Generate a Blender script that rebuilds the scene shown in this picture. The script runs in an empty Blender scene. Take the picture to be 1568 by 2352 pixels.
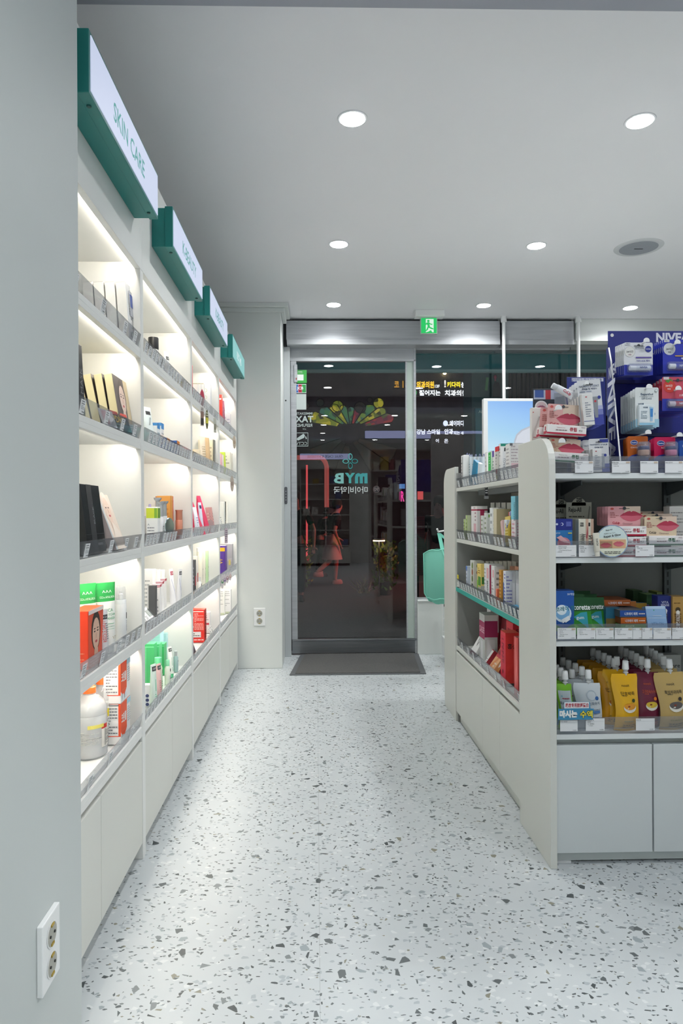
import bpy, math, random
from mathutils import Vector, Matrix
R = math.radians
scene = bpy.context.scene
col = scene.collection
rnd = random.Random(7)

# ------------------------------------------------------------------ camera
FPX, PX0, PY0, EYE = 1568.0, 761.6, 1176.0, 1.1
YAW, ROLL = R(1.3), 0.005
_c, _s = math.cos(ROLL), math.sin(ROLL)
FW = Vector((math.sin(YAW), math.cos(YAW), 0))
RT = Vector((_c*math.cos(YAW), -_c*math.sin(YAW), -_s))
UP = Vector((_s*math.cos(YAW), -_s*math.sin(YAW), _c))
cam_d = bpy.data.cameras.new('camera'); cam = bpy.data.objects.new('camera', cam_d); col.objects.link(cam)
M = Matrix((RT, UP, -FW)).transposed().to_4x4(); M.translation = (0, 0, EYE)
cam.matrix_world = M
cam_d.sensor_fit = 'VERTICAL'; cam_d.sensor_height = 36; cam_d.sensor_width = 24; cam_d.lens = 24
cam_d.shift_x = 22.4/2352; cam_d.clip_start = .02; cam_d.clip_end = 100
scene.camera = cam
# ------------------------------------------------------------------ world (night) and exposure
w = bpy.data.worlds.new('night'); scene.world = w; w.use_nodes = True
w.node_tree.nodes['Background'].inputs[0].default_value = (.05, .07, .12, 1)
w.node_tree.nodes['Background'].inputs[1].default_value = .3
vs = scene.view_settings
vs.view_transform = 'Standard'; vs.look = 'None'; vs.exposure = 0.0; vs.gamma = 1; vs.use_curve_mapping = False
LAMP = 40.0      # downlight lens radiance
DOWN = 5.4        # watts of each downlight
STRIP = 75.0      # shelf led strips
SIGN = 0.78       # lightbox faces

def ray(x, y):
    return FW + RT*((x-PX0)/FPX) + UP*((PY0-y)/FPX)
def onY(x, y, Y):                       # where a sight line meets the plane Y
    d = ray(x, y); t = Y/d.y; return Vector((d.x*t, Y, EYE+d.z*t))
def onX(x, y, X):
    d = ray(x, y); t = X/d.x; return Vector((X, d.y*t, EYE+d.z*t))

# ------------------------------------------------------------------ materials
_m = {}
def lin(v):
    v /= 255.0
    return v/12.92 if v <= .04045 else ((v+.055)/1.055)**2.4
def rgb(c):
    if isinstance(c, str):
        c = c.lstrip('#'); c = c if len(c) == 6 else ''.join(q*2 for q in c); c = tuple(int(c[i:i+2], 16) for i in (0, 2, 4))
    return tuple(lin(v) for v in c)+(1,)
def mat(c, rough=.5, metal=0, emit=0, alpha=1, coat=0, trans=0, name=None):
    k = (str(c), rough, metal, emit, alpha, coat, trans)
    if k in _m: return _m[k]
    m = bpy.data.materials.new(name or 'paint'); m.use_nodes = True
    b = m.node_tree.nodes['Principled BSDF']; I = b.inputs
    I['Base Color'].default_value = rgb(c); I['Roughness'].default_value = rough; I['Metallic'].default_value = metal
    I['Alpha'].default_value = alpha; I['Coat Weight'].default_value = coat; I['Transmission Weight'].default_value = trans
    if emit:
        I['Base Color'].default_value = tuple(v*.12 for v in rgb(c)[:3])+(1,)
        I['Emission Color'].default_value = rgb(c); I['Emission Strength'].default_value = emit
    _m[k] = m; return m
def thin_glass(name, tint, ior=1.6, body=None, bodyfac=0):
    m = bpy.data.materials.new(name); m.use_nodes = True; nt = m.node_tree; nt.nodes.clear()
    N = nt.nodes.new; L = nt.links.new
    out = N('ShaderNodeOutputMaterial'); mx = N('ShaderNodeMixShader'); tr = N('ShaderNodeBsdfTransparent'); gl = N('ShaderNodeBsdfGlossy'); fr = N('ShaderNodeFresnel')
    tr.inputs[0].default_value = tint+(1,); gl.inputs['Roughness'].default_value = .0 if not body else .04; 
    ge = N('ShaderNodeNewGeometry'); mi = N('ShaderNodeMix'); mi.inputs[2].default_value = ior; mi.inputs[3].default_value = 1/ior
    L(ge.outputs['Backfacing'], mi.inputs[0]); L(mi.outputs[0], fr.inputs[0])
    L(fr.outputs[0], mx.inputs[0]); L(gl.outputs[0], mx.inputs[2])
    if body:
        df = N('ShaderNodeBsdfDiffuse'); df.inputs[0].default_value = rgb(body); m2 = N('ShaderNodeMixShader'); m2.inputs[0].default_value = bodyfac
        L(tr.outputs[0], m2.inputs[1]); L(df.outputs[0], m2.inputs[2]); L(m2.outputs[0], mx.inputs[1])
    else: L(tr.outputs[0], mx.inputs[1])
    L(mx.outputs[0], out.inputs[0]); return m
GLASS = thin_glass('window_glass', (.86, .9, .9), 1.8)
ACRYL = thin_glass('clear_acrylic', (.86, .87, .89), 1.45, '#aeb3b8', .16)
CLEAR = thin_glass('clear_plastic', (.93, .94, .95), 1.45, '#e8ebee', .22)
MILKY = thin_glass('milky_plastic', (.93, .94, .95), 1.45, '#eef0f1', .34)
BLIST = thin_glass('blister_plastic', (.9, .92, .96), 1.5, '#dfe4ee', .12)
def wall_paint(name, c, rough=.6, bump=.02):
    m = bpy.data.materials.new(name); m.use_nodes = True; nt = m.node_tree; b = nt.nodes['Principled BSDF']
    N = nt.nodes.new; L = nt.links.new
    tc = N('ShaderNodeTexCoord'); no = N('ShaderNodeTexNoise'); no.inputs['Scale'].default_value = 2.2; no.inputs['Detail'].default_value = 4
    mr = N('ShaderNodeMix'); mr.data_type = 'RGBA'; a = rgb(c)
    mr.inputs[6].default_value = tuple(v*.975 for v in a[:3])+(1,); mr.inputs[7].default_value = a
    L(tc.outputs['Object'], no.inputs['Vector']); L(no.outputs[0], mr.inputs[0]); L(mr.outputs[2], b.inputs['Base Color'])
    n2 = N('ShaderNodeTexNoise'); n2.inputs['Scale'].default_value = 220; bp = N('ShaderNodeBump'); bp.inputs['Strength'].default_value = bump; bp.inputs['Distance'].default_value = .002
    L(tc.outputs['Object'], n2.inputs['Vector']); L(n2.outputs[0], bp.inputs['Height']); L(bp.outputs[0], b.inputs['Normal'])
    b.inputs['Roughness'].default_value = rough; return m
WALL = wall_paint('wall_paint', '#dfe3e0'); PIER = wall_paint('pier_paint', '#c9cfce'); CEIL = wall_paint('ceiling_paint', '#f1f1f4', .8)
BEAM = wall_paint('beam_paint', '#a6a9b2', .8)
LAM = wall_paint('white_laminate', '#e9eae7', .38, .008); LAM2 = wall_paint('cream_laminate', '#dcddd6', .4, .008)
def terrazzo():
    m = bpy.data.materials.new('terrazzo'); m.use_nodes = True; nt = m.node_tree; b = nt.nodes['Principled BSDF']
    N = nt.nodes.new; L = nt.links.new
    tc = N('ShaderNodeTexCoord')
    def math_(op, a, bb=None):
        n = N('ShaderNodeMath'); n.operation = op
        for i, v in enumerate((a, bb)):
            if v is None: continue
            if isinstance(v, (int, float)): n.inputs[i].default_value = v
            else: L(v, n.inputs[i])
        return n.outputs[0]
    cur = None
    bg = N('ShaderNodeTexNoise'); bg.inputs['Scale'].default_value = 9; bg.inputs['Detail'].default_value = 6; L(tc.outputs['Object'], bg.inputs['Vector'])
    mx = N('ShaderNodeMix'); mx.data_type = 'RGBA'; mx.inputs[6].default_value = rgb('#c0c6c9'); mx.inputs[7].default_value = rgb('#cbd0d2'); L(bg.outputs[0], mx.inputs[0])
    cur = mx.outputs[2]
    def chips(scale, sel, edge, off, ramp, stretch=(1, 1)):
        nonlocal cur
        mp = N('ShaderNodeMapping'); mp.inputs['Location'].default_value = off; mp.inputs['Scale'].default_value = (stretch[0], stretch[1], 1); mp.inputs['Rotation'].default_value = (0, 0, off[2])
        L(tc.outputs['Object'], mp.inputs[0])
        outs = []
        vo = N('ShaderNodeTexVoronoi'); vo.voronoi_dimensions = '2D'; vo.inputs['Scale'].default_value = scale; L(mp.outputs[0], vo.inputs['Vector'])
        ve = N('ShaderNodeTexVoronoi'); ve.voronoi_dimensions = '2D'; ve.feature = 'DISTANCE_TO_EDGE'; ve.inputs['Scale'].default_value = scale; L(mp.outputs[0], ve.inputs['Vector'])
        sp = N('ShaderNodeSeparateColor'); L(vo.outputs['Color'], sp.inputs[0])
        a = math_('GREATER_THAN', sp.outputs[0], 1-sel); th = math_('ADD', math_('MULTIPLY', sp.outputs[1], edge), .03)
        c = math_('GREATER_THAN', ve.outputs['Distance'], th); f = math_('MULTIPLY', a, c)
        rp = N('ShaderNodeValToRGB'); rp.color_ramp.interpolation = 'CONSTANT'; el = rp.color_ramp.elements
        while len(el) < len(ramp): el.new(.5)
        for i, (p, cc) in enumerate(ramp): el[i].position = p; el[i].color = rgb(cc)
        L(sp.outputs[2], rp.inputs[0])
        k = N('ShaderNodeMix'); k.data_type = 'RGBA'; L(f, k.inputs[0]); L(cur, k.inputs[6]); L(rp.outputs[0], k.inputs[7]); cur = k.outputs[2]
    light = [(0, '#d4d8d9'), (.5, '#adb5ba')]
    dark = [(0, '#5f6567'), (.35, '#7f8688'), (.6, '#4c5254'), (.78, '#9aa3a8'), (.93, '#8b8a7c')]
    chips(70, .11, .2, (3.1, 7.7, .7), light, (1, 1.5))
    chips(120, .05, .2, (1.3, 2.9, 1.9), dark, (1, 1.9))
    chips(85, .042, .22, (9.3, 4.4, .3), dark, (1, 1.7))
    chips(85, .03, .22, (5.3, 1.4, -.6), dark, (1.8, 1))
    chips(46, .026, .2, (.3, 5.1, 1.2), dark, (1, 1.35))
    chips(44, .012, .22, (2.3, 8.1, 2.6), dark, (1.2, 1))
    # hairline seam between the sheets, along the aisle
    sx = N('ShaderNodeSeparateXYZ'); L(tc.outputs['Object'], sx.inputs[0])
    ab = math_('ABSOLUTE', math_('SUBTRACT', sx.outputs[0], .003)); ln = math_('LESS_THAN', ab, .0008)
    k = N('ShaderNodeMix'); k.data_type = 'RGBA'; L(math_('MULTIPLY', ln, .45), k.inputs[0]); L(cur, k.inputs[6]); k.inputs[7].default_value = rgb('#8d9294')
    L(k.outputs[2], b.inputs['Base Color']); b.inputs['Roughness'].default_value = .32; b.inputs['Specular IOR Level'].default_value = .35
    return m
FLOOR = terrazzo()
def noisy(name, c1, c2, scale, rough=.9, bump=0, metal=0, stretch=(1, 1, 1)):
    m = bpy.data.materials.new(name); m.use_nodes = True; nt = m.node_tree; b = nt.nodes['Principled BSDF']
    N = nt.nodes.new; L = nt.links.new
    tc = N('ShaderNodeTexCoord'); mp = N('ShaderNodeMapping'); mp.inputs['Scale'].default_value = stretch
    no = N('ShaderNodeTexNoise'); no.inputs['Scale'].default_value = scale; no.inputs['Detail'].default_value = 5
    rp = N('ShaderNodeValToRGB'); rp.color_ramp.elements[0].position = .35; rp.color_ramp.elements[1].position = .65
    rp.color_ramp.elements[0].color = rgb(c1); rp.color_ramp.elements[1].color = rgb(c2)
    L(tc.outputs['Object'], mp.inputs[0]); L(mp.outputs[0], no.inputs['Vector']); L(no.outputs[0], rp.inputs[0]); L(rp.outputs[0], b.inputs['Base Color'])
    b.inputs['Roughness'].default_value = rough; b.inputs['Metallic'].default_value = metal
    if bump:
        bp = N('ShaderNodeBump'); bp.inputs['Strength'].default_value = bump; bp.inputs['Distance'].default_value = .004; L(no.outputs[0], bp.inputs['Height']); L(bp.outputs[0], b.inputs['Normal'])
    return m
ALU = noisy('brushed_aluminium', '#b2b5b9', '#bfc2c5', 60, .55, 0, .45, (.05, 1, 1))
STEEL = noisy('brushed_steel', '#83868a', '#8e9094', 80, .28, 0, .9, (.05, 1, 1))
CARPET = noisy('mat_carpet', '#4b4b4a', '#60605f', 260, .95, .6)
ASPH = noisy('asphalt', '#3c3a3a', '#4a4847', 30, .95)
RUBBER = mat('#5a5d60', .6); PLASTIC = mat('#eceeee', .35); DARK = mat('#1c1e20', .5); TEAL = mat('#1f7f7a', .42)
WHITE = mat('#f2f2f0', .45); INK = mat('#55585c', .6); TAGW = mat('#e6e8ea', .5)

# ------------------------------------------------------------------ mesh helpers
class MB:
    def __init__(s): s.v = []; s.f = []; s.m = []; s.ms = []
    def mi(s, m):
        if m not in s.ms: s.ms.append(m)
        return s.ms.index(m)
    def face(s, idx, m): s.f.append(idx); s.m.append(s.mi(m))
    def add(s, vs, fs, m, T=None):
        o = len(s.v)
        s.v += [(T @ Vector(p))[:] if T else tuple(p) for p in vs]
        k = s.mi(m)
        for f in fs: s.f.append([i+o for i in f]); s.m.append(k)
        return s
    def box(s, x0, x1, y0, y1, z0, z1, m, T=None):
        return s.add([(x0, y0, z0), (x1, y0, z0), (x1, y1, z0), (x0, y1, z0), (x0, y0, z1), (x1, y0, z1), (x1, y1, z1), (x0, y1, z1)],
                     [(0, 3, 2, 1), (4, 5, 6, 7), (0, 1, 5, 4), (1, 2, 6, 5), (2, 3, 7, 6), (3, 0, 4, 7)], m, T)
    def prism(s, pts, h, m, T=None):     # outline in xy, extruded to z=h
        n = len(pts); v = [(x, y, 0) for x, y in pts]+[(x, y, h) for x, y in pts]
        f = [tuple(range(n))[::-1], tuple(range(n, 2*n))]+[(i, (i+1) % n, n+(i+1) % n, n+i) for i in range(n)]
        return s.add(v, f, m, T)
    def lathe(s, prof, m, n=20, T=None, sx=1, sy=1):
        v = []; f = []
        for r, z in prof:
            for i in range(n):
                a = 2*math.pi*i/n; v.append((r*math.cos(a)*sx, r*math.sin(a)*sy, z))
        for j in range(len(prof)-1):
            for i in range(n):
                f.append((j*n+i, j*n+(i+1) % n, (j+1)*n+(i+1) % n, (j+1)*n+i))
        f.append(tuple(range(n))[::-1]); f.append(tuple(range((len(prof)-1)*n, len(prof)*n)))
        return s.add(v, f, m, T)
    def tube(s, path, r, m, n=8):
        P = [Vector(p) for p in path]; v = []; f = []
        for i, p in enumerate(P):
            t = (P[min(i+1, len(P)-1)]-P[max(i-1, 0)]).normalized()
            a = t.orthogonal().normalized() if i == 0 else (pa - t*pa.dot(t)).normalized()
            pa = a; b = t.cross(a); rr = r[i] if isinstance(r, (list, tuple)) else r
            for k in range(n):
                q = 2*math.pi*k/n; v.append((p+(a*math.cos(q)+b*math.sin(q))*rr)[:])
        for i in range(len(P)-1):
            for k in range(n): f.append((i*n+k, i*n+(k+1) % n, (i+1)*n+(k+1) % n, (i+1)*n+k))
        f.append(tuple(range(n))[::-1]); f.append(tuple(range((len(P)-1)*n, len(P)*n)))
        return s.add(v, f, m)
    def build(s, name, parent=None, loc=None, rot=None, bevel=0, smooth=False):
        me = bpy.data.meshes.new(name); me.from_pydata(s.v, [], s.f)
        for m in s.ms: me.materials.append(m)
        me.polygons.foreach_set('material_index', s.m)
        if smooth:
            me.polygons.foreach_set('use_smooth', [True]*len(me.polygons))
            try: me.set_sharp_from_angle(angle=R(40))
            except Exception: pass
        me.update()
        o = bpy.data.objects.new(name, me); col.objects.link(o)
        if parent: o.parent = parent
        if loc is not None: o.location = loc
        if rot is not None: o.rotation_euler = rot
        if bevel:
            b = o.modifiers.new('bevel', 'BEVEL'); b.width = bevel; b.segments = 2; b.limit_method = 'ANGLE'; b.angle_limit = R(50)
        return o
def empty(name, loc=(0, 0, 0), rot=(0, 0, 0)):
    o = bpy.data.objects.new(name, None); col.objects.link(o); o.location = loc; o.rotation_euler = rot; o.empty_display_size = .02; return o
def tag(o, label=None, cat=None, group=None, kind=None):
    if label: o['label'] = label
    if cat: o['category'] = cat
    if group: o['group'] = group
    if kind: o['kind'] = kind
    return o
def copy_tree(o, parent=None):
    c = o.copy(); col.objects.link(c); c.parent = parent
    for ch in list(o.children): copy_tree(ch, c)
    return c
def struct(name, mb, **k):
    o = mb.build(name, **k); o['kind'] = 'structure'; return o
def bx(name, x0, x1, y0, y1, z0, z1, m, parent=None, bevel=0):
    return MB().box(x0, x1, y0, y1, z0, z1, m).build(name, parent, bevel=bevel)

# ------------------------------------------------------------------ printing on surfaces
_t = {}
def glyphs(t, bold=0):
    if (t, bold) not in _t:
        c = bpy.data.curves.new('w', 'FONT'); c.body = t; c.resolution_u = 2; c.offset = bold; c.align_x = 'CENTER'; c.align_y = 'CENTER'
        o = bpy.data.objects.new('w', c)
        me = bpy.data.meshes.new_from_object(o)
        v = [(p.co.x, p.co.y) for p in me.vertices]; f = [tuple(p.vertices) for p in me.polygons]
        bpy.data.objects.remove(o); bpy.data.curves.remove(c); bpy.data.meshes.remove(me)
        x0 = min([p[0] for p in v] or [0]); x1 = max([p[0] for p in v] or [1]); y0 = min([p[1] for p in v] or [0]); y1 = max([p[1] for p in v] or [1])
        v = [(x-(x0+x1)/2, y-(y0+y1)/2) for x, y in v]
        _t[(t, bold)] = (v, f, max(x1-x0, 1e-4), max(y1-y0, 1e-4))
    return _t[(t, bold)]
LIPU = [(-1, 0), (-.7, .28), (-.35, .5), (-.12, .56), (0, .44), (.12, .56), (.35, .5), (.7, .28), (1, 0), (.5, .04), (0, -.02), (-.5, .04)]
LIPL = [(-1, 0), (-.5, .04), (0, -.02), (.5, .04), (1, 0), (.7, -.36), (.35, -.56), (0, -.62), (-.35, -.56), (-.7, -.36)]
def draw(mb, items, W_, H_, fn, flip=False):
    """items are drawn on a W_ x H_ metre surface; fn(u, v, lift) gives the point of surface coordinates in metres."""
    for k, it in enumerate(items):
        kind = it[0]; lift = .0004+.00022*k
        def P(x, y): return fn(x, y, lift)[:]
        if kind == 'r':
            x0, y0, x1, y1, c = it[1:6]; m = c if not isinstance(c, (str, tuple)) else mat(c, .5)
            n = 6; vs = [P(W_*(x0+(x1-x0)*i/n), H_*(y0+(y1-y0)*j/n)) for j in range(n+1) for i in range(n+1)]
            mb.add(vs, [(j*7+i, j*7+i+1, j*7+i+8, j*7+i+7) for j in range(n) for i in range(n)], m)
        elif kind == 'p':
            pts, c = it[1], it[2]; mb.add([P(W_*x, H_*y) for x, y in pts], [tuple(range(len(pts)))], mat(c, .5))
        elif kind == 'c':       # disc: cx cy (fractions), radius in metres*W
            cx, cy, r, c = it[1:5]; ry = it[5] if len(it) > 5 else r
            mb.add([P(W_*cx+W_*r*math.cos(a*math.pi/9), H_*cy+W_*ry*math.sin(a*math.pi/9)) for a in range(18)], [tuple(range(18))], mat(c, .5))
        elif kind == 't':       # text, cx, cy, height as fraction of H_, colour, [rot deg], [bold], [max width fraction]
            t, cx, cy, hh, c = it[1:6]; rot = it[6] if len(it) > 6 else 0; bold = it[7] if len(it) > 7 else 0; mw = it[8] if len(it) > 8 else .92
            v, f, gw, gh = glyphs(t, bold); s_ = hh*H_/gh; lim = mw*(H_ if rot % 180 else W_)
            sx = min(s_, lim/gw) if len(it) < 10 else lim/gw; ca, sa = math.cos(R(rot)), math.sin(R(rot))
            mb.add([P(W_*cx+(x*sx*ca-y*s_*sa), H_*cy+(x*sx*sa+y*s_*ca)) for x, y in v], f, mat(c, .5) if isinstance(c, (str, tuple)) else c)
        elif kind == 'l':       # rows of small print
            x0, y0, x1, y1, n, c = it[1:7]; rr = random.Random(n*13+int(x0*100))
            for j in range(n):
                yy = y1-(y1-y0)*(j+.5)/n; h2 = (y1-y0)/n*.2; x = x0
                while x < x1-.02:
                    xe = min(x1, x+(x1-x0)*rr.uniform(.1, .3))
                    mb.add([P(W_*x, H_*(yy-h2)), P(W_*xe, H_*(yy-h2)), P(W_*xe, H_*(yy+h2)), P(W_*x, H_*(yy+h2))], [(0, 1, 2, 3)], mat(c, .6))
                    x = xe+(x1-x0)*.04
                    if rr.random() < .12: break
        elif kind == 'lips':
            cx, cy, s1, c1, c2 = it[1:6]
            for pts, c in ((LIPU, c1), (LIPL, c2)):
                mb.add([P(W_*(cx+x*s1), H_*cy+y*s1*W_*.75) for x, y in pts], [tuple(range(len(pts)))], mat(c, .45))
        elif kind == 'face':    # a plain portrait: hair, neck, face, features
            cx, cy, s1 = it[1:4]; hair = it[4] if len(it) > 4 else '#2b211f'; skin = it[5] if len(it) > 5 else '#d8b6a2'
            def el(x, y, a, b, c, d=0):
                mb.add([fn(W_*cx+s1*W_*(x+a*math.cos(q*math.pi/8)), H_*cy+s1*W_*(y+b*math.sin(q*math.pi/8)), lift+d)[:] for q in range(16)], [tuple(range(16))], mat(c, .5))
            el(0, .12, .62, .85, hair); el(0, -.9, .26, .5, skin, .0001); el(0, 0, .48, .68, skin, .0002)
            for sx in (-.2, .2):
                el(sx, .1, .11, .035, '#40302c', .0003); el(sx, .22, .13, .025, hair, .0003)
            el(0, -.1, .05, .13, '#c79c88', .0003); el(0, -.34, .15, .06, '#b5474f', .0003)
def boxmap(w, d, h, face):
    if face == 'F': return w, h, lambda u, v, l: Vector((-w/2+u, -d/2-l, v))
    if face == 'L': return d, h, lambda u, v, l: Vector((-w/2-l, d/2-u, v))
    if face == 'R': return d, h, lambda u, v, l: Vector((w/2+l, -d/2+u, v))
    if face == 'T': return w, d, lambda u, v, l: Vector((-w/2+u, -d/2+v, h+l))
    if face == 'B': return w, h, lambda u, v, l: Vector((w/2-u, d/2+l, v))
def cylmap(r, h, z0=0, sx=1, sy=1):      # front half of a cylinder
    return math.pi*r, h, lambda u, v, l: Vector(((r+l)*sx*math.sin((u/(math.pi*r)-.5)*math.pi), -(r+l)*sy*math.cos((u/(math.pi*r)-.5)*math.pi), z0+v))

# ------------------------------------------------------------------ products (base centre at the origin, front towards -y)
def carton(name, w, d, h, c, deco=None, rough=.4, flap=True, bevel=.0012):
    mb = MB().box(-w/2, w/2, -d/2, d/2, 0, h, mat(c, rough))
    o = mb.build(name, bevel=bevel)
    if deco:
        pb = MB()
        for face, items in deco.items():
            W_, H_, fn = boxmap(w, d, h, face); draw(pb, items, W_, H_, fn)
        pb.build('printed_label', o)
    return o
def bottle(name, prof, c, cap, capc, deco=None, n=22, sx=1, sy=1, rough=.3, body=None, rlab=None, zlab=(0, .05), capname='cap'):
    o = MB().lathe(prof, body or mat(c, rough), n, sx=sx, sy=sy).build(name, smooth=True)
    if cap: MB().lathe(cap, mat(capc, .35), n).build(capname, o, smooth=True)
    if deco:
        pb = MB(); W_, H_, fn = cylmap(rlab*1.004, zlab[1]-zlab[0], zlab[0], sx, sy); draw(pb, deco, W_, H_, fn); pb.build('printed_label', o)
    return o
def squeeze_tube(name, r, h, c, capc, deco=None, caph=.02, top=None, topc=None, rough=.35):
    n = 20; rings = []
    body = h-caph
    for j in range(11):
        t = j/10; z = caph+body*t; rx = r*(1+.18*t); ry = r*(1-t**1.4)+.0012
        rings.append([(rx*math.cos(2*math.pi*i/n), ry*math.sin(2*math.pi*i/n), z) for i in range(n)])
    mb = MB()
    for j in range(10):
        cc = topc if (topc and j/10 >= 1-top) else c
        mb.add(rings[j]+rings[j+1], [(i, (i+1) % n, n+(i+1) % n, n+i) for i in range(n)], mat(cc, rough))
    mb.add(rings[0], [tuple(range(n))[::-1]], mat(c, rough)); mb.add(rings[-1], [tuple(range(n))], mat(topc or c, rough))
    o = mb.build(name, smooth=True)
    MB().lathe([(r*.8, 0), (r*.86, .001), (r*.9, caph-.001), (r*.84, caph)], mat(capc, .35), n).build('cap', o, smooth=True)
    if deco:
        def fn(u, v, l):
            t = v/body; a = (u/(2*r)-.5)*2.0; rx = r*(1+.18*t); ry = r*(1-t**1.4)+.0012
            return Vector(((rx+l)*math.sin(a), -(ry+l+.0004)*math.cos(a), caph+v))
        pb = MB(); draw(pb, deco, 2*r, body, fn); pb.build('printed_label', o)
    return o
def pouch(name, w, h, d, c, deco, capc='#f1f2f2', spx=.0, wav=0):
    nu, nv = 12, 14
    def th(u, v): return d/2*max(0, 1-abs(u)**2.6)*max(0, (1-v)**.55)*(1-.5*max(0, .12-v)/.12)+.0008
    def xw(v): return w/2*(1-.10*math.sin(math.pi*min(1, v*1.1)))*(1 if v < .94 else 1-.06*((v-.94)/.06)**2)
    def sf(u, v, s): return Vector((u*xw(v)+wav*.006*math.sin(v*5), s*th(u, v)+wav*.004*math.sin(v*4+u), h*v-.004*(1-abs(u))*(1-v)))
    mb = MB(); vs = []
    for s in (-1, 1):
        for j in range(nv+1):
            for i in range(nu+1): vs.append(sf(-1+2*i/nu, j/nv, s)[:])
    K = (nu+1)*(nv+1); fs = []
    for j in range(nv):
        for i in range(nu):
            a = j*(nu+1)+i; fs.append((a, a+1, a+nu+2, a+nu+1)); fs.append((K+a, K+a+nu+1, K+a+nu+2, K+a+1))
    for j in range(nv):
        for a in (j*(nu+1), j*(nu+1)+nu):
            f = (a, a+nu+1, K+a+nu+1, K+a); fs.append(f if a % (nu+1) == 0 else f[::-1])
    for i in range(nu):
        fs.append((i, K+i, K+i+1, i+1)); b = nv*(nu+1)+i; fs.append((b, b+1, K+b+1, K+b))
    mb.add(vs, fs, mat(c, .32, coat=.2)); o = mb.build(name, smooth=True)
    T = Matrix.Translation((spx*w, 0, h-.006))
    MB().lathe([(.0055, 0), (.0055, .008), (.0085, .009), (.0085, .011), (.0055, .012), (.0055, .016), (.008, .0165), (.008, .0185), (.0055, .019), (.0055, .03)], mat('#d9dcdc', .3, alpha=.85), 14, T).build('spout', o, smooth=True)
    MB().lathe([(.0098, .02), (.0103, .021), (.0088, .045), (.0078, .047)], mat(capc, .35), 16, T).build('cap', o, smooth=True)
    def fn(u, v, l):
        vv = v/h; uu = (u/w-.5)*2; p = sf(max(-1, min(1, uu)), vv, -1); p.y -= l+.0004; return p
    pb = MB(); draw(pb, deco, w, h, fn); pb.build('printed_label', o)
    return o
def card(name, w, h, c, deco, hook=True, box=None, blister=None, r=.005, tilt=0):
    """hanging card with punched slot; box: (w,h,d,z,colour,deco) carton glued low on it; blister: builder"""
    pts = []
    for cx, cz, a0 in ((w/2-r, r, -90), (w/2-r, h-r, 0), (-w/2+r, h-r, 90), (-w/2+r, r, 180)):
        for k in range(4): a = R(a0+30*k); pts.append((cx+r*math.cos(a), cz+r*math.sin(a)))
    T = Matrix(((1, 0, 0, 0), (0, 0, -1, 0), (0, 1, 0, 0), (0, 0, 0, 1)))
    o = MB().prism(pts, .0008, mat(c, .4), T).build(name)
    pb = MB(); W_, H_, fn = w, h, lambda u, v, l: Vector((-w/2+u, -.0008-l, v)); draw(pb, deco, W_, H_, fn)
    if hook: draw(pb, [('r', .34, .885, .66, .905, '#3c3f44'), ('c', .5, .905, .05, '#3c3f44')], W_, H_, lambda u, v, l: fn(u, v, l+.002))
    pb.build('printed_label', o)
    if box:
        bw, bh, bd, bz, bc, bdeco = box
        b = carton('carton', bw, bd, bh, bc, bdeco); b.parent = o; b.location = (0, -bd/2-.001, bz)
    if blister: blister(o)
    return o
def price_tag_mesh():
    mb = MB().box(-.0155, .0155, -.0004, .0004, 0, .034, TAGW)
    draw(mb, [('l', .1, .62, .8, .95, 2, '#6a6e73'), ('l', .1, .3, .9, .6, 3, '#85898e'), ('l', .4, .06, .9, .22, 1, '#54585d')], .031, .034, lambda u, v, l: Vector((-.0155+u, -.0006-l, v)))
    me = mb.build('price_tag').data; bpy.data.objects.remove(bpy.data.objects['price_tag']); return me
# ================================================================== THE ROOM
ZC = 2.565
struct('floor', MB().box(-1.0, 3.4, -4.0, 5.42, -.05, 0, FLOOR))
struct('ceiling', MB().box(-1.0, 3.4, -4.0, 5.36, ZC, ZC+.08, CEIL))
struct('trim_1', MB().box(-.93, 3.2, 1.45, 1.893, 2.50, ZC, BEAM))
struct('wall_left', MB().box(-1.05, -.93, 1.33, 5.42, 0, ZC, WALL))
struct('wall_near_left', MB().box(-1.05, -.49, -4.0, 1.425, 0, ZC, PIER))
struct('wall_right', MB().box(3.2, 3.3, -4.0, 5.42, 0, ZC, WALL))
struct('wall_rear', MB().box(-.49, 3.2, -4.1, -4.0, 0, ZC, WALL))
struct('wall_corner', MB().box(-.93, -.243, 4.815, 5.42, 0, ZC, WALL), bevel=.004)
m = MB().box(-.93, -.215, 4.79, 4.815, 2.505, 2.535, WALL).box(-.93, -.19, 4.765, 4.815, 2.535, ZC, WALL)
m.box(-.243, -.215, 4.815, 5.1, 2.505, 2.535, WALL).box(-.243, -.19, 4.815, 5.1, 2.535, ZC, WALL); struct('trim_2', m, bevel=.004)
struct('wall_sill', MB().box(.775, 3.2, 5.24, 5.42, 0, .408, WALL).box(.775, 3.2, 5.225, 5.42, .408, .418, WALL), bevel=.003)
struct('wall_lintel', MB().box(1.985, 3.2, 5.16, 5.42, 2.395, ZC, WALL), bevel=.003)
# operator box above the sliding door, in two lengths
struct('trim_3', MB().box(-.22, 1.40, 5.15, 5.42, 2.40, 2.545, ALU).box(-.215, 1.40, 5.14, 5.42, 2.362, 2.40, ALU).box(-.24, 1.4, 5.2, 5.42, 2.545, ZC, DARK).box(-.243, -.22, 5.17, 5.42, 2.36, ZC, DARK), bevel=.002)
struct('trim_4', MB().box(1.425, 1.965, 5.15, 5.42, 2.40, 2.545, ALU).box(1.425, 1.965, 5.14, 5.42, 2.362, 2.40, ALU).box(1.425, 1.965, 5.2, 5.42, 2.545, ZC, DARK), bevel=.002)
struct('trim_5', MB().box(-.243, -.195, 5.20, 5.30, 0, 2.36, mat('#bfc4c6', .45, .15)), bevel=.003)
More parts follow.
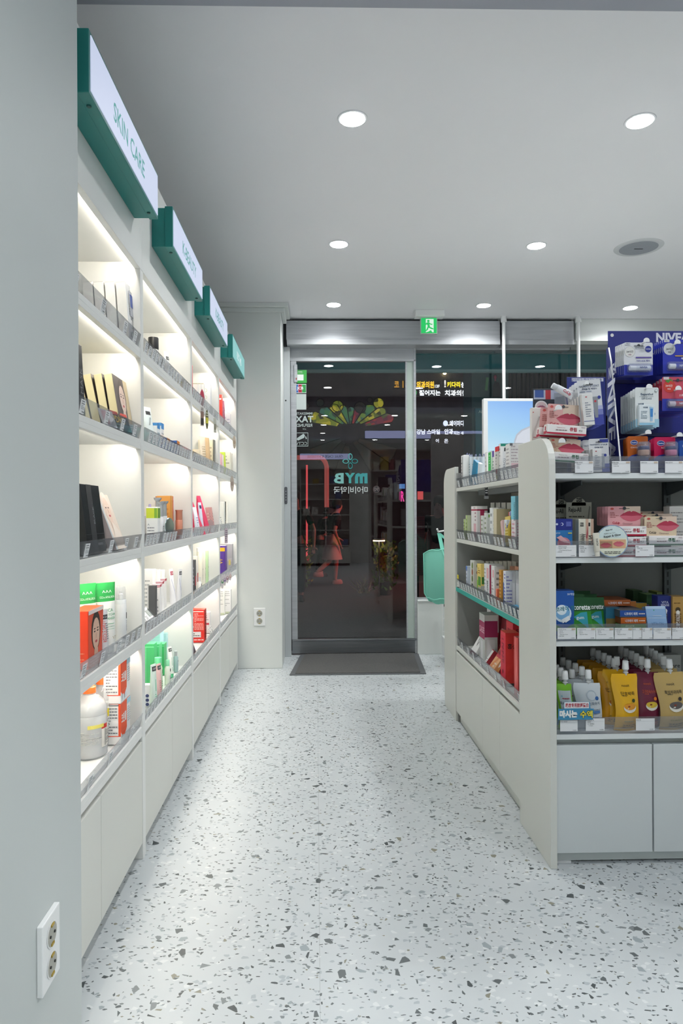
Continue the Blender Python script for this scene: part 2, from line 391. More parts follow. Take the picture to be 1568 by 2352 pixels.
# sliding door
dr = empty('door_1', (0, 5.28, 0)); dr['kind'] = 'structure'
def dp(n, mb, b=.002): o = mb.build(n, dr, bevel=b); return o
dp('door_frame', MB().box(-.195, .775, -.02, .02, 2.272, 2.362, ALU).box(-.195, .775, -.024, .02, 2.262, 2.274, ALU).box(-.19, .77, -.02, .02, .012, .105, STEEL).box(-.19, .77, -.026, .02, .105, .122, STEEL)
   .box(-.192, -.148, -.02, .02, .12, 2.265, ALU).box(.757, .775, -.024, .02, .005, 2.362, ALU))
GE = thin_glass('glass_edge', (.55, .62, .6), 1.5, '#d3e2da', .72)
dp('glass_edge_strip', MB().box(.705, .757, -.012, .006, .122, 2.265, GE).box(.695, .705, -.014, .01, .122, 2.265, ALU), 0)
g = MB().add([(-.148, 0, .12), (.70, 0, .12), (.70, 0, 2.265), (-.148, 0, 2.265)], [(0, 1, 2, 3)], GLASS).build('glass_pane', dr)
def decal(name, x0, y0, x1, y1, items, mirror=True, back=None, parent=dr, Yp=5.268, T=.0006, off=5.28):
    """sticker on the pane: corner pixels measured from the photograph, printed side to the street unless mirror is False"""
    a = onY(x0, y1, Yp); b = onY(x1, y0, Yp); W_, H_ = b.x-a.x, b.z-a.z
    mb = MB()
    def fn(u, v, l):
        uu = W_-u if mirror else u
        return Vector((a.x+uu, Yp-off-T-l, a.z+v))
    if back: mb.box(a.x, b.x, Yp-off-T, Yp-off, a.z, b.z, mat(back, .4))
    draw(mb, items, W_, H_, fn)
    return mb.build(name, parent)
decal('payment_sticker', 674, 850, 704, 880, [('t', '在线支付', .5, .88, .08, '#e8f2e6', 0, .01), ('t', '支持手机付款', .5, .78, .06, '#e8f2e6'), ('r', .24, .2, .76, .66, '#e9efe9')], back='#3fa94a')
decal('card_sticker', 675, 882, 703, 903, [('r', .03, .06, .34, .94, '#2f6bb5'), ('r', .36, .06, .64, .94, '#b0263c'), ('r', .66, .06, .97, .94, '#2f9a4a'), ('t', 'JCB', .5, .5, .42, '#f4f6f6', 0, .02)], back='#e8ecec', mirror=False)
decal('blank_sticker', 677, 905, 703, 941, [], back='#c3cdca')
PALE = '#b4c2c0'
decal('tax_refund_sticker', 676, 946, 721, 988, [('t', 'IMMEDIATE', .5, .91, .13, PALE, 0, .015), ('t', 'TAX', .5, .6, .36, PALE, 0, .03), ('t', 'REFUND', .5, .26, .17, PALE, 0, .02), ('t', 'KTP', .5, .05, .07, PALE)])
ring = [('r', .02, .94, .98, .98, PALE), ('r', .02, .02, .98, .06, PALE), ('r', .02, .04, .05, .96, PALE), ('r', .95, .04, .98, .96, PALE),
        ('t', 'CCTV', .5, .22, .22, PALE, 0, .01), ('p', [(.25, .8), (.3, .62), (.75, .42), (.83, .58), (.36, .9)], PALE), ('c', .72, .5, .07, PALE), ('r', .72, .47, .93, .53, PALE), ('p', [(.1, .55), (.18, .72), (.24, .7), (.18, .52)], PALE)]
decal('camera_sticker', 676, 993, 708, 1026, ring)
lg = []
for ang in (90, 0, 180, 270):
    ca, sa = math.cos(R(ang)), math.sin(R(ang))
    pts = []
    for k in range(12):
        t = math.pi*2*k/12; x = .27+.2*math.cos(t); y = .14*math.sin(t); pts.append((x*ca-y*sa, x*sa+y*ca))
    for k in range(12):
        (xa, ya), (xb, yb) = pts[k], pts[(k+1) % 12]; q = .72
        c = Vector((.27*ca, .27*sa))
        ia, ib = c+(Vector((xa, ya))-c)*q, c+(Vector((xb, yb))-c)*q
        lg.append(('p', [(.5+xa, .5+ya), (.5+xb, .5+yb), (.5+ib.x, .5+ib.y), (.5+ia.x, .5+ia.y)], '#4fa9a6' if ang in (0, 90) else '#2c8b8b'))
lgm = decal('flower_mark', 785, 1040, 823, 1079, [(a[0], [(x, y) for x, y in a[1]], a[2]) for a in lg])
decal('shop_letters', 766, 1086, 844, 1111, [('t', 'm', .19, .5, .97, '#3a9597', 0, .05, .37, 1), ('t', 'Y', .52, .52, .97, '#3f9c9b', 0, .05, .3, 1), ('t', 'B', .85, .5, .97, '#7cb9b4', 0, .035, .29, 1)])
decal('shop_name', 766, 1117, 844, 1134, [('t', '마이비약국', .5, .5, .98, '#c7d0cf', 0, .012, 1.0)])
decal('round_warning', 856, 1116, 872, 1132, [('c', .5, .5, .5, '#5a4a4a'), ('c', .5, .5, .42, '#2a2c2e'), ('t', '90', .5, .5, .55, '#6b6060', 0, .02)])
MB().box(-.165, -.14, -.03, -.014, 2.10, 2.235, ALU).build('sensor_box', dr, bevel=.002)
MB().box(-.151, -.145, -.033, -.03, 2.118, 2.132, mat('#b03030', .4)).build('indicator', bpy.data.objects['sensor_box'])
# switch strip and keyhole on the jamb
sw = MB(); pts = []
for k in range(8): a = R(180*k/7); pts.append((.011*math.cos(a), .055+.011*math.sin(a)))
for k in range(8): a = R(180+180*k/7); pts.append((.011*math.cos(a), -.055+.011*math.sin(a)))
Tz = Matrix(((1, 0, 0, 0), (0, 0, -1, 0), (0, 1, 0, 0), (0, 0, 0, 1)))
sw.prism(pts, .006, mat('#55575c', .5), Tz)
p = onY(656.5, 1138, 5.2); swo = sw.build('door_switch', loc=(p.x, 5.2, p.z), bevel=.001); tag(swo, 'dark grey rounded push button strip on the door jamb', 'switch')
bb = MB()
for k in range(4): bb.lathe([(.0035, 0), (.0035, .001)], mat('#b8bcc2', .4), 10, Matrix.Translation((0, -.0065, -.035+.022*k)) @ Matrix.Rotation(R(90), 4, 'X'))
bb.build('button', swo)
p = onY(656, 920, 5.2); k = MB().lathe([(.006, 0), (.006, .002), (.004, .003)], DARK, 14, Matrix.Rotation(R(90), 4, 'X')).build('keyhole', loc=(p.x, 5.2, p.z)); tag(k, 'small dark keyhole high on the door jamb', 'lock')
# windows beside the door
def window(n, x0, x1, frame):
    o = empty(n, (0, 5.3, 0)); o['kind'] = 'structure'
    MB().add([(x0, 0, .418), (x1, 0, .418), (x1, 0, 2.395), (x0, 0, 2.395)], [(0, 1, 2, 3)], GLASS).build('glass_pane', o)
    MB().box(x0, x1, -.03, .02, .41, .425, ALU).box(x0, x1, -.03, .03, 2.355, 2.395, frame).build('window_frame', o, bevel=.002)
window('window_1', .78, 1.98, ALU); window('window_2', 1.985, 3.19, mat('#8b908f', .4))
# ceiling posts standing in front of the glass
def post(x, lab):
    o = empty('tension_pole', (x, 5.10, .418)); tag(o, lab, 'pole', 'white tension poles at the window')
    MB().lathe([(.0125, 0), (.0125, 2.10)], PLASTIC, 16).build('tube', o, smooth=True)
    MB().lathe([(.022, 2.10), (.022, 2.112), (.018, 2.145), (.02, 2.147)], PLASTIC, 16).build('foot_cap', o, smooth=True)
    MB().lathe([(.022, 0), (.018, .02)], PLASTIC, 16).build('foot_cap', o, smooth=True)
post(1.415, 'thin white pole directly above the screen, left of the two by the window')
post(1.98, 'thin white pole by the window, right of the two, behind the lip care cards')
# ------------------------------------------------------------------ exit sign
p = onY(985, 719, 4.98); ex = empty('exit_sign', (p.x, 4.98, 2.565)); tag(ex, 'small glowing green running man exit sign hanging from white bracket under the ceiling', 'exit sign')
MB().box(-.105, .105, -.045, .045, -.045, 0, PLASTIC).build('bracket', ex, bevel=.003)
a = onY(965, 768, 4.98); b = onY(1003, 730, 4.98); W_, H_ = b.x-a.x, b.z-a.z; zz = a.z-2.565; xo = a.x-p.x
MB().box(xo, xo+W_, -.014, .014, zz, -.045, mat('#c9d3cd', .4)).build('sign_box', ex, bevel=.002)
s_ = MB(); G = mat('#25c866', .5, emit=.9); GW = mat('#dff7e6', .5, emit=.9)
def fn(u, v, l): return Vector((xo+.004+u, -.0145-l, zz+.005+v))
w2, h2 = W_-.008, H_-.010
s_.add([fn(0, 0, 0)[:], fn(w2, 0, 0)[:], fn(w2, h2, 0)[:], fn(0, h2, 0)[:]], [(0, 1, 2, 3)], G)
def poly(pts, m, l): s_.add([fn(x*w2, y*h2, l)[:] for x, y in pts], [tuple(range(len(pts)))], m)
poly([(.3, .93), (.8, .93), (.8, .06), (.72, .06), (.62, .2), (.45, .1), (.3, .06)], GW, .0004)
poly([(.46+.085*math.cos(q*.63), .80+.085*math.sin(q*.63)) for q in range(10)], G, .0008)
poly([(.36, .7), (.5, .72), (.62, .62), (.72, .62), (.72, .56), (.6, .55), (.54, .6), (.56, .42), (.68, .36), (.8, .3), (.78, .24), (.62, .28), (.48, .36), (.42, .2), (.24, .08), (.2, .14), (.34, .24), (.42, .48), (.36, .58), (.26, .5), (.22, .56)], G, .0008)
s_.build('lit_face', ex)
# ------------------------------------------------------------------ ceiling downlights and speaker
lens_m = mat('#fbfcff', .5, emit=LAMP)
def downlight(x, y, lab, first=[None], z=ZC):
    if not first[0]:
        o = empty('downlight'); first[0] = o
        rp = [(.046, -.002), (.052, -.004), (.056, -.002), (.056, 0), (.046, 0)]
        MB().lathe([(.0485, -.0035), (.0555, -.003), (.057, 0)], mat('#d8dadc', .4), 32).build('trim_ring', o, smooth=True)
        ld = bpy.data.lights.new('downlight_beam', 'AREA'); ld.shape = 'DISK'; ld.size = .085; ld.energy = DOWN; ld.spread = R(140); ld.color = (.99, 1, .99)
        lo = bpy.data.objects.new('downlight_beam', ld); col.objects.link(lo); lo.parent = o; lo.location = (0, 0, -.0055)
        MB().lathe([(.001, -.0047), (.047, -.0045), (.047, -.003)], lens_m, 32).build('lens', o)
    else: o = copy_tree(first[0])
    o.location = (x, y, z); tag(o, lab, 'ceiling light', 'recessed round ceiling lights'); return o
spots = [(.142, 2.54, 'largest round downlight above the aisle, nearest the dark ceiling beam'), (.131, 3.73, 'middle round downlight of the row above the aisle'), (.130, 4.82, 'round downlight above the door mat, farthest of the aisle row'),
         (1.224, 2.54, 'large oval looking downlight at the top right of the ceiling'), (1.221, 3.74, 'downlight left of the round ceiling speaker'), (1.197, 4.83, 'far downlight just right of the exit sign'), (2.274, 4.88, 'far right downlight below the ceiling speaker')]
for s in spots: downlight(*s)
for x in (.13, 1.2, 2.27):
    for y in ((2.54, 3.74) if x > 2 else ()) + ((1.28,) if x > 1 else ()) + (.2, -.9, -2.1, -3.3):
        downlight(x, y, 'round downlight in the ceiling behind or beside the camera, seen mirrored in the door glass')
p = onY(1468, 565, 3.75); sp = empty('ceiling_speaker', (1.80, 3.76, ZC)); tag(sp, 'large round grey speaker grille set in the ceiling', 'speaker')
MB().lathe([(.108, -.006), (.124, -.005), (.130, 0)], mat('#cfd2d4', .5), 48).build('rim', sp, smooth=True)
MB().lathe([(.001, -.009), (.06, -.009), (.108, -.0055)], noisy('speaker_grille', '#8d929a', '#a0a5ac', 500, .7), 48).build('grille', sp, smooth=True)
MB().box(-.024, .024, -.003, .003, -.0105, -.0088, DARK).build('badge', sp)
# ------------------------------------------------------------------ wall sockets
def socket(loc, rz, lab):
    o = empty('wall_socket', loc, (0, 0, rz)); tag(o, lab, 'power socket')
    MB().box(-.04, .04, -.011, 0, -.062, .062, PLASTIC).build('cover_plate', o, bevel=.002)
    for z in (.026, -.028):
        m = MB(); T = Matrix.Translation((0, -.0112, z)) @ Matrix.Rotation(R(90), 4, 'X')
        n = 24; ro, ri, dep = .0215, .019, .0
        m.lathe([(.0215, 0), (.0225, .0005), (.0225, .001), (.0205, .0012)], PLASTIC, n, T)
        m.lathe([(.001, .0011), (.0205, .0013)], mat('#a9a9a0', .5), n, T)
        c = m.build('socket_well', o)
        MB().box(-.006, .006, -.0145, -.0125, z-.019, z-.015, mat('#b59a3a', .4, .6)).box(-.006, .006, -.0145, -.0125, z+.015, z+.019, mat('#b59a3a', .4, .6)).lathe([(.0025, 0), (.0025, .0018)], DARK, 10, Matrix.Translation((-.0095, -.0125, z)) @ Matrix.Rotation(R(90), 4, 'X')).lathe([(.0025, 0), (.0025, .0018)], DARK, 10, Matrix.Translation((.0095, -.0125, z)) @ Matrix.Rotation(R(90), 4, 'X')).build('contact', c)
socket((-.49, 1.238, .318), R(90), 'large white double socket on the near left wall')
socket((-.402, 4.815, .365), 0, 'small white double socket on the corner wall by the door')
# ------------------------------------------------------------------ door mat
dm = empty('door_mat', (.276, 4.95, 0)); tag(dm, 'dark grey carpet entrance mat with rubber border in front of the door', 'door mat')
m = MB(); b0 = [(-.462, -.35), (.462, -.35), (.51, .34), (-.40, .33)]
m.prism([(x, y) for x, y in b0], .006, RUBBER); m.build('rubber_border', dm, bevel=.002)
m = MB(); m.prism([(-.425, -.325), (.425, -.325), (.47, .31), (-.37, .305)], .004, CARPET, Matrix.Translation((0, 0, .006))); m.build('carpet', dm, bevel=.002)
# ================================================================== LEFT WALL: FOUR LIT DISPLAY CABINETS
FX = -.555; PITCH = .865; Y0S = [1.335+PITCH*i for i in range(4)]
SZ = [.421, .703, .989, 1.334, 1.623]          # shelf tops, lowest first
TOPZ = 1.876
led_w = [mat('#fff6e8', .5, emit=STRIP, name='led'), mat('#fffaf2', .5, emit=STRIP*1.01, name='led')]
def cabinet():
    o = empty('display_cabinet'); W = PITCH; t = .018
    for y in (0, W-t):
        MB().box(-.37, 0, y, y+t, 0, 1.90, LAM).box(-.02, 0, y, y+t, 1.90, 2.25, LAM).build('side_panel', o, bevel=.0008)
    MB().box(-.375, -.37, 0, W, .05, 2.25, LAM2).build('back_panel', o)
    MB().box(-.37, .0, t, W-t, 2.232, 2.25, LAM).box(-.018, .001, 0, W, TOPZ, 2.25, LAM).build('fascia', o, bevel=.0008)
    MB().box(-.37, -.018, t, W-t, 1.898, 1.912, LAM).build('top_board', o)
    for i, z in enumerate(SZ):
        MB().box(-.37, -.001, t, W-t, z-.016, z, LAM).box(-.018, -.001, t, W-t, z-.031, z-.016, LAM).build('shelf', o, bevel=.0008)
    for z in [s-.016 for s in SZ[1:]]+[1.898]:
        MB().box(-.0235, -.0185, t+.01, W-t-.01, z-.006, z-.0005, led_w[0]).build('led_strip', o)
    for k in range(2):
        y = t+.001+k*(W-2*t)/2; MB().box(-.02, -.001, y, y+(W-2*t)/2-.003, .052, .374, LAM2).build('door', o, bevel=.0015)
    MB().box(-.05, -.035, t, W-t, 0, .06, LAM2).box(-.06, -.04, t, W-t, .36, .40, LAM2).build('kick_board', o)
    return o
cab0 = cabinet(); names = ['nearest of the four', 'second of the four', 'third of the four', 'farthest, beside the corner wall']
cabs = []
for i in range(4):
    o = cab0 if i == 0 else copy_tree(cab0)
    o.location = (FX, Y0S[i], 0); tag(o, 'white lit display cabinet along the left wall, '+names[i], 'display cabinet', 'lit display cabinets along the left wall'); cabs.append(o)
# lightbox signs
SGF = mat('#d2dcf6', .5, emit=SIGN); SGM = mat('#8fd0cf', .5, emit=SIGN)
def sign(y0, y1, text, face, tc, lab):
    L_ = y1-y0; o = empty('lightbox_sign', (FX+.001, y0, 2.003)); tag(o, lab, 'sign', 'teal lightbox signs above the cabinets')
    d = .0735; h = .138
    MB().box(0, .045, .004, L_-.004, .002, h-.004, TEAL).box(.045, d-.002, 0, L_, 0, h, TEAL).build('housing', o, bevel=.0015)
    MB().box(d-.002, d, .010, L_-.010, .009, h-.009, face).build('lit_panel', o)
    m = MB(); W_ = L_; draw(m, [('t', text, .5, .46, .34, tc, 0, .012, .46)], W_, h, lambda u, v, l: Vector((d+l, u, v))); m.build('lettering', o)
    for y in (.05, L_-.05):
        MB().lathe([(.004, 0), (.0055, .0015), (.0055, .004)], mat('#14504d', .4), 12, Matrix.Translation((.055, y, -.0035))).build('screw', o)
sign(1.475, 2.114, 'SKIN CARE', SGF, mat('#3fb3b0', .5, emit=.55), 'nearest teal lightbox reading SKIN CARE above the first cabinet')
sign(2.329, 2.935, 'K-BEAUTY', SGF, mat('#3fb3b0', .5, emit=.55), 'second teal lightbox from the camera, reading K-BEAUTY, above the second cabinet')
sign(3.141, 3.755, 'K-BEAUTY', SGF, mat('#3fb3b0', .5, emit=.55), 'third teal lightbox from the camera, a smaller looking K-BEAUTY sign above the third cabinet')
sign(3.992, 4.640, 'BEST MD', SGM, mat('#e9f4f6', .5, emit=.8), 'farthest teal lightbox, with pale aqua face and white letters, above the fourth cabinet')
# ------------------------------------------------------------------ acrylic shelf fronts with price tags
TAGME = price_tag_mesh()
SHN = ['bottom', 'second', 'third', 'fourth', 'top']; CBN = ['first', 'second', 'third', 'fourth']
def tray(loc, rz, L_, tags, lab, group, h=.045, depth=.012):
    o = MB().box(0, L_, -.001, .001, .001, h, ACRYL, Matrix.Rotation(R(12), 4, 'X')).box(0, L_, 0, depth, .0005, .002, ACRYL).build('acrylic_shelf_front', loc=loc, rot=(0, 0, rz))
    tag(o, lab, 'shelf front', group)
    for u in tags:
        t = bpy.data.objects.new('price_tag', TAGME); col.objects.link(t); t.parent = o
        t.location = (u*L_, -.003-.0045*rnd.random()*0, .004); t.rotation_euler = (R(12), 0, 0)
    return o
tagsU = {(0, 4): [.05, .3, .55, .8, .93], (0, 3): [.1, .35, .58, .76, .92], (0, 2): [.38, .62, .8, .93], (0, 1): [.35, .52, .70, .80, .88, .96], (0, 0): [.2, .4, .6, .85]}
for i in range(4):
    for j in range(5):
        tg = tagsU.get((i, j)) or [.05+.92*k/15 for k in range(16) if rnd.random() < .88]
        tray((FX-.008, Y0S[i]+.02, SZ[j]), R(90), PITCH-.04, tg, 'acrylic front with price tags, %s shelf of the %s left cabinet' % (SHN[j], CBN[i]), 'acrylic shelf fronts of the left cabinets')

# ================================================================== RIGHT: WHITE ISLAND
isl = empty('display_island', (0, 0, 0)); tag(isl, 'white double sided island of shelves with rounded end panels, right of the aisle', 'display island')
GZ = [.41, .698, .955, 1.216]
def endpanel(x0, x1, ya, yb, rnd_at_a, name='end_panel', ztop=1.333):
    pts = [(ya, 0), (yb, 0)]; r = .095; n = 8
    if rnd_at_a:
        pts += [(yb, ztop)]+[(ya+r-r*math.sin(R(90*k/n)), ztop-r*.95+r*.95*math.cos(R(90*k/n))) for k in range(n+1)]
    else:
        pts += [(yb-r+r*math.cos(R(90*k/n)), ztop-r*.95+r*.95*math.sin(R(90*k/n))) for k in range(n+1)]+[(ya, ztop)]
    T = Matrix(((0, 0, 1, x0), (1, 0, 0, 0), (0, 1, 0, 0), (0, 0, 0, 1)))
    return MB().prism(pts, x1-x0, LAM2, T).build(name, isl, bevel=.0015)
endpanel(.714, .735, 2.08, 2.398, True); endpanel(.726, .747, 3.567, 3.872, False)
endpanel(1.90, 1.92, 2.08, 2.398, True); endpanel(1.90, 1.92, 3.567, 3.872, False)
# aisle bay
MB().box(.722, 1.0, 2.402, 2.42, 0, 1.333, LAM2).build('side_panel', isl, bevel=.001)
MB().box(1.02, 1.04, 2.42, 3.567, 0, 1.20, LAM2).build('back_panel', isl)
bay_led = None
for k, z in enumerate([.397, .702, .957, 1.222]):
    x0 = .735 if k != 0 else .731
    MB().box(x0, 1.02, 2.42, 3.567, z-.018, z, LAM2).build('shelf', isl, bevel=.001)
MB().box(.731, .735, 2.42, 3.567, .683, .703, mat('#2fa79b', .4)).build('edge_strip', isl)
ya = 2.422
for yb in (2.715, 3.0, 3.565):
    MB().box(.729, .745, ya, yb-.002, .055, .366, LAM2).build('door', isl, bevel=.0012); ya = yb
MB().box(.748, .765, 2.42, 3.567, 0, .056, LAM2).box(.765, .785, 2.42, 3.567, .35, .385, LAM2).build('kick_board', isl)
MB().box(.80, .84, 2.6, 3.35, 1.178, 1.203, mat('#6f7273', .4, .5)).build('shelf_bracket', isl)
# bay facing the camera
Fy = 2.09
MB().box(.735, 1.9, 2.40, 2.42, 0, 1.30, mat('#8f908d', .6)).build('back_panel', isl)
for k, z in enumerate(GZ):
    MB().box(.736, 1.9, Fy, 2.40, z-.0165, z, mat('#dfe4e4', .4)).build('shelf', isl, bevel=.001)
for x in (.735, 1.041, 1.35, 1.6):
    MB().box(x+.002, (x+.303 if x < 1.6 else 1.9), Fy+.006, Fy+.022, .04, .374, mat('#d3d9da', .42)).build('door', isl, bevel=.0012)
MB().box(.736, 1.9, Fy+.03, Fy+.045, .006, .06, mat('#cdd4d3', .45)).box(.736, 1.9, Fy+.03, Fy+.05, .36, .395, mat('#cdd4d3', .45)).build('kick_board', isl)
MB().box(.737, .79, Fy+.025, Fy+.05, 0, .006, PLASTIC).build('foot', isl)
for x in (.862, 1.24, 1.62):
    m = MB().box(x-.012, x+.012, 2.385, 2.40, .42, 1.20, mat('#5d6264', .4, .7))
    for q in range(26): m.box(x-.003, x+.003, 2.3845, 2.386, .43+q*.029, .448+q*.029, DARK)
    m.build('slotted_upright', isl)
    for z in GZ[1:]:
        MB().prism([(2.20, z-.0165), (2.385, z-.0165), (2.385, z-.065), (2.20, z-.032)], .004, mat('#6a7073', .4, .6), Matrix(((0, 0, 1, x-.002), (1, 0, 0, 0), (0, 1, 0, 0), (0, 0, 0, 1)))).build('shelf_bracket', isl)
MB().box(.736, 1.9, 3.55, 3.567, 0, 1.30, mat('#8f908d', .6)).build('back_panel', isl)
for k, z in enumerate(GZ): MB().box(.747, 1.9, 3.567, 3.86, z-.0165, z, LAM2).build('shelf', isl)
MB().box(1.04, 1.9, 2.42, 3.55, 1.19, 1.21, LAM2).build('top_board', isl)
# acrylic fronts of the aisle bay
for k, (z, lab) in enumerate([(.397, 'bottom'), (.702, 'teal edged third'), (.957, 'second from top'), (1.222, 'top')]):
    tg = [.03, .22, .33, .44, .56, .68, .78, .9] if k == 0 else [.04+.93*q/19 for q in range(20) if rnd.random() < .85]
    tray((.742, 3.555, z), R(-90), 1.12, [1-u if k == 0 else u for u in tg], 'acrylic tag strip on aisle side of the island, %s shelf' % lab, 'acrylic shelf fronts of the island', h=.05)
t = MB().box(-.0155, .0155, -.0006, .0006, 0, .062, mat('#e9e9e4', .5)).box(-.0155, .0155, -.0007, .0007, .036, .062, mat('#ead71f', .5)).build('shelf_card', loc=(.735, 3.535, .708), rot=(0, 0, R(-90)))
tag(t, 'yellow and white card at the far end of the teal edged shelf', 'shelf card')
draw_ = MB(); draw(draw_, [('t', '공지', .5, .88, .1, '#4a4520', 0, .02), ('l', .15, .1, .85, .5, 4, '#8a8d90')], .031, .062, lambda u, v, l: Vector((-.0155+u, -.0008-l, v))); draw_.build('printed_label', t)
# shelf cards of the bay facing the camera
def bigtag(x0, y0, x1, y1, Yp, lines, lab, badge=None):
    a = onY(x0, y1, Yp); b = onY(x1, y0, Yp); W_, H_ = b.x-a.x, b.z-a.z
    o = MB().box(0, W_, 0, .0008, 0, H_, TAGW).build('shelf_card', loc=(a.x, Yp, a.z)); tag(o, lab, 'price card', 'printed price cards on the island front')
    m = MB(); it = []
    n = len(lines)
    for q, s in enumerate(lines):
        y = .87-.17*q if q == 0 else .72-.15*(q-1)
        if s: it.append(('t', s, .06+.012*len(s)*1.6+.0, y, .085 if q else .11, '#4c5054', 0, .004, .8))
    it.append(('r', .04, .775, .96, .785, '#a9acb0'))
    if badge: it.append(('r', .76, .82, .96, .95, badge))
    it.append(('t', '9,000₩', .82, .1, .09, '#555a5e', 0, .002, .3))
    draw(m, it, W_, H_, lambda u, v, l: Vector((u, -l, v))); m.build('printed_label', o)
for s in range(4):
    o = MB().box(.737, 1.88, Fy-.0005, Fy+.0012, GZ[s]+.0005, GZ[s]+.052, ACRYL).box(.737, 1.88, Fy-.002, Fy+.003, GZ[s]+.016, GZ[s]+.019, ACRYL).build('acrylic_shelf_front')
    tag(o, 'clear acrylic front on the %s shelf of the island facing the camera' % SHN[[0, 1, 2, 4][s]], 'shelf front', 'acrylic shelf fronts of the island')
YT = Fy-.0045
K1 = ['판테놀 립', '• 판테놀 립', '• 립 밤', '• 고보습 립밤']
for q, (x0, y0, x1, y1, ln, nm, bd) in enumerate([
    (1320, 1059, 1362, 1086, ['판테놀 립케어', '• 판테놀 립', '• 립 밤', '• 고보습'], 'top shelf, first from the left', '#cbb9a5'), (1405, 1059, 1447, 1086, ['판테놀 립밤', '• 시어버터', '• 고보습 립밤'], 'top shelf, second from the left', '#cbb9a5'),
    (1470, 1059, 1511, 1086, ['니베아 SOS', ''], 'top shelf, third from the left', '#cbb9a5'), (1527, 1059, 1568, 1086, ['니베아 립케어', ''], 'top shelf, at the right edge', '#cbb9a5'),
    (1276, 1252, 1323, 1279, ['큐라틱 (Curatick)', '• 구강상처 / 구내염', '• Oral Ulcer & Wound', '• 口腔炎用'], 'second shelf, below the blue lip patch box', None), (1329, 1252, 1371, 1279, ['더리쥬올', 'PDRN 립 세럼', '• 입술 각질', '• 修護唇部'], 'second shelf, left of the round sticker', None), (1459, 1252, 1502, 1278, ['큐립', '• 건조한 입술', '• Dry & cracked lips', '• 唇炎'], 'second shelf, right of the round sticker', None),
    (1280, 1442, 1322, 1468, ['니코레이 껌 2mg', '• 금연 껌', '• 흡연 욕구', '• Nicotine Gum', '• 戒烟口香糖'], 'third shelf, first from the left', '#c9b49a'), (1325, 1442, 1367, 1468, ['니코레트 껌 2mg', '• 금연 껌', '• 흡연 욕구', '• Nicotine Gum'], 'third shelf, second from the left', '#c9b49a'),
    (1368, 1442, 1409, 1468, ['니코레트 껌 4mg', '• 금연 껌', '• 흡연 욕구', '• Nicotine Gum'], 'third shelf, third from the left', '#c9b49a'), (1411, 1442, 1452, 1468, ['니코레이 패취', '• 금연 보조', '• 1일 1매', '• Nicotine Patch'], 'third shelf, fourth from the left', '#c9b49a'),
    (1453, 1442, 1473, 1468, ['2단계', '', ''], 'third shelf, narrow one fifth from the left', '#c9b49a'), (1474, 1442, 1498, 1468, ['3단계', '• 패취'], 'third shelf, narrow one sixth from the left', '#c9b49a'), (1500, 1442, 1541, 1468, ['노코 니코틴프리', '• 니코틴 프리', '• Herbal Cigarette'], 'third shelf, under the light blue box', '#c9b49a'), (1543, 1442, 1568, 1468, ['비타센스', '• 비타민 스틱'], 'third shelf, at the right edge', None),
    (1286, 1654, 1326, 1680, ['마시는 포도당', ''], 'lowest shelf, first from the left', None), (1345, 1650, 1388, 1679, ['에스파우치 팩', '• 콜라겐', '• 水 / 胶原蛋白', '• Collagen'], 'lowest shelf, second from the left', None), (1460, 1650, 1503, 1678, ['꼭꼬 죽', ''], 'lowest shelf, below the maroon pouch', None)]):
    bigtag(x0, y0, x1, y1, YT, ln, 'small printed price card on the island front, '+nm, bd)
# ================================================================== GOODS ON THE LEFT SHELVES
USED = {}
def ordl(n): return ['front', 'second', 'third', 'fourth', 'fifth', 'sixth', 'seventh', 'eighth', 'ninth', 'tenth', 'eleventh'][n]
def dep(px, X): return onX(px, 1176, X).y
def topz(y, Y): return EYE+(1176-y)/FPX*Y
def setL(o, X, Y, j, lab, cat, group=None, rz=90, tilt=0, dz=.0025, d=0):
    o.location = (X, Y, SZ[j]+dz+abs(math.sin(R(tilt)))*d/2); o.rotation_euler = (R(-tilt), 0, R(rz)); tag(o, lab, cat, group); return o
def boxL(name, j, px, yt, Xf, w, d, c, deco, lab, cat='box', group=None, tilt=0, rough=.4, h=None):
    i = max(k for k in range(4) if Y0S[k] < dep(px, -.56)); right = Y0S[i]+PITCH-.021
    Y = dep(px, Xf)
    if Y+w > right and Xf > -.612: Xf = max(Xf, -.574); Y = dep(px, Xf)
    if Y+w > right: w = max(.03, right-Y); Y = min(Y, right-w)
    Y = max(Y, Y0S[i]+.021); h = h or topz(yt, Y)-SZ[j]-.0025
    o = carton(name, w, d, h, c, deco, rough)
    return setL(o, Xf-d/2, Y+w/2, j, lab, cat, group, 90, tilt, d=d)
def deeper(o, n, dx, lab, group, dy=0, tilts=None):
    tag(o, group=group); out = []
    for k in range(1, n):
        c = copy_tree(o); c.location.x -= dx*k; c.location.y += dy*k
        if tilts: c.rotation_euler.x = R(-tilts[k % len(tilts)])
        tag(c, lab % ordl(k)); out.append(c)
    return out
GR = '#8d9196'
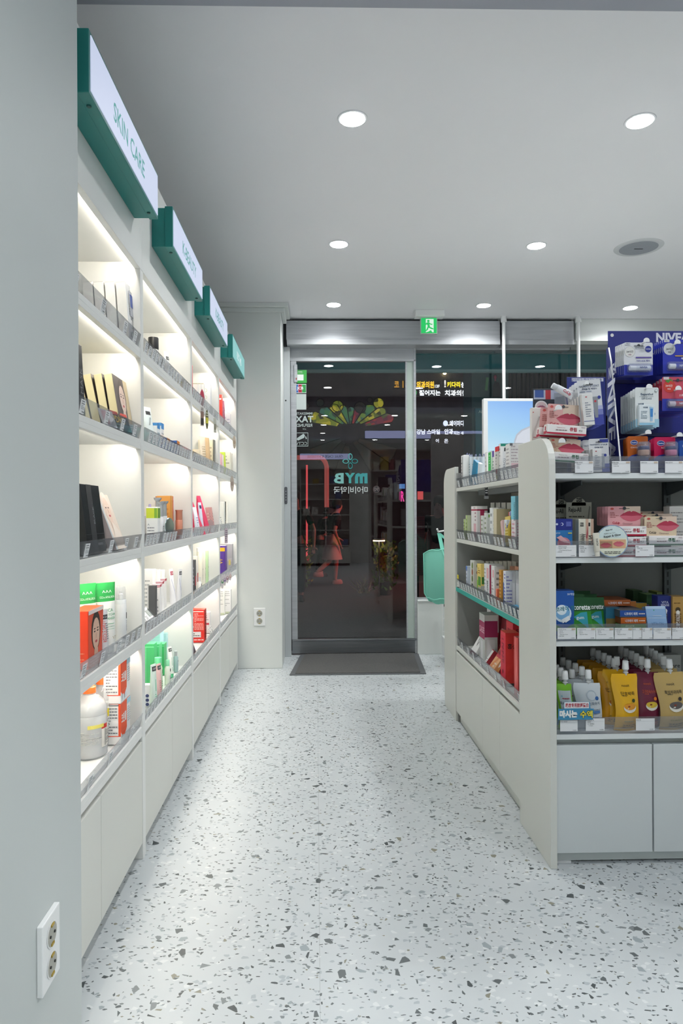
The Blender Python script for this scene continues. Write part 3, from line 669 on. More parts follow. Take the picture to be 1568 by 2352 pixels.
# ---- first cabinet, top shelf
o = boxL('mask_box', 4, 300, 648, -.585, .09, .030, '#f0f0ee', {'F': [('t', 'MASK', .5, .6, .06, '#9ba0a6', 90), ('l', .62, .1, .9, .7, 8, '#9da1a5'), ('r', .35, .12, .5, .2, '#5f656b')], 'L': [('r', 0, .985, 1, 1, '#d8d8d4')]},
         'white upright carton with foil sachet taped on, rightmost on the top shelf of the nearest cabinet', tilt=4)
MB().box(.0, .035, -.0185, -.0165, .09, .17, mat('#c6cad6', .2, .7)).box(.004, .03, -.0192, -.0188, .12, .16, mat('#3a55a8', .4)).build('foil_sachet', o)
m = MB(); m.tube([(0.02+.012*math.cos(a*math.pi/6), .004, .185+.016*math.sin(a*math.pi/6)) for a in range(7)], .0018, mat('#5a62c0', .3)); m.build('hang_loop', o)
o['label'] = 'white carton with foil sachet taped on, rightmost, nearest cabinet top shelf'
g = 'white cartons with blue loops on the top shelf of the nearest cabinet'
deeper(o, 4, .034, '%s white carton with blue loop, counting from front, nearest top shelf', g)
Yp = dep(205, -.60)
for k in range(2):
    o = carton('foil_packet', .09, .006, .13, '#dfe3ee', {'F': [('c', .7, .85, .2, '#5a66d0'), ('c', .7, .85, .14, '#e6e9f4'), ('l', .1, .1, .9, .6, 8, '#aab0c8')]}, .2)
    setL(o, -.59-.02*k, 1.70+.06*k, 4, '%s foil packet with blue ring behind the topmost tag strip' % ('clear white' if k == 0 else 'second'), 'packet', rz=105, tilt=18)
# ---- first cabinet, fourth shelf
boxL('mask_box', 3, 187, 788, -.575, .035, .03, '#202124', {'L': [('t', 'II', .5, .55, .1, '#9a9a9a', 90), ('t', '(000)', .5, .3, .05, '#8d8d8d', 90)], 'F': [('t', 'MASK', .5, .5, .1, '#8d8d8d', 90)]}, 'tall black carton at the wall edge of the fourth shelf, nearest cabinet', tilt=3)
cream = '#e9deb2'
o = boxL('mask_box', 3, 279, 858, -.575, .15, .023, cream, {'F': [('r', 0, 0, 1, 1, '#5b5350'), ('r', .72, 0, 1, 1, '#cdbb98'), ('face', .5, .62, .42, '#4b403c', '#dcc4b8'), ('t', '200X', .32, .2, .16, '#f0ece6', 0, .02, .5), ('t', 'PREMIUM', .35, .08, .05, '#f0ece6')], 'B': [('r', 0, 0, 1, 1, '#2a1410')]},
         'cream carton with a woman portrait and 200X lettering on the nearest cabinet', tilt=9)
deeper(o, 5, .027, '%s cream edged carton from the front, standing behind the 200X carton', 'cream cartons with portrait fronts on the nearest cabinet', tilts=[9, 10, 11.5, 13, 14])
def sachet(px0, X, Y, w, h, c, items, lab, rz=80, tilt=20, j=3, dz=.005):
    o = carton('sachet', w, .004, h, c, {'F': items}, .15); setL(o, X, Y, j, lab, 'sachet', rz=rz, tilt=tilt, dz=dz); return o
sachet(0, -.567, 2.03, .11, .062, '#1d3b3e', [('r', 0, .82, 1, 1, '#c0392b'), ('t', 'PDRN', .42, .6, .34, '#d8b02a', 0, .02, .8), ('r', .55, .05, .98, .4, '#27656a'), ('l', .05, .1, .5, .35, 3, '#6da3a3')], 'black and yellow foil sachet lying in the tag strip of the fourth shelf')
sachet(0, -.567, 1.90, .08, .05, '#c9ccd1', [('r', .1, .1, .5, .9, '#b8929a'), ('p', [(.5, .1), (.9, .5), (.6, .95)], '#eef0f2')], 'silver and pink foil sachet in the tag strip of the fourth shelf')
sachet(0, -.568, 2.13, .06, .04, '#d8dadf', [('l', .1, .1, .9, .9, 4, '#70757c')], 'crumpled clear sachet at the right end of the fourth shelf tag strip')
# ---- first cabinet, third shelf
boxL('mask_box', 2, 183, 1110, -.60, .05, .03, '#e4e2e6', None, 'pale carton against the wall edge, third shelf, nearest cabinet')
o = boxL('mask_box', 2, 203, 1112, -.575, .15, .045, '#191b1d', {'F': [('r', .28, 0, .55, 1, '#26282b'), ('t', 'BLACK', .52, .55, .06, '#8f9398', 90), ('t', 'MEDIHEAL', .7, .12, .035, '#c8cacc'), ('r', .0, .27, 1, .275, '#303336')], 'L': [('t', 'BLACK', .5, .6, .04, '#8f9398', 90)]},
         'black upright carton with vertical lettering, front one on the third shelf', tilt=7, rough=.25)
deeper(o, 2, .06, '%s black carton from the front on the third shelf, mostly hidden', 'black cartons on the third shelf of the nearest cabinet')
o = boxL('mask_box', 2, 268, 1130, -.555, .10, .02, '#cfc7c6', {'F': [('r', 0, 0, 1, 1, '#e2d2c4'), ('r', 0, 0, .12, 1, '#b9c2c6'), ('face', .5, .72, .55, '#e6d8cc', '#e3c9b8'), ('p', [(.2, .1), (.5, .5), (.9, .3), (.9, 0), (.2, 0)], '#e8dccf')], 'L': [('r', 0, 0, 1, 1, '#a99f9f')]},
         'beige carton with a pale portrait leaning back on the third shelf, nearest cabinet', tilt=20)
deeper(o, 2, .045, '%s leaning beige carton, behind the pale portrait carton', 'leaning beige cartons on the third shelf', dy=-.03)
# ---- first cabinet, second shelf
def cica(px, X, lab, yt=1334):
    Y = dep(px, X); h = topz(yt, Y)-SZ[1]-.003
    o = squeeze_tube('squeeze_tube', .026, h, '#eceee9', '#f1f2f0', [('t', 'CICA', .5, .56, .05, '#4f9a72', 0, .01, .6), ('t', 'MILD FOAM', .5, .49, .04, '#4f9a72', 0, .005, .8), ('t', 'CLEANSER', .5, .43, .04, '#4f9a72', 0, .005, .8), ('r', .2, .34, .8, .35, '#6fb08c'), ('t', 'VT COSMETICS', .5, .3, .02, '#5d9f7c'), ('r', .2, .26, .8, .265, '#6fb08c'), ('t', 'VT', .75, .12, .05, '#b3a27c'),
        ('t', 'CICA x HYALURON', .5, .77, .035, '#e8f2ea', 0, 0, .8), ('t', '^^^', .5, .86, .04, '#e8f2ea')], .022, top=.32, topc='#2f9c4e')
    return setL(o, X, Y, 1, lab, 'tube', 'green topped squeeze tubes', rz=48)
cica(241, -.60, 'white squeeze tube with green crimped top, right of the two on the second shelf')
cica(196, -.63, 'white squeeze tube with green crimped top, left one behind the orange carton', 1336)
boxL('face_cream_box', 1, 201, 1400, -.575, .12, .05, '#e8401c', {'F': [('r', 0, 0, 1, 1, '#d9563a'), ('face', .5, .56, .5, '#3a2c26', '#d9b39c'), ('r', 0, 0, 1, .2, '#c43a26'), ('l', .1, .04, .9, .18, 3, '#e8a090'), ('r', 0, .93, 1, 1, '#e8dcd6')], 'L': [('t', 'COLLAGEN', .5, .7, .03, '#f08d70', 90), ('l', .2, .1, .8, .4, 6, '#f08d70')]}, 'bright orange carton with a woman portrait on the second shelf, nearest cabinet')
Y = dep(234, -.578); o = squeeze_tube('squeeze_tube', .015, topz(1396, Y)-SZ[1]-.003, '#cfcfd2', '#b9babd', [('r', .1, .78, .95, .88, '#2a2c2e'), ('t', 'CICA', .52, .83, .05, '#dadde0', 0, 0, .6), ('t', 'REEDLE SHOT', .4, .5, .1, '#d4483c', 90, 0, .5), ('l', .55, .3, .9, .7, 8, '#6d7074')], .02); setL(o, -.578, Y, 1, 'slim silver grey tube with black label right of the orange carton', 'tube', rz=60)
def pumpb(px, X, r, yt, lab, name='pump_bottle'):
    Y = dep(px, X); h = topz(yt, Y)-SZ[1]-.003; hb = h*.68
    o = bottle(name, [(r*.95, 0), (r, .003), (r, hb-.004), (r*.96, hb)], '#eef0f1', None, None, [('r', .60, .62, .72, .78, '#33363a'), ('l', .58, .3, .8, .58, 7, '#8d9196')], rlab=r, zlab=(0, hb))
    MB().lathe([(r*.94, hb), (r*.94, hb+.012), (r*.9, hb+.014)], mat('#e6eaec', .35), 20).build('collar', o, smooth=True)
    MB().lathe([(r*.86, hb+.014), (r*.86, h-.012), (r*.8, h-.003), (r*.4, h)], CLEAR, 20).build('clear_cap', o, smooth=True)
    MB().lathe([(r*.4, hb+.014), (r*.4, hb+.03), (r*.2, hb+.032), (r*.2, h-.014)], WHITE, 14).build('pump', o, smooth=True)
    return setL(o, X, Y, 1, lab, 'bottle', rz=60)
pumpb(276, -.60, .0175, 1342, 'white foam pump bottle with clear cap, front one beside the green topped tubes')
pumpb(290, -.62, .015, 1343, 'slimmer white pump bottle behind the foam pump bottle, second shelf')
# ---- first cabinet, bottom shelf
Yj = 1.93
jug = bottle('saline_jug', [(.046, 0), (.05, .004), (.05, .05), (.048, .054), (.05, .058), (.05, .112), (.048, .116), (.05, .12), (.049, .135), (.042, .152), (.026, .166), (.017, .170), (.017, .178)], '#f0f0ee', [(.019, .174), (.019, .19), (.017, .192)], '#ee6a2c',
    [('r', .55, .2, .95, .72, '#e6e2d8'), ('r', .55, .62, .7, .72, '#c8352b'), ('r', .3, .66, .6, .74, '#dfd36a'), ('l', .62, .22, .9, .6, 12, '#5d6063'), ('l', .1, .3, .5, .6, 9, '#c6c6c0')], n=30, body=MILKY, rlab=.05, zlab=(.004, .125))
MB().lathe([(.044, .003), (.047, .006), (.047, .128), (.04, .148), (.001, .15)], mat('#f4f5f5', .3, alpha=.6), 28).build('liquid', jug, smooth=True)
m = MB(); m.tube([(-.028, 0, .158), (-.02, 0, .176), (0, 0, .184), (.02, 0, .176), (.028, 0, .158)], .004, CLEAR); m.build('handle', jug)
setL(jug, -.640, Yj, 0, 'large translucent saline jug with orange cap on the bottom shelf', 'jug', rz=50)
j2 = bottle('saline_bottle', [(.026, 0), (.028, .003), (.028, .05), (.0265, .053), (.028, .056), (.028, .125), (.0265, .128), (.028, .132), (.027, .155), (.018, .17), (.013, .174), (.013, .182)], '#eee', [(.016, .176), (.016, .192), (.014, .194)], '#ee6a2c',
    [('r', .2, .15, .95, .85, '#efeeea'), ('t', '생리식염수', .55, .76, .08, '#3b3d40', 0, .01, .5), ('r', .25, .5, .7, .68, '#e6d01e'), ('l', .25, .18, .9, .46, 10, '#6d7074')], body=CLEAR, rlab=.028, zlab=(.02, .15))
setL(j2, -.632, 2.02, 0, 'clear saline bottle with yellow band label behind the large jug', 'bottle', rz=55)
def salt(yt, z0, lab):
    d = .05; w = .10; Xf = -.573; Y = dep(275, Xf); h = .118
    o = carton('saline_carton', w, d, h, '#f2f1ef', {'F': [('r', 0, .3, .62, 1, '#f05a2e'), ('p', [(0, .3), (.3, .12), (.62, .3)], '#f05a2e'), ('t', '크린클', .3, .62, .24, '#f6f4f0', 0, .03, .5), ('r', .62, .86, 1, 1, '#a9d4e4'), ('l', .68, .4, .95, .8, 7, '#a9adb2'), ('c', .2, .14, .09, '#dfe6ec'), ('c', .45, .14, .09, '#dfe6ec')],
        'L': [('r', .86, .2, 1, 1, '#e24a22'), ('r', .2, .2, .88, .22, '#e24a22'), ('r', .2, .96, .88, .98, '#3a3c3f'), ('l', .15, .25, .8, .93, 9, '#7c8086')], 'T': [('r', 0, 0, 1, 1, '#f05a2e')]})
    o.location = (Xf-d/2, Y+w/2, SZ[0]+.0025+z0); o.rotation_euler = (0, 0, R(90)); tag(o, lab, 'box', 'stacked saline cartons'); return o
salt(0, 0, 'orange and white saline carton, lower of the two stacked on the bottom shelf'); salt(0, .1195, 'orange and white saline carton, upper of the two stacked on the bottom shelf')
# ---- second cabinet
def rnd_(name, j, px, X, r, prof, c, cap, capc, lab, cat='bottle', deco=None, rz=60, body=None, zl=None, rough=.3, tilt=0):
    o = bottle(name, prof, c, cap, capc, deco, rlab=r, zlab=zl or (0, prof[-1][1]), body=body, rough=rough); return setL(o, X, dep(px, X), j, lab, cat, rz=rz, tilt=tilt)
LOGO = [('r', .45, .7, .75, .84, '#2a2c2e'), ('t', 'CNP', .6, .77, .08, '#eceff0', 0, 0, .3), ('l', .45, .25, .8, .55, 5, '#8d9196')]
rnd_('toner_bottle', 4, 354, -.61, .019, [(.018, 0), (.019, .002), (.019, .088), (.017, .09)], '#f1f1ef', [(.0185, .09), (.0195, .091), (.0195, .132), (.0185, .134)], '#1b1c1e', 'white toner bottle with tall glossy black cap on the top shelf', deco=LOGO)
rnd_('dropper_bottle', 4, 373, -.60, .010, [(.009, 0), (.01, .002), (.01, .05), (.006, .055)], '#d9dbdd', [(.007, .055), (.007, .075)], '#222426', 'small silver bottle with black cap beside the toner bottle')
def tubeL(j, px, X, r, yt, c, capc, deco, lab, rz=60, tilt=0, top=None, topc=None, caph=.016, name='squeeze_tube'):
    Y = dep(px, X); h = topz(yt, Y)-SZ[j]-.003; o = squeeze_tube(name, r, h, c, capc, deco, caph, top, topc); return setL(o, X, Y, j, lab, 'tube', rz=rz, tilt=tilt)
BL = [('r', .2, .7, .85, .82, '#1f2123'), ('t', 'CNP', .52, .76, .07, '#eceff0', 0, 0, .5), ('l', .2, .2, .8, .5, 5, '#9aa0a6')]
tubeL(4, 389, -.60, .012, 806, '#f0f1f2', '#c9d4da', BL, 'white leaning tube with black logo on the top shelf of the second cabinet', tilt=6)
rnd_('serum_bottle', 4, 404, -.63, .013, [(.012, 0), (.013, .002), (.013, .07), (.007, .076)], '#f4f4f2', [(.008, .076), (.008, .10), (.006, .104)], '#f3f4f4', 'white serum bottle with slim white pump, behind the amber jar', deco=LOGO)
rnd_('jar', 4, 411, -.60, .018, [(.017, 0), (.018, .003), (.018, .03), (.016, .034), (.016, .04)], '#c9b36a', [(.017, .036), (.017, .048)], '#e8d9a0', 'small amber glass jar with pale gold lid on the top shelf', 'jar')
tubeL(4, 418, -.62, .014, 837, '#f1f2f3', '#eceeef', [('t', 'CNP', .5, .72, .08, '#2b2e31', 0, 0, .5)], 'white tube with blue crimped end on the top shelf of the second cabinet', top=.4, topc='#2f7fd0')
for k in range(3):
    tubeL(3, 346-k*5, -.59-.03*k, .019, 932+k*2, '#dfeaea', '#b8c8ca', [('r', .25, .78, .8, .88, '#222426'), ('t', 'WATER', .5, .6, .05, '#37474f', 70, .005, .5), ('c', .7, .14, .1, '#8a969a')], '%s aqua white pouch shaped tube at the left of the fourth shelf, second cabinet' % ordl(k), tilt=8, caph=.008)
for k in range(2):
    boxL('capsule_box', 3, 362+k*9, 970, -.60, .045, .03, '#eef2f4', {'F': [('r', 0, .8, 1, 1, '#3a86c8'), ('l', .1, .1, .9, .7, 5, '#8fa3b0')], 'L': [('r', 0, .9, 1, 1, '#3a86c8')]}, '%s small white carton with blue top edge on the fourth shelf' % ('left' if k == 0 else 'right'))
for k, (px, yt) in enumerate([(384, 983), (407, 982)]):
    for q in range(2):
        o = boxL('vitamin_box', 3, px, yt, -.578-.032*q, .055, .03, '#2a62a8', {'F': [('r', 0, .72, 1, 1, '#e88a2a'), ('r', 0, 0, 1, .08, '#e8ecf0'), ('l', .1, .2, .9, .6, 4, '#c2d2ea')], 'L': [('r', 0, .78, 1, 1, '#2a62a8'), ('r', 0, .72, 1, .78, '#dfe6ee'), ('t', 'V-C', .5, .62, .12, '#e8a04a', 0, .02), ('l', .1, .12, .9, .5, 4, '#e6edf5'), ('r', 0, 0, 1, .05, '#f0f2f4')], 'T': [('r', 0, 0, 1, 1, '#e88a2a')]},
            '%s blue carton with orange top, %s pair on the fourth shelf' % (('front', 'rear')[q], ('left', 'right')[k]), group='blue and orange cartons on the fourth shelf', h=.055 if k == 0 else .062)
        if k: boxL('flap_card', 3, px+3, 972, -.60-.032*q, .02, .002, '#ec8c30', None, '%s orange card standing behind the right blue cartons' % ('front' if q == 0 else 'rear'), 'card', h=.072)
# third shelf
for k in range(2):
    boxL('cream_box', 2, 362, 1162, -.585-.045*k, .04, .042, '#f3f4f2', {'L': [('r', 0, .68, 1, .96, '#c8d43a'), ('r', .7, .68, .95, .96, '#7fae3a'), ('t', 'A', .2, .5, .06, '#8d9196'), ('l', .1, .12, .7, .45, 4, '#8d9196')], 'F': [('r', 0, .68, 1, .96, '#6f9c3a')]}, '%s white carton with lime green band, third shelf' % ('front' if k == 0 else 'rear'))
for k, (px, X, yt) in enumerate([(362, -.62, 1141), (370, -.60, 1150), (378, -.605, 1149)]):
    Y = dep(px, X); h = topz(yt, Y)-SZ[2]-.003
    o = bottle('airless_pump', [(.010, 0), (.011, .002), (.011, h*.55), (.010, h*.56), (.010, h*.62)], '#dfe1e4', None, None, [('l', .3, .2, .8, .8, 5, '#7d8288')], rlab=.011, zlab=(0, h*.5), rough=.2)
    MB().lathe([(.008, h*.62), (.008, h*.92), (.013, h*.95), (.015, h*.98), (.015, h)], mat('#b9bdc2', .25, .5), 18).build('pump_head', o, smooth=True)
    setL(o, X, Y, 2, '%s silver airless pump bottle from the left, third shelf of the second cabinet' % ['first', 'second', 'third'][k], 'bottle', 'silver airless pumps')
o = MB().lathe([(.028, 0), (.03, .002), (.028, .004)], mat('#9fb4ba', .08, .9), 28, Matrix.Translation((0, 0, .055)) @ Matrix.Rotation(R(90), 4, 'X'), sx=.8, sy=1.15).box(-.006, .006, -.002, .004, 0, .025, CLEAR).build('hand_mirror', smooth=False); setL(o, -.572, dep(388, -.572), 2, 'small oval tilted mirror disc standing at the front of the third shelf', 'mirror', rz=55)
for k, (px, yt, c, w_) in enumerate([(391, 1137, '#d9984a', .05), (396, 1138, '#b8304a', .02), (386, 1138, '#c98a60', .04)]):
    boxL('serum_box', 2, px, yt, -.60-.02*k, w_, .055, c, {'L': [('l', .15, .1, .85, .85, 7, '#c47e38' if k != 1 else '#d77a8a')], 'F': [('r', .1, .1, .9, .9, c)]}, ['gold orange carton behind the rose gold bottle', 'narrow dark red carton behind the rose gold bottle', 'copper coloured carton left of the dark red one'][k])
rnd_('serum_bottle', 2, 411, -.60, .0155, [(.014, .012), (.0155, .014), (.0155, .075), (.014, .077), (.0145, .08), (.0145, .115), (.016, .117), (.016, .121), (.001, .121)], '#c98a72', None, None, 'tall rose gold serum bottle on a pink base, third shelf', rough=.18)
rnd_('serum_bottle', 2, 419, -.62, .008, [(.0075, .012), (.008, .014), (.008, .1), (.006, .102)], '#b23a4a', [(.0075, .102), (.0075, .118)], '#c98a72', 'slim red bottle with rose gold cap beside the pink base')
o = carton('counter_riser', .115, .035, .012, '#c94f5e', {'T': [('r', .05, .1, .95, .2, '#e8c0c6')]}); setL(o, -.585, dep(399, -.57)+.05, 2, 'low pink acrylic display base under the rose gold bottle', 'display base')
for k, px in enumerate((344, 364)):
    o = MB().lathe([(.004, 0), (.006, .002), (.006, .02), (.003, .024), (.003, .03), (.0055, .034), (.004, .045)], mat('#b9b0dc', .3), 12).build('ampoule', smooth=True); setL(o, -.64, dep(px, -.64), 2, '%s tiny violet ampoule standing on a white tray, third shelf' % ('left' if k == 0 else 'right'), 'ampoule', dz=.10)
o = carton('acrylic_riser', .2, .05, .099, '#f2f3f4', None); setL(o, -.66, 2.46, 2, 'white riser block behind the lime banded cartons, third shelf', 'riser')
# second shelf
for k in range(3):
    boxL('serum_box', 1, 350+k*11, 1306+k, -.63-.01*k, .05, .06, '#f2f2f1', {'L': [('l', .2, .1, .8, .8, 8, '#a8acb0')], 'F': [('t', 'SERUM', .5, .5, .08, '#6a6e72', 90)], 'T': [('r', 0, 0, 1, .1, '#d8d8d6')]}, '%s white serum carton of the back row, second shelf of the second cabinet' % ordl(k), group='white serum cartons at the back of the second shelf')
boxL('serum_box', 1, 357, 1313, -.595, .02, .032, '#4a4c50', {'L': [('r', 0, 0, .15, 1, '#d9dadb')]}, 'slim charcoal grey carton among the white serum cartons', h=.125)
for k in range(3):
    boxL('serum_box', 1, 366+k*6, 1325-k*10, -.60-.015*k, .03, .03, '#f0efef', {'L': [('r', 0, .9, 1, 1, '#c99aa6'), ('l', .2, .1, .8, .8, 6, '#9a9da1'), ('t', 'EX', .5, .5, .06, '#3a3c3f', 0, .01)], 'F': [('r', 0, .92, 1, 1, '#b0304a')]}, '%s white carton with rose top edge from the left, second shelf' % ['first', 'second', 'third'][k], h=.12)
o = carton('device_box', .11, .012, .07, '#f1f2f3', {'F': [('r', .5, .45, .68, .85, '#9ba39f'), ('r', .72, .45, .9, .85, '#8f9793'), ('r', .1, .2, .3, .3, '#b0b4b8'), ('t', '2X', .2, .5, .2, '#3c3f42'), ('r', .92, .3, .98, .9, '#4a4c4f')]}); setL(o, -.572, 2.42, 1, 'white device box with two grey display windows lying slanted at the front', 'box', tilt=42)
for k, px in enumerate((397, 407)):
    tubeL(1, px, -.60, .012, 1304, '#f1f1f3', '#e9e9ec', [('r', .1, .82, .9, .93, '#a02040' if k == 0 else '#2c2f33'), ('t', 'CNP', .5, .87, .06, '#f2f2f4', 0, 0, .6), ('p', [(.1, .7), (.5, .3), (.9, .1), (.9, .15), (.5, .36), (.14, .72)], '#9aa0c8')], ['white tube with dark red label leaning on the second shelf', 'white tube with black label leaning right of the dark red labelled one'][k], tilt=-5 if k else 4, rz=70)
# bottom shelf
for k, (px, c) in enumerate([(366, '#a9d9df'), (381, '#b2e0e4')]):
    boxL('cream_box', 0, px, 1452, -.66, .07, .07, c, {'L': [('r', 0, .9, 1, .905, '#8fc3ca')], 'T': [('r', 0, 0, 1, 1, '#c3e8ea')]}, '%s pale aqua carton at the back of the bottom shelf, second cabinet' % ('left' if k == 0 else 'right'))
for k, (px, c) in enumerate([(352, '#3fae6a'), (364, '#4cb877'), (375, '#3fae6a')]):
    boxL('cream_box', 0, px, 1476, -.62-.008*k, .05, .06, c, {'L': [('r', .45, .05, .5, .95, '#6ccb92'), ('r', 0, .93, 1, .95, '#7ad29c')], 'T': [('r', 0, 0, 1, 1, '#5cc488')]}, '%s green carton from the left behind the green capped bottle' % ['first', 'second', 'third'][k], group='green cartons on the bottom shelf')
rnd_('toner_bottle', 0, 361, -.592, .0165, [(.0155, 0), (.0165, .003), (.0165, .098), (.014, .106), (.013, .108)], '#c9dcc0', [(.0125, .108), (.0135, .109), (.0135, .136), (.0125, .138)], '#6fd39a', 'tall pale green toner bottle with mint green cap', deco=[('r', .62, .72, .72, .86, '#333'), ('l', .5, .2, .8, .5, 4, '#7da07a')])
rnd_('serum_bottle', 0, 383, -.59, .012, [(.011, 0), (.012, .003), (.012, .062), (.007, .072)], '#eef0e6', [(.0075, .072), (.0075, .094), (.006, .096)], '#8fd6b0', 'small ivory bottle with mint cap beside the tall toner', deco=[('r', .5, .7, .66, .86, '#2a2c2e'), ('l', .45, .3, .8, .5, 3, '#8d9196')])
GL = [('r', .15, .82, .95, .94, '#26292b'), ('t', 'CNP', .55, .88, .06, '#eef1f2', 0, 0, .5), ('p', [(.4, .3), (.48, .3), (.6, .6), (.52, .6)], '#58b58c'), ('l', .3, .08, .8, .24, 3, '#58b58c')]
tubeL(0, 350, -.572, .013, 1521, '#dff0e6', '#d2ece0', GL, 'pale mint squeeze tube at the front left of the bottom shelf', rz=65)
tubeL(0, 362, -.574, .011, 1520, '#f0c9c6', '#f0d5d2', [(a[0],)+a[1:-1]+(a[-1],) for a in GL[:2]]+[('l', .3, .1, .8, .5, 6, '#d08a8a')], 'pale pink squeeze tube beside the mint tube', rz=65)
tubeL(0, 391, -.60, .012, 1482, '#f1f1ee', '#62c894', GL, 'white squeeze tube with green foot behind the ivory bottle', rz=65, tilt=4)
rnd_('ampoule_bottle', 0, 402, -.60, .010, [(.009, 0), (.01, .003), (.01, .062), (.006, .068)], '#9fb9bb', [(.0065, .068), (.0065, .088)], '#b9bcc0', 'blue grey ampoule bottle with silver cap, bottom shelf', deco=[('t', 'A', .6, .7, .12, '#2a2d30', 20, .02)])
for k, (px, X) in enumerate([(406, -.635), (420, -.60)]):
    tubeL(0, px, X, .0155, 1458+k*3, '#edf1ef', '#f2f3f2', [('r', .1, .42, .9, .52, '#26292b'), ('t', 'CNP', .5, .47, .06, '#eef1f2', 0, 0, .5), ('l', .25, .6, .8, .85, 5, '#7d9a94'), ('l', .3, .1, .8, .32, 3, '#9aa8a6')], ['large white tube with black band, left of the pair on the bottom shelf', 'large white tube with black band, right of the pair on the bottom shelf'][k], rz=58)
boxL('cream_box', 0, 346, 1516, -.578, .03, .03, '#eceff2', {'L': [('c', .5, .1+.0, .2, '#2c3a6a'), ('c', .5, .3, .2, '#2c3a6a'), ('c', .5, .5, .2, '#2c3a6a')]}, 'small white carton with navy dots at the left edge of the bottom shelf', h=.075)
# ---- third cabinet
boxL('cream_box', 4, 442.5, 838, -.60, .02, .04, '#d8767c', None, 'slim pink carton at the left edge of the third cabinet top shelf')
for k in range(3):
    boxL('serum_box', 4, 455+k*7, 880, -.61+.008*k, .04, .06, '#efeeea', {'L': [('r', 0, .97, 1, 1, '#b9b49a'), ('l', .2, .5, .8, .9, 3, '#a8a8a2')]}, '%s white carton from the left on the third cabinet top shelf' % ['first', 'second', 'third'][k], group='white cartons on the third cabinet top shelf')
o = MB().prism([(0, 0), (.012, .02), (.014, .05), (.008, .085), (0, .1), (-.008, .085), (-.014, .05), (-.012, .02)], .002, mat('#9c2f44', .4), Tz).build('leaf_tag'); setL(o, -.575, dep(465, -.575), 4, 'maroon leaf shaped tag in front of the white cartons', 'tag', rz=30)
for k in range(2):
    boxL('serum_box', 4, 484, 882, -.59-.07*k, .05, .055, '#eff0f2', {'L': [('c', .5, .82, .18, '#c8cc9a'), ('c', .5, .82, .14, '#eff0f2'), ('c', .5, .62, .18, '#c8cc9a'), ('c', .5, .62, .14, '#eff0f2'), ('c', .5, .42, .18, '#c8cc9a'), ('c', .5, .42, .14, '#eff0f2'), ('l', .2, .08, .8, .3, 4, '#a9adb3')]}, '%s white carton with three pale rings, third cabinet top shelf' % ('front' if k == 0 else 'rear'))
def hang(px, y0, y1, w, c, items, lab, X=-.546, shape='r', rz=60):
    Y = dep((px), X); z1 = topz(y0, Y); h = z1-topz(y1, Y)
    if shape == 'r': mb = MB().box(-w/2, w/2, -.0005, .0005, -h, 0, mat(c, .4))
    else: mb = MB().prism([(w/2*math.cos(a*math.pi/10), -h/2+h/2*math.sin(a*math.pi/10)) for a in range(20)], .001, mat(c, .4), Tz)
    o = mb.build('hanging_tag', loc=(X, Y, z1), rot=(0, 0, R(rz))); tag(o, lab, 'tag')
    m = MB(); draw(m, items, w, h, lambda u, v, l: Vector((-w/2+u, -.0012-l, -h+v))); m.build('printed_label', o)
hang(465, 933, 978, .024, '#d9d2cc', [('r', .05, .05, .95, .4, '#2b2624'), ('r', .05, .4, .95, .75, '#8a6f62'), ('l', .1, .78, .9, .95, 2, '#4a4a4a')], 'dark hanging tag with a photo under the third cabinet top shelf')
hang(476, 941, 985, .022, '#5c5a35', [('r', .1, .3, .9, .6, '#c9c23e'), ('l', .1, .65, .9, .9, 2, '#d8d8c0')], 'olive and yellow curled hanging tag right of the dark one', shape='o')
hang(494.5, 960, 993, .022, '#b9b9ae', [('r', .1, .2, .9, .6, '#8c8878')], 'grey hanging tag at the right end under the third cabinet top shelf')
for k in range(2):
    rnd_('jar', 3, 451-k*2, -.60-.05*k, .024, [(.022, 0), (.024, .003), (.024, .045), (.022, .048)], '#5c3d30', [(.02, .048), (.021, .049), (.021, .078), (.02, .08)], '#e6d8bc', '%s dark brown jar with cream lid on the third cabinet' % ('front' if k == 0 else 'rear'), 'jar', deco=[('t', 'AHC', .5, .5, .2, '#c8a98a', 0, .01, .3)])
tubeL(3, 465, -.60, .02, 1002, '#e9dcc6', '#dccdb2', [('l', .2, .3, .8, .7, 5, '#b9a27c')], 'broad beige squeeze tube right of the brown jar', rz=60, caph=.006)
tubeL(3, 478, -.585, .018, 1004, '#d8b98e', '#cfae82', None, 'tan pointed squeeze tube, third cabinet fourth shelf', rz=60, caph=.004, tilt=3)
for k in range(2):
    boxL('serum_box', 3, 492-k*4, 1009, -.585-.035*k, .07, .045, '#efe5c8', {'L': [('r', .85, 0, 1, 1, '#6d6a60'), ('l', .2, .15, .7, .8, 5, '#b8a888')], 'F': [('r', 0, 0, 1, 1, '#8f8d84')]}, '%s ivory carton with grey edge on the third cabinet' % ('front' if k == 0 else 'rear'))
def wedge(px, yt, w, d, c, lab, items=None, j=2, X=-.60):
    Y = dep(px, X); h = topz(yt, Y)-SZ[j]-.003
    mb = MB().prism([(-d/2, 0), (d/2, 0), (d/2-.006, h)], w, mat(c, .35), Matrix(((0, 0, 1, -w/2), (1, 0, 0, 0), (0, 1, 0, 0), (0, 0, 0, 1))))
    o = mb.build('leaflet_stand'); setL(o, X, Y, j, lab, 'stand', rz=60)
wedge(449, 1150, .05, .09, '#c92a52', 'crimson wedge shaped display card at the left of the third shelf')
wedge(467, 1137, .03, .08, '#cf2f58', 'tall crimson wedge card with blue tube in front')
tubeL(2, 455, -.58, .012, 1162, '#eceef4', '#dfe3f2', [('l', .2, .2, .8, .6, 4, '#9aa2c8')], 'short white tube leaning on the crimson wedge', tilt=10, rz=60)
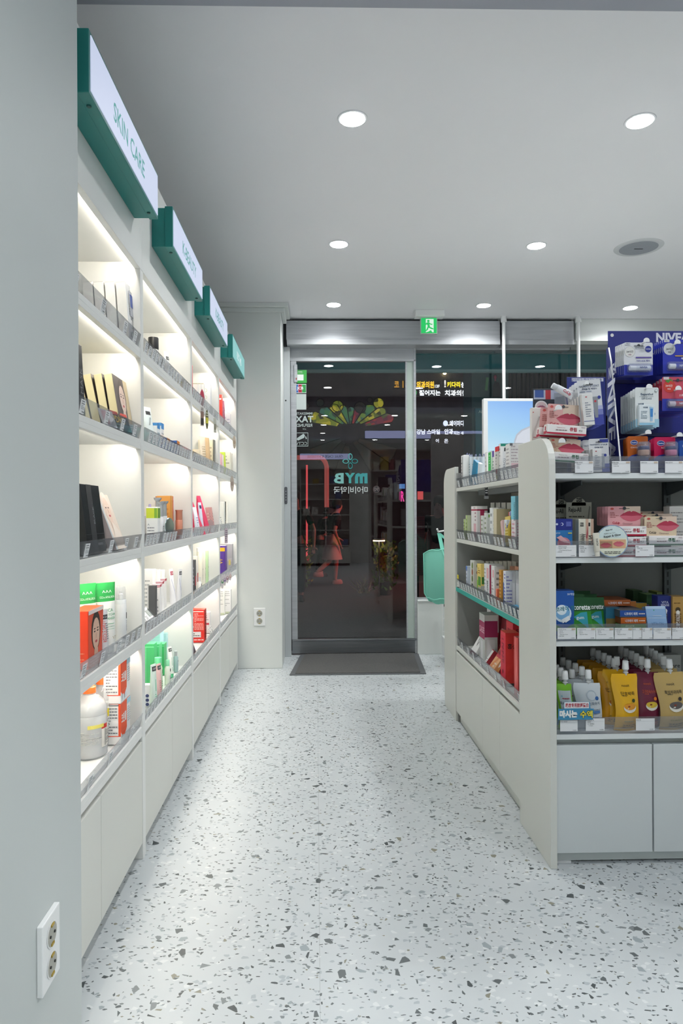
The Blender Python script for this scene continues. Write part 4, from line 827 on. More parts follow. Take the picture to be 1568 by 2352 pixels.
tubeL(2, 464, -.575, .011, 1152, '#dfe9f8', '#8fb2ec', [('r', .2, .78, .8, .9, '#2b3a66')], 'pale blue tube with navy label beside the tall crimson wedge', tilt=6, rz=60)
o = carton('counter_riser', .17, .05, .010, '#a9c2ee', None); setL(o, -.60, 3.33, 2, 'pale blue display base under the crimson wedges', 'display base')
o = MB().prism([(.03*math.cos(a*math.pi/8), .03+.04*math.sin(a*math.pi/8)) for a in range(9)], .004, mat('#b59a98', .4), Tz).build('arch_card'); setL(o, -.585, dep(482, -.585), 2, 'greyish pink arched card on the third shelf', 'card', rz=60)
for k in range(2):
    boxL('serum_box', 2, 487+k*5, 1164, -.59-.01*k, .035, .02, '#cf9a98', {'L': [('l', .2, .2, .8, .8, 5, '#e6c4c2')], 'F': [('l', .2, .2, .8, .8, 5, '#a86a6a')]}, '%s dusty rose leaning carton, third cabinet third shelf' % ('left' if k == 0 else 'right'), tilt=8)
for k, (px, c, yt) in enumerate([(458, '#e9e6d6', 1256), (464, '#ece8d9', 1256), (471, '#bfdcae', 1254)]):
    Y = dep(px, -.62); h = topz(yt, Y)-SZ[1]
    rnd_('cleanser_bottle', 1, px, -.62, .017, [(.016, 0), (.017, .003), (.017, h-.03), (.0155, h-.024)], c, [(.0165, h-.024), (.0165, h-.004), (.0155, h-.003)], '#f3f4f2', ['ivory cleanser bottle, left of the pair on the third cabinet second shelf', 'ivory cleanser bottle, right of the pair on the third cabinet second shelf', 'pale green cleanser bottle with white cap on the third cabinet'][k], deco=[('t', 'Mom', .7, .5, .06, '#4b4e48', 0, .01, .2), ('l', .6, .2, .8, .35, 3, '#6f736a')])
for k in range(2):
    boxL('cream_box', 1, 447+k*5, 1284-k*8, -.60-.01*k, .03, .03, ['#3d4046', '#e4e2dc'][k], {'L': [('l', .2, .2, .8, .8, 5, '#9a9da3')], 'F': [('r', 0, .2, 1, .5, '#c05a60')]}, ['small dark grey carton at the left of the third cabinet second shelf', 'small cream carton behind the dark grey one, third cabinet'][k])
rnd_('serum_bottle', 1, 457, -.578, .011, [(.010, 0), (.011, .003), (.011, .05), (.006, .056)], '#f1f1ef', [(.006, .056), (.006, .076)], '#e6e7e8', 'small white dropper bottle with dark label, third cabinet', deco=[('r', .5, .2, .75, .8, '#3a2e30')])
o = carton('sachet', .1, .02, .008, '#e88a80', {'T': [('r', 0, 0, .4, 1, '#e8c24a')]}); setL(o, -.585, 3.36, 1, 'flat coral sachet lying in front of the dark grey carton', 'sachet')
RB = boxL('ginseng_box', 0, 468, 1398, -.585, .06, .09, '#d6281e', {'L': [('r', .08, .93, .95, .955, '#f0e0da'), ('c', .25, .76, .13, '#f3eeee'), ('c', .25, .76, .09, '#222'), ('l', .42, .62, .95, .9, 8, '#f0c8c0'), ('c', .25, .48, .13, '#f3eeee'), ('c', .25, .48, .09, '#222'), ('l', .42, .38, .95, .6, 6, '#f0c8c0'), ('r', .08, .16, .8, .33, '#e9e6e6'), ('l', .12, .18, .76, .3, 2, '#555'), ('l', .05, .05, .95, .12, 1, '#f6e6e2')], 'F': [('r', 0, 0, 1, 1, '#a81c18'), ('l', .2, .1, .8, .9, 8, '#6e100e')], 'T': [('r', 0, 0, 1, 1, '#e8402e')]},
          'large red carton with round cartoon eyes drawings on the third cabinet bottom shelf')
RB['label'] = 'large red carton with two round dark icons on the third cabinet bottom shelf'
boxL('ginseng_box', 0, 460, 1390, -.70, .06, .09, '#c9a2c0', None, 'mauve carton behind the large red carton', h=.155)
for k in range(2):
    boxL('serum_box', 0, 480+k*3, 1404, -.60-.03*k, .04, .03, '#f0eeee', {'L': [('r', .1, .4, .9, .5, '#c04858'), ('l', .2, .6, .8, .9, 3, '#b0a4a8')]}, '%s white carton with red stripe right of the large red carton' % ('front' if k == 0 else 'rear'))
tubeL(0, 446, -.575, .010, 1474, '#3a2f38', '#221d22', None, 'short dark plum tube in front of the large red carton', tilt=20, rz=60)
for k in range(2):
    o = carton('leaflet', .04, .003, .05, '#e6e7e4', {'F': [('l', .1, .1, .9, .9, 5, '#6d6f70')]}); setL(o, -.575, 3.76+.06*k, 0, '%s printed leaflet leaning on the third cabinet bottom tag strip' % ('left' if k == 0 else 'right'), 'leaflet', tilt=25)
# ---- fourth cabinet
boxL('ginseng_box', 4, 511, 906, -.60, .03, .055, '#d9342c', {'L': [('r', .1, .86, .9, .9, '#f2d8d4'), ('l', .2, .2, .8, .8, 6, '#b8221c')]}, 'bright red carton on the fourth cabinet top shelf')
for k in range(2):
    boxL('ginseng_box', 4, 515+k*4, 916+k*4, -.60-.01*k, .03, .03, '#a8627a' if k == 0 else '#8a4a66', {'L': [('l', .2, .1, .8, .9, 7, '#d8b4c0')]}, '%s carton right of the bright red one' % ('dusty pink' if k == 0 else 'plum'), tilt=3)
for k in range(3):
    boxL('cream_box', 4, 523+k*3.5, 944+k*3, -.60, .03, .03, '#eef0f4', {'L': [('l', .2, .2, .8, .8, 4, '#b6bcd0')]}, '%s small white carton on the fourth cabinet top shelf' % ['first', 'second', 'third'][k], group='small white cartons on the fourth cabinet top shelf')
o = MB().lathe([(.012, 0), (.014, .004), (.012, .016), (.004, .02)], mat('#3f86d8', .3), 16).build('round_tin', smooth=True); setL(o, -.60, dep(535, -.60), 4, 'small round blue tin at the right end of the fourth cabinet top shelf', 'tin')
hang(533, 1092, 1128, .04, '#b9ada2', [('c', .5, .5, .35, '#a08f84')], 'round beige hanging disc under the fourth shelf of the last cabinet', shape='o')
hang(538.5, 1000, 1030, .036, '#c4b6a4', [('c', .5, .5, .35, '#b09c86')], 'round tan hanging disc near the corner wall, under the top shelf', shape='o')
for k, c in enumerate(['#e8dcdc', '#e0b0bc', '#dcd8d4', '#b9d23e', '#e6e2dc', '#d89aa0', '#e9e6e0', '#d9d6cc', '#eceae4']):
    boxL('skincare_box', 3, 506+k*4.2, 1038+(k % 3)*3, -.60, .03, .045, c, {'L': [('l', .2, .1, .8, .9, 6, '#a8a49e')]}, '%s thin carton from the left in the fourth cabinet carton row' % ['first', 'second', 'third', 'fourth', 'fifth', 'sixth', 'seventh', 'eighth', 'ninth'][k], tilt=2, group='row of thin cartons on the fourth cabinet')
for k in range(3):
    boxL('skincare_box', 2, 514+k*10, 1151, -.60-.012*k, .06, .09, '#eeeee8', {'L': [('l', .15, .1, .85, .9, 11, '#a9aba4'), ('t', 'H', .3, .92, .06, '#4a4c48', 0, .02)]}, '%s white printed carton from the left, fourth cabinet third shelf' % ['first', 'second', 'third'][k])
o = carton('leaflet', .05, .003, .07, '#f4f4f2', {'F': [('l', .1, .1, .9, .9, 7, '#8d8f8c')]}); setL(o, -.575, dep(512, -.575), 2, 'white leaflet leaning on the fourth cabinet third shelf', 'leaflet', tilt=15)
boxL('collagen_box', 1, 517, 1252, -.585, .08, .075, '#4b2a86', {'L': [('r', .05, .8, .95, .93, '#f0b018'), ('t', 'W', .6, .45, .14, '#e8c24a', 90), ('l', .1, .1, .5, .7, 6, '#7d5cb4')], 'F': [('r', 0, 0, 1, 1, '#6a4a9a')], 'T': [('r', 0, 0, 1, 1, '#d9d6de')]}, 'deep purple carton with orange band on the fourth cabinet')
boxL('collagen_box', 1, 533, 1248, -.60, .05, .085, '#a9a7ac', {'L': [('t', 'PROHE', .5, .4, .12, '#c8c6cc', 0, .01), ('r', .7, .2, .85, .4, '#d8c86a'), ('r', 0, 0, 1, .03, '#8f8d92')]}, 'silver grey carton right of the deep purple one')
hang(519, 1212, 1246, .028, '#c9b9c2', [('l', .1, .1, .9, .9, 6, '#6d6068')], 'pinkish printed tag hanging above the deep purple carton')
for k in range(2):
    boxL('skincare_box', 0, 514+k*15, 1352, -.61, .04, .055, '#f0efed', {'L': [('l', .15, .3, .85, .95, 8, '#b8b8b8'), ('r', 0, 0, 1, .08, '#c9d0b4')]}, '%s white carton, fourth cabinet bottom shelf' % ('left' if k == 0 else 'right'), group='white cartons on the fourth cabinet bottom shelf')
for k, c in enumerate(['#cfc4dc', '#e0dce8', '#e6b8c8']):
    o = carton('skincare_box', .06, .02, .09, c, {'F': [('l', .1, .1, .9, .9, 6, '#9a90ac')], 'L': [('r', .3, .1, .5, .9, '#8a7aa0')]}); setL(o, -.58-.02*k, 4.13+.06*k, 0, '%s slanted carton at the front of the fourth cabinet bottom shelf' % ['lilac', 'pale grey', 'pink'][k], 'box', tilt=45)
for k, (px, c) in enumerate([(509.5, '#5f8f6a'), (515, '#8a6a9a'), (521, '#a87c84'), (527.5, '#c8a49a')]):
    hang(px, 1318-k*2, 1350-k*6, .028, '#d8cfd0', [('c', .5, .5, .42, c), ('c', .5, .55, .2, '#e6d8d4')], '%s small round disc tag hanging under the purple carton shelf' % ['green', 'violet', 'rosy', 'peach'][k], shape='o')
# ================================================================== GOODS ON THE AISLE SIDE OF THE ISLAND
IZ = [.397, .702, .957, 1.222]
def boxI(name, j, px, yt, w, d, c, deco, lab, cat='box', group=None, Xf=.752, tilt=0, h=None, rz=-90, roll=0):
    """px is the near right corner of the front face; the carton runs away from the camera"""
    Y = dep(px, Xf); h = h or topz(yt, Y)-IZ[j]-.0025
    if Y < 2.425: Y = 2.425
    w = min(w, 3.56-Y)
    o = carton(name, w, d, h, c, deco)
    o.location = (Xf+d/2, Y+w/2, IZ[j]+.0025+abs(math.sin(R(tilt)))*d/2+abs(math.sin(R(roll)))*w/2); o.rotation_euler = (R(-tilt), R(roll), R(rz)); tag(o, lab, cat, group); return o
W0 = '#efefec'
P = lambda c='#9a9ea3', n=6: [('l', .2, .1, .8, .9, n, c)]
# top shelf
for k in range(6):
    o = boxI('medicine_box', 3, 1108-9.3*k, 1050, .055, .028, '#c9d4da', {'F': [('r', 0, 0, .2, 1, '#aab8c2'), ('l', .3, .1, .9, .8, 8, '#8fa3b0')], 'R': [('r', 0, 0, 1, 1, '#cfdae0')], 'T': [('r', 0, 0, 1, 1, '#e6ebee')]},
             '%s grey blue carton in the far row on the island top shelf' % ['nearest', 'second', 'third', 'fourth', 'fifth', 'farthest'][k], Xf=.79, group='grey blue cartons on the island top shelf')
    MB().tube([(.015*math.cos(a*math.pi/5), 0, .10+.012*math.sin(a*math.pi/5)) for a in range(6)], .002, mat('#5a6288', .3)).build('hang_loop', o).location = (0, 0, topz(1050, dep(1108-9.3*k, .79))-1.222-.10)
boxI('medicine_box', 3, 1064, 1046, .05, .03, '#f1f1ee', {'F': [('r', .6, .1, .8, .95, '#3a3a44'), ('l', .1, .1, .5, .9, 8, '#6a6a7a')]}, 'narrow white carton with dark stripe at the far end of the top shelf', Xf=.76)
boxI('medicine_box', 3, 1090, 1064, .085, .018, '#1f7fa6', {'R': [('r', 0, 0, 1, 1, '#2b93bd')]}, 'teal blue carton leaning sideways on the island top shelf', Xf=.76, tilt=4, roll=16)
boxI('medicine_box', 3, 1100, 1066, .04, .014, '#dfe9ee', None, 'pale carton leaning against the teal blue one', Xf=.758, roll=14)
boxI('medicine_box', 3, 1108, 1075, .03, .04, '#e9eff1', None, 'small pale carton lying near the tag strip, island top shelf', Xf=.757, h=.02)
boxI('medicine_box', 3, 1118, 1040, .035, .03, W0, {'F': P(), 'T': [('r', 0, 0, 1, 1, '#3a3d40')]}, 'white carton with dark top, left of the green labelled one', Xf=.765)
boxI('medicine_box', 3, 1128, 1037, .05, .035, W0, {'F': [('r', .05, .38, .95, .97, '#35c05a'), ('l', .3, .5, .7, .9, 5, '#d8f0dd')], 'R': [('r', .1, .4, .5, 1, '#4ac86a')], 'T': [('r', 0, 0, 1, 1, '#3b3f42')]}, 'white carton with bright green label on the island top shelf')
boxI('medicine_box', 3, 1135, 1036, .03, .035, W0, {'F': [('r', 0, .8, 1, 1, '#6a4aa8'), ('l', .2, .2, .8, .7, 5, '#8d9196')]}, 'white carton with violet corner on the island top shelf')
boxI('medicine_box', 3, 1144, 1026, .045, .05, '#d6d5cf', {'F': [('r', 0, .86, 1, 1, '#d02a30'), ('c', .5, .28, .25, '#b9474a'), ('c', .5, .1, .25, '#b9b34a'), ('l', .3, .45, .7, .8, 4, '#55585c')], 'R': [('r', 0, .86, 1, 1, '#d02a30')], 'T': [('r', 0, 0, 1, 1, '#d9343a')]}, 'grey carton with red top and two round marks, island top shelf', Xf=.75)
for k in range(2):
    boxI('medicine_box', 3, 1150+k*5, 1020, .03, .04, '#efefed', {'F': P(n=9), 'T': [('r', 0, 0, 1, 1, '#1d8a74')], 'R': [('r', 0, .93, 1, 1, '#1d8a74')]}, '%s slim white carton with dark green top edge' % ('left' if k == 0 else 'right'), Xf=.755+.01*k)
Y = dep(1163, .765); o = squeeze_tube('squeeze_tube', .016, topz(1026, Y)-1.2245, '#e9ebee', '#e9ebee', [('r', .3, .84, .9, .96, '#2b2e33'), ('t', 'VACU', .5, .45, .08, '#6a7488', 90, 0, .4)], .012); o.location = (.765, Y, 1.2245); o.rotation_euler = (0, 0, R(-55)); tag(o, 'white squeeze tube with black label, right part of the island top shelf', 'tube')
for k in range(3):
    boxI('medicine_box', 3, 1171+k*.5, 1019+k*2, .06, .055, '#ecebe9', {'F': P('#b9b4b8', 8), 'R': [('l', .1, .2, .9, .95, 9, '#bdb2b6'), ('r', 0, .93, .2, 1, '#6a6d72'), ('r', .1, .3, .9, .45, '#e6c4cc')], 'T': [('r', 0, 0, 1, 1, '#2a8f80')]},
         '%s large white carton with teal top at the near end, top shelf' % ordl(k), Xf=.757+.06*k, group='large white teal topped cartons')
# second shelf
for k, px in enumerate((1067, 1072)):
    boxI('medicine_box', 2, px, 1194-9*k, .03, .02, '#dfe8c2', {'F': [('r', .6, 0, 1, 1, '#9cc23a')]+P('#7d8a58', 5)}, '%s slim lime carton at the far end of the second shelf' % ('shorter' if k == 0 else 'taller'), Xf=.76)
for k in range(3):
    boxI('medicine_box', 2, 1095+0*k, 1164, .12, .05, '#f0eeec', {'F': [('r', 0, .87, 1, .91, '#a81f45'), ('r', .45, .1, .85, .5, '#e2b4bd'), ('l', .65, .55, .85, .85, 3, '#a06a78'), ('t', 'WOOF', .6, .95, .05, '#7a2036')], 'R': [('r', 0, .87, 1, .91, '#a81f45'), ('r', .3, 0, .7, .87, '#b8305a')]}, '%s white carton with crimson line on the island second shelf' % ordl(k), Xf=.752+.055*k, group='white cartons with crimson line')
for k in range(2):
    boxI('medicine_box', 2, 1109+k*8, 1186-6*k, .045, .04, '#e6e9e4', {'F': P('#8a9a78', 5), 'R': [('r', .2, .85, .8, .95, '#7fae4a')]}, '%s small white carton with green mark, second shelf' % ('left' if k == 0 else 'right'), Xf=.752)
boxI('medicine_box', 2, 1117, 1172, .03, .04, '#ececea', {'F': [('r', .5, .3, .9, .8, '#c04858')], 'R': [('r', 0, 0, 1, 1, '#2f2f33')]}, 'white carton with black side on the second shelf', Xf=.80)
boxI('medicine_box', 2, 1131, 1168, .05, .05, '#f2f3f3', {'F': P('#a9adb2', 4)}, 'plain tall white carton in the middle of the second shelf', Xf=.752)
for k in range(4):
    boxI('medicine_box', 2, 1135+k*13, 1156, .07, .06, '#9fa19a', {'R': [('r', .25, .85, .75, .92, '#6f9a3a'), ('r', 0, .99, 1, 1, '#c8c9c4')], 'F': [('r', 0, 0, 1, 1, '#c9cac4')]}, '%s grey carton with green dash in the rear row, second shelf' % ['first', 'second', 'third', 'fourth'][k], Xf=.86, group='grey cartons with green dash')
for k in range(2):
    boxI('medicine_box', 2, 1140+k*14, 1171, .06, .055, '#dcd2b2', {'F': [('r', 0, 0, .25, 1, '#efe9d8'), ('t', 'a', .12, .88, .06, '#333'), ('l', .1, .3, .2, .7, 4, '#9a8f6a')], 'R': [('r', 0, 0, 1, 1, '#cfc19a')]}, '%s beige carton on the island second shelf' % ('left' if k == 0 else 'right'), Xf=.755+.03*k)
Y = dep(1168, .758); o = squeeze_tube('squeeze_tube', .013, .12, '#c2a93e', '#e8dca0', [('l', .2, .2, .8, .8, 5, '#e6d890')], .014, .3, '#d8c06a'); o.location = (.757, Y, .962); o.rotation_euler = (R(-8), R(-10), R(-60)); tag(o, 'slanted gold squeeze tube near the second shelf edge', 'tube')
boxI('medicine_box', 2, 1157, 1198, .025, .012, '#e6c4c0', None, 'small pink carton leaning behind the gold tube', Xf=.752, roll=-18)
boxI('medicine_box', 2, 1163, 1196, .035, .014, '#dfe7ee', {'F': [('p', [(.2, .6), (.8, .9), (.9, .5)], '#2b55b0')], 'R': [('r', 0, .6, 1, .8, '#2b55b0')]}, 'white carton with blue triangle beside the gold tube', Xf=.752)
for k, c in enumerate(['#efe8e2', '#e8e2ec', '#e8d23a', '#c98a8a']):
    boxI('medicine_box', 2, 1171+k*3, 1178-k*2, .02, .03, c, {'F': [('r', 0, .7, .5, 1, ['#c23a3a', '#2f3f9a', '#b89a20', '#a04040'][k])]+P(n=4)}, '%s narrow carton left of the tall pale blue one' % ['first white', 'second pale', 'yellow', 'rose'][k], Xf=.77)
boxI('medicine_box', 2, 1183, 1141, .055, .06, '#f1e9ec', {'F': [('r', 0, .55, 1, 1, '#7fc8dc'), ('t', 'BEPANTHEN', .8, .7, .08, '#1d3f5a', 90, 0, .35), ('l', .2, .1, .8, .5, 5, '#dfa8b8')], 'R': [('r', 0, .55, 1, 1, '#8fd0e2'), ('t', 'BEPANTHEN', .7, .75, .12, '#1d3f5a', 90, 0, .4), ('l', .1, .05, .9, .5, 8, '#e0b0c0')]}, 'tall pale blue and pink carton at the near end of the second shelf', Xf=.752)
# third shelf (teal edge)
boxI('medicine_box', 1, 1072, 1303, .03, .03, '#dfe8f6', {'F': [('r', 0, .8, 1, 1, '#4a7fd0')]+P('#8d9ab0', 5)}, 'white carton with blue top at the far end of the teal edged shelf', Xf=.76)
for k in range(2): boxI('medicine_box', 1, 1087, 1291, .07, .05, '#d9dad4', {'F': [('r', 0, 0, .2, 1, '#f2f2f0'), ('c', .6, .85, .22, '#7a8a4a'), ('c', .6, .65, .22, '#9a5a3a'), ('c', .6, .45, .22, '#6a7a3a'), ('r', .4, .22, .75, .3, '#444')], 'R': [('c', .5, .85, .25, '#7a8a4a'), ('c', .5, .65, .25, '#9a5a3a')]}, '%s grey carton with three food discs, teal edged shelf' % ordl(k), Xf=.752+.055*k)
boxI('medicine_box', 1, 1103, 1299, .07, .045, '#f0d67a', {'F': [('r', 0, 0, 1, .3, '#c9c9c4'), ('r', .3, .35, 1, .62, '#4f8f2f'), ('r', 0, .0, .25, .5, '#8fd03a'), ('l', .3, .7, .9, .9, 3, '#8a5a20')], 'R': [('r', 0, 0, 1, .35, '#b9bab4'), ('r', .1, .4, .9, .62, '#3f7f2f'), ('r', .3, .1, .6, .2, '#444')]}, 'yellow carton with green band on the teal edged shelf', Xf=.752)
boxI('medicine_box', 1, 1123, 1300, .095, .06, '#f0f0f0', {'F': [('t', 'BENT-LAX', .62, .3, .16, '#33363a', -90, .01, .5), ('r', .5, .62, .85, .9, '#eeb4b8'), ('l', .05, .2, .3, .9, 7, '#b0b4b8')], 'R': [('r', 0, 0, 1, 1, '#e9e6e6'), ('r', 0, 0, .12, 1, '#b03058')]}, 'white carton with large vertical lettering and pink square', Xf=.752)
for k in range(3): boxI('medicine_box', 1, 1134, 1304, .05, .045, '#f1f0ef', {'F': [('r', .5, .7, .8, .9, '#e69aa0'), ('l', .2, .1, .8, .6, 6, '#aaa0a2')], 'R': [('l', .2, .3, .8, .9, 4, '#8a8a8a')]}, '%s white carton with small pink mark, teal edged shelf' % ordl(k), Xf=.753+.05*k, group='white cartons with small pink mark')
boxI('medicine_box', 1, 1140, 1320, .02, .02, '#f08060', {'F': [('c', .5, .5, .3, '#f6e0d8')]}, 'small coral carton with white cross beside the ochre carton', Xf=.752, h=.07)
boxI('medicine_box', 1, 1150, 1313, .035, .05, '#d8a040', {'F': [('l', .2, .1, .8, .9, 8, '#8a5a18')], 'R': [('r', 0, 0, 1, 1, '#c98f34'), ('l', .2, .2, .8, .9, 4, '#8a5a18')]}, 'ochre orange carton on the teal edged shelf', Xf=.752)
boxI('medicine_box', 1, 1160, 1315, .035, .03, '#f0f2f8', {'F': [('r', 0, .1, .35, .7, '#2a6ab8'), ('l', .4, .1, .9, .95, 10, '#6a6ab8')], 'R': [('l', .1, .1, .9, .9, 9, '#8a8ac8')]}, 'white carton with blue side stripe on the teal edged shelf', Xf=.750)
for k in range(3):
    boxI('medicine_box', 1, 1173+k*9, 1315, .045, .06, '#a9adb2', {'F': [('r', .1, .1, .9, .7, '#c4c7cc')], 'R': [('r', 0, .78, 1, 1, '#d6d6d8'), ('t', 'SO', .5, .88, .1, '#3a3c40', 0, .02), ('r', .05, .1, .95, .7, '#8f9298')], 'T': [('r', 0, 0, 1, 1, '#c9cacc')]}, '%s silver grey carton from the far side, near end of the teal shelf' % ['first', 'second', 'third'][k], Xf=.775, group='silver grey cartons on the teal edged shelf')
for k in range(9):
    boxI('medicine_box', 1, 1100+k*10.5, 1293, .06, .05, '#b9b8ae', {'R': [('l', .2, .7, .8, .9, 2, '#7d8a5a'), ('r', 0, .985, 1, 1, '#dddcd6')], 'F': [('r', 0, 0, 1, 1, '#d0cfc6')]}, '%s drab carton from the far end in the rear row, teal shelf' % ['first', 'second', 'third', 'fourth', 'fifth', 'sixth', 'seventh', 'eighth', 'ninth'][k], Xf=.87, group='drab cartons in the rear row of the teal edged shelf')
for k in range(2): boxI('medicine_box', 1, 1177+k*12, 1305, .05, .04, '#e8a88a', {'R': [('r', 0, .8, 1, 1, '#f0c0a4')]}, '%s salmon carton lying high behind the silver grey ones' % ('left' if k == 0 else 'right'), Xf=.84)
boxI('medicine_box', 1, 1183, 1374, .09, .03, '#2a86ae', {'F': [('t', 'clean', .4, .4, .2, '#c2e0ec')], 'R': [('r', 0, 0, 1, 1, '#1d6f94')], 'T': [('r', 0, 0, 1, 1, '#3f9cc4')]}, 'small teal blue carton lying in front on the teal edged shelf', Xf=.745, h=.032)
boxI('medicine_box', 1, 1183, 1345, .02, .045, '#e9eef4', {'F': [('l', .2, .1, .8, .9, 6, '#9a9ec8')]}, 'white carton leaning over the small teal blue one', Xf=.782, h=.08)
# bottom shelf
boxI('medicine_box', 0, 1086, 1402, .09, .014, '#f2f1ef', {'F': [('t', 'V', .5, .5, .3, '#3a3c40'), ('r', 0, 0, 1, .12, '#8a2a48')]}, 'white carton with V leaning at the far end of the bottom shelf', Xf=.75, tilt=30, h=.13)
boxI('medicine_box', 0, 1111, 1416, .10, .06, '#cfd3d0', {'F': [('r', 0, .5, 1, .85, '#9c2a58'), ('t', 'CALEE', .5, .68, .12, '#e6c2d0', 0, .01), ('r', .3, .05, .7, .45, '#e6e6e8')], 'R': [('r', 0, .55, 1, .88, '#9c2a58'), ('r', .2, .05, .8, .5, '#dfe0e2')], 'T': [('r', 0, 0, 1, 1, '#a9b2ae')]}, 'grey carton with magenta band on the bottom aisle shelf', Xf=.765)
boxI('medicine_box', 0, 1125, 1403, .07, .04, '#f0efee', {'F': P('#b9b9b9', 5), 'R': [('r', 0, 0, 1, .5, '#b84a58')]}, 'white carton with dark lettering behind the magenta banded one', Xf=.84)
boxI('medicine_box', 0, 1130, 1394, .05, .05, '#7a2c34', None, 'dark wine red carton at the back of the bottom shelf', Xf=.90)
def lean(px, yt, w, h, tilt, c, deco, lab, Xf=.76):
    o = boxI('medicine_box', 0, px, yt, w, .022, c, deco, lab, Xf=Xf, tilt=tilt, h=h); return o
lean(1142, 1420, .12, .165, 26, '#f1ece8', {'F': [('r', 0, 0, 1, 1, '#c8884a'), ('p', [(0, .35), (.3, .9), (.7, 1), (1, 1), (1, .55), (.6, .35), (.3, .2)], '#a83250'), ('p', [(.1, .2), (.5, .12), (.9, .4), (1, .5), (1, .2), (.6, 0), (.1, 0)], '#e6e2e0'), ('p', [(.7, 1), (1, .8), (1, 1)], '#dca888')], 'R': [('r', 0, 0, 1, 1, '#8a1426')]}, 'leaning carton with a crimson sleeve picture, bottom aisle shelf', .775)
lean(1112, 1478, .08, .07, 35, '#f2f2f0', {'F': [('l', .1, .1, .9, .5, 3, '#9a9da1'), ('c', .25, .75, .07, '#2b2d30'), ('c', .45, .75, .07, '#2b2d30'), ('r', .0, .95, 1, 1, '#c23a48')], 'R': [('r', 0, 0, 1, 1, '#b03040')]}, 'small white leaning carton with two black dots, bottom shelf')
lean(1130, 1486, .08, .07, 35, '#e0a878', {'F': [('r', 0, .8, 1, 1, '#c23a48'), ('p', [(0, 0), (.5, .8), (.7, .8), (.4, 0)], '#d88a58'), ('l', .5, .1, .9, .5, 2, '#f0e0d0')]}, 'small tan leaning carton with red edge, bottom shelf')
for k in range(3):
    boxI('medicine_box', 0, 1150+k*16, 1418+k*7, .08, .02, ['#8e1a2c', '#a81f34', '#dccab2'][k], {'F': [('l', .2, .2, .8, .7, 4, '#e6b8b8')], 'R': [('l', .1, .7, .9, .95, 2, '#e6b8b8')]}, '%s carton at the back of the bottom aisle shelf' % ['dark crimson', 'bright crimson', 'cream'][k], Xf=.87, tilt=8)
RD = {'F': [('r', .1, .04, .95, .94, '#d82a44'), ('t', 'ROSE', .55, .6, .12, '#8a0f28', -90, .02, .5), ('c', .5, .25, .12, '#8a0f28'), ('l', .3, .5, .7, .9, 5, '#a01830')], 'R': [('r', 0, 0, 1, 1, '#e23a36'), ('t', '홍삼', .5, .75, .1, '#2b1010', 0, .02), ('r', 0, 0, 1, .06, '#3a3234')], 'T': [('r', 0, 0, 1, 1, '#f06048')]}
boxI('ginseng_box', 0, 1159, 1458, .075, .055, '#d9283c', RD, 'upright red carton with magenta panel, nearest of the two at the tag strip', Xf=.752)
boxI('ginseng_box', 0, 1176, 1436, .10, .07, '#dc3a44', {'F': [('l', .2, .1, .8, .9, 8, '#a81c2c')], 'R': [('t', '닥터', .5, .85, .1, '#5a0d18', 0, .02)], 'T': [('r', 0, 0, 1, 1, '#b82030'), ('l', .1, .2, .9, .8, 3, '#f0b8b8')]}, 'larger red carton behind the upright magenta panel one', Xf=.825)
boxI('ginseng_box', 0, 1187, 1470, .05, .065, '#e0504e', {'F': [('p', [(.2, 0), (.5, .5), (.3, 1), (.5, 1), (.75, .5), (.45, 0)], '#f08a86')], 'R': [('p', [(.1, 0), (.3, .5), (.15, 1), (.3, 1), (.5, .5), (.3, 0)], '#f08a86'), ('l', .4, .5, .9, .9, 4, '#b82030')]}, 'coral red carton with curved stripes at the near end, bottom aisle shelf', Xf=.75)
# hanging clip under the top shelf
o = MB().box(-.006, .006, -.002, .002, -.05, 0, mat('#44474a', .3, .6)).box(-.009, .009, -.004, .004, -.062, -.05, CLEAR).build('tag_clip', loc=onX(1117, 1113, .742)); o.location.x = .741; tag(o, 'small metal and clear clip hanging below the island top shelf', 'clip')
draw_ = MB(); draw(draw_, [('l', .1, .1, .9, .9, 3, '#e6e6e6')], .012, .04, lambda u, v, l: Vector((-.006+u, -.0022-l, -.045+v))); draw_.build('printed_label', o)
# ================================================================== GOODS FACING THE CAMERA
FZ = [.41, .698, .955, 1.216]
def wz(x, y, Y): p = onY(x, y, Y); return p.x, p.z
def span(x0, x1, Y): return wz(x0, 1176, Y)[0], wz(x1, 1176, Y)[0]
def boxF(name, j, x0, x1, yt, Yf, d, c, deco, lab, cat='box', group=None, tilt=0, z=None, rz=0, h=None, yb=None):
    a, b = span(x0, x1, Yf); w = b-a; zb = z if z is not None else FZ[j]+.0025
    if yb is not None: zb = wz((x0+x1)/2, yb, Yf)[1]
    h = h or wz((x0+x1)/2, yt, Yf)[1]-zb
    o = carton(name, w, d, h, c, deco); o.location = ((a+b)/2, Yf+d/2, zb+abs(math.sin(R(tilt)))*d/2); o.rotation_euler = (R(-tilt), 0, R(rz)); tag(o, lab, cat, group); return o
def back(o, n, dy, labs, group, dx=0, dz=0):
    tag(o, group=group)
    for k in range(1, n):
        c = copy_tree(o); c.location.y += dy*k; c.location.x += dx*k; c.location.z += dz*k; tag(c, labs % ordl(k))
def cardF(x0, x1, y0, y1, Yf, c, deco, lab, group=None, rz=0, ry=0, hook=True, box=None, blister=None, cat='hanging card'):
    a, b = span(x0, x1, Yf); w = b-a; zt = wz((x0+x1)/2, y0, Yf)[1]; zb = wz((x0+x1)/2, y1, Yf)[1]
    o = card('hanging_card', w, zt-zb, c, deco, hook, box, blister); o.location = ((a+b)/2, Yf, zb); o.rotation_euler = (0, R(ry), R(rz)); tag(o, lab, cat, group); return o
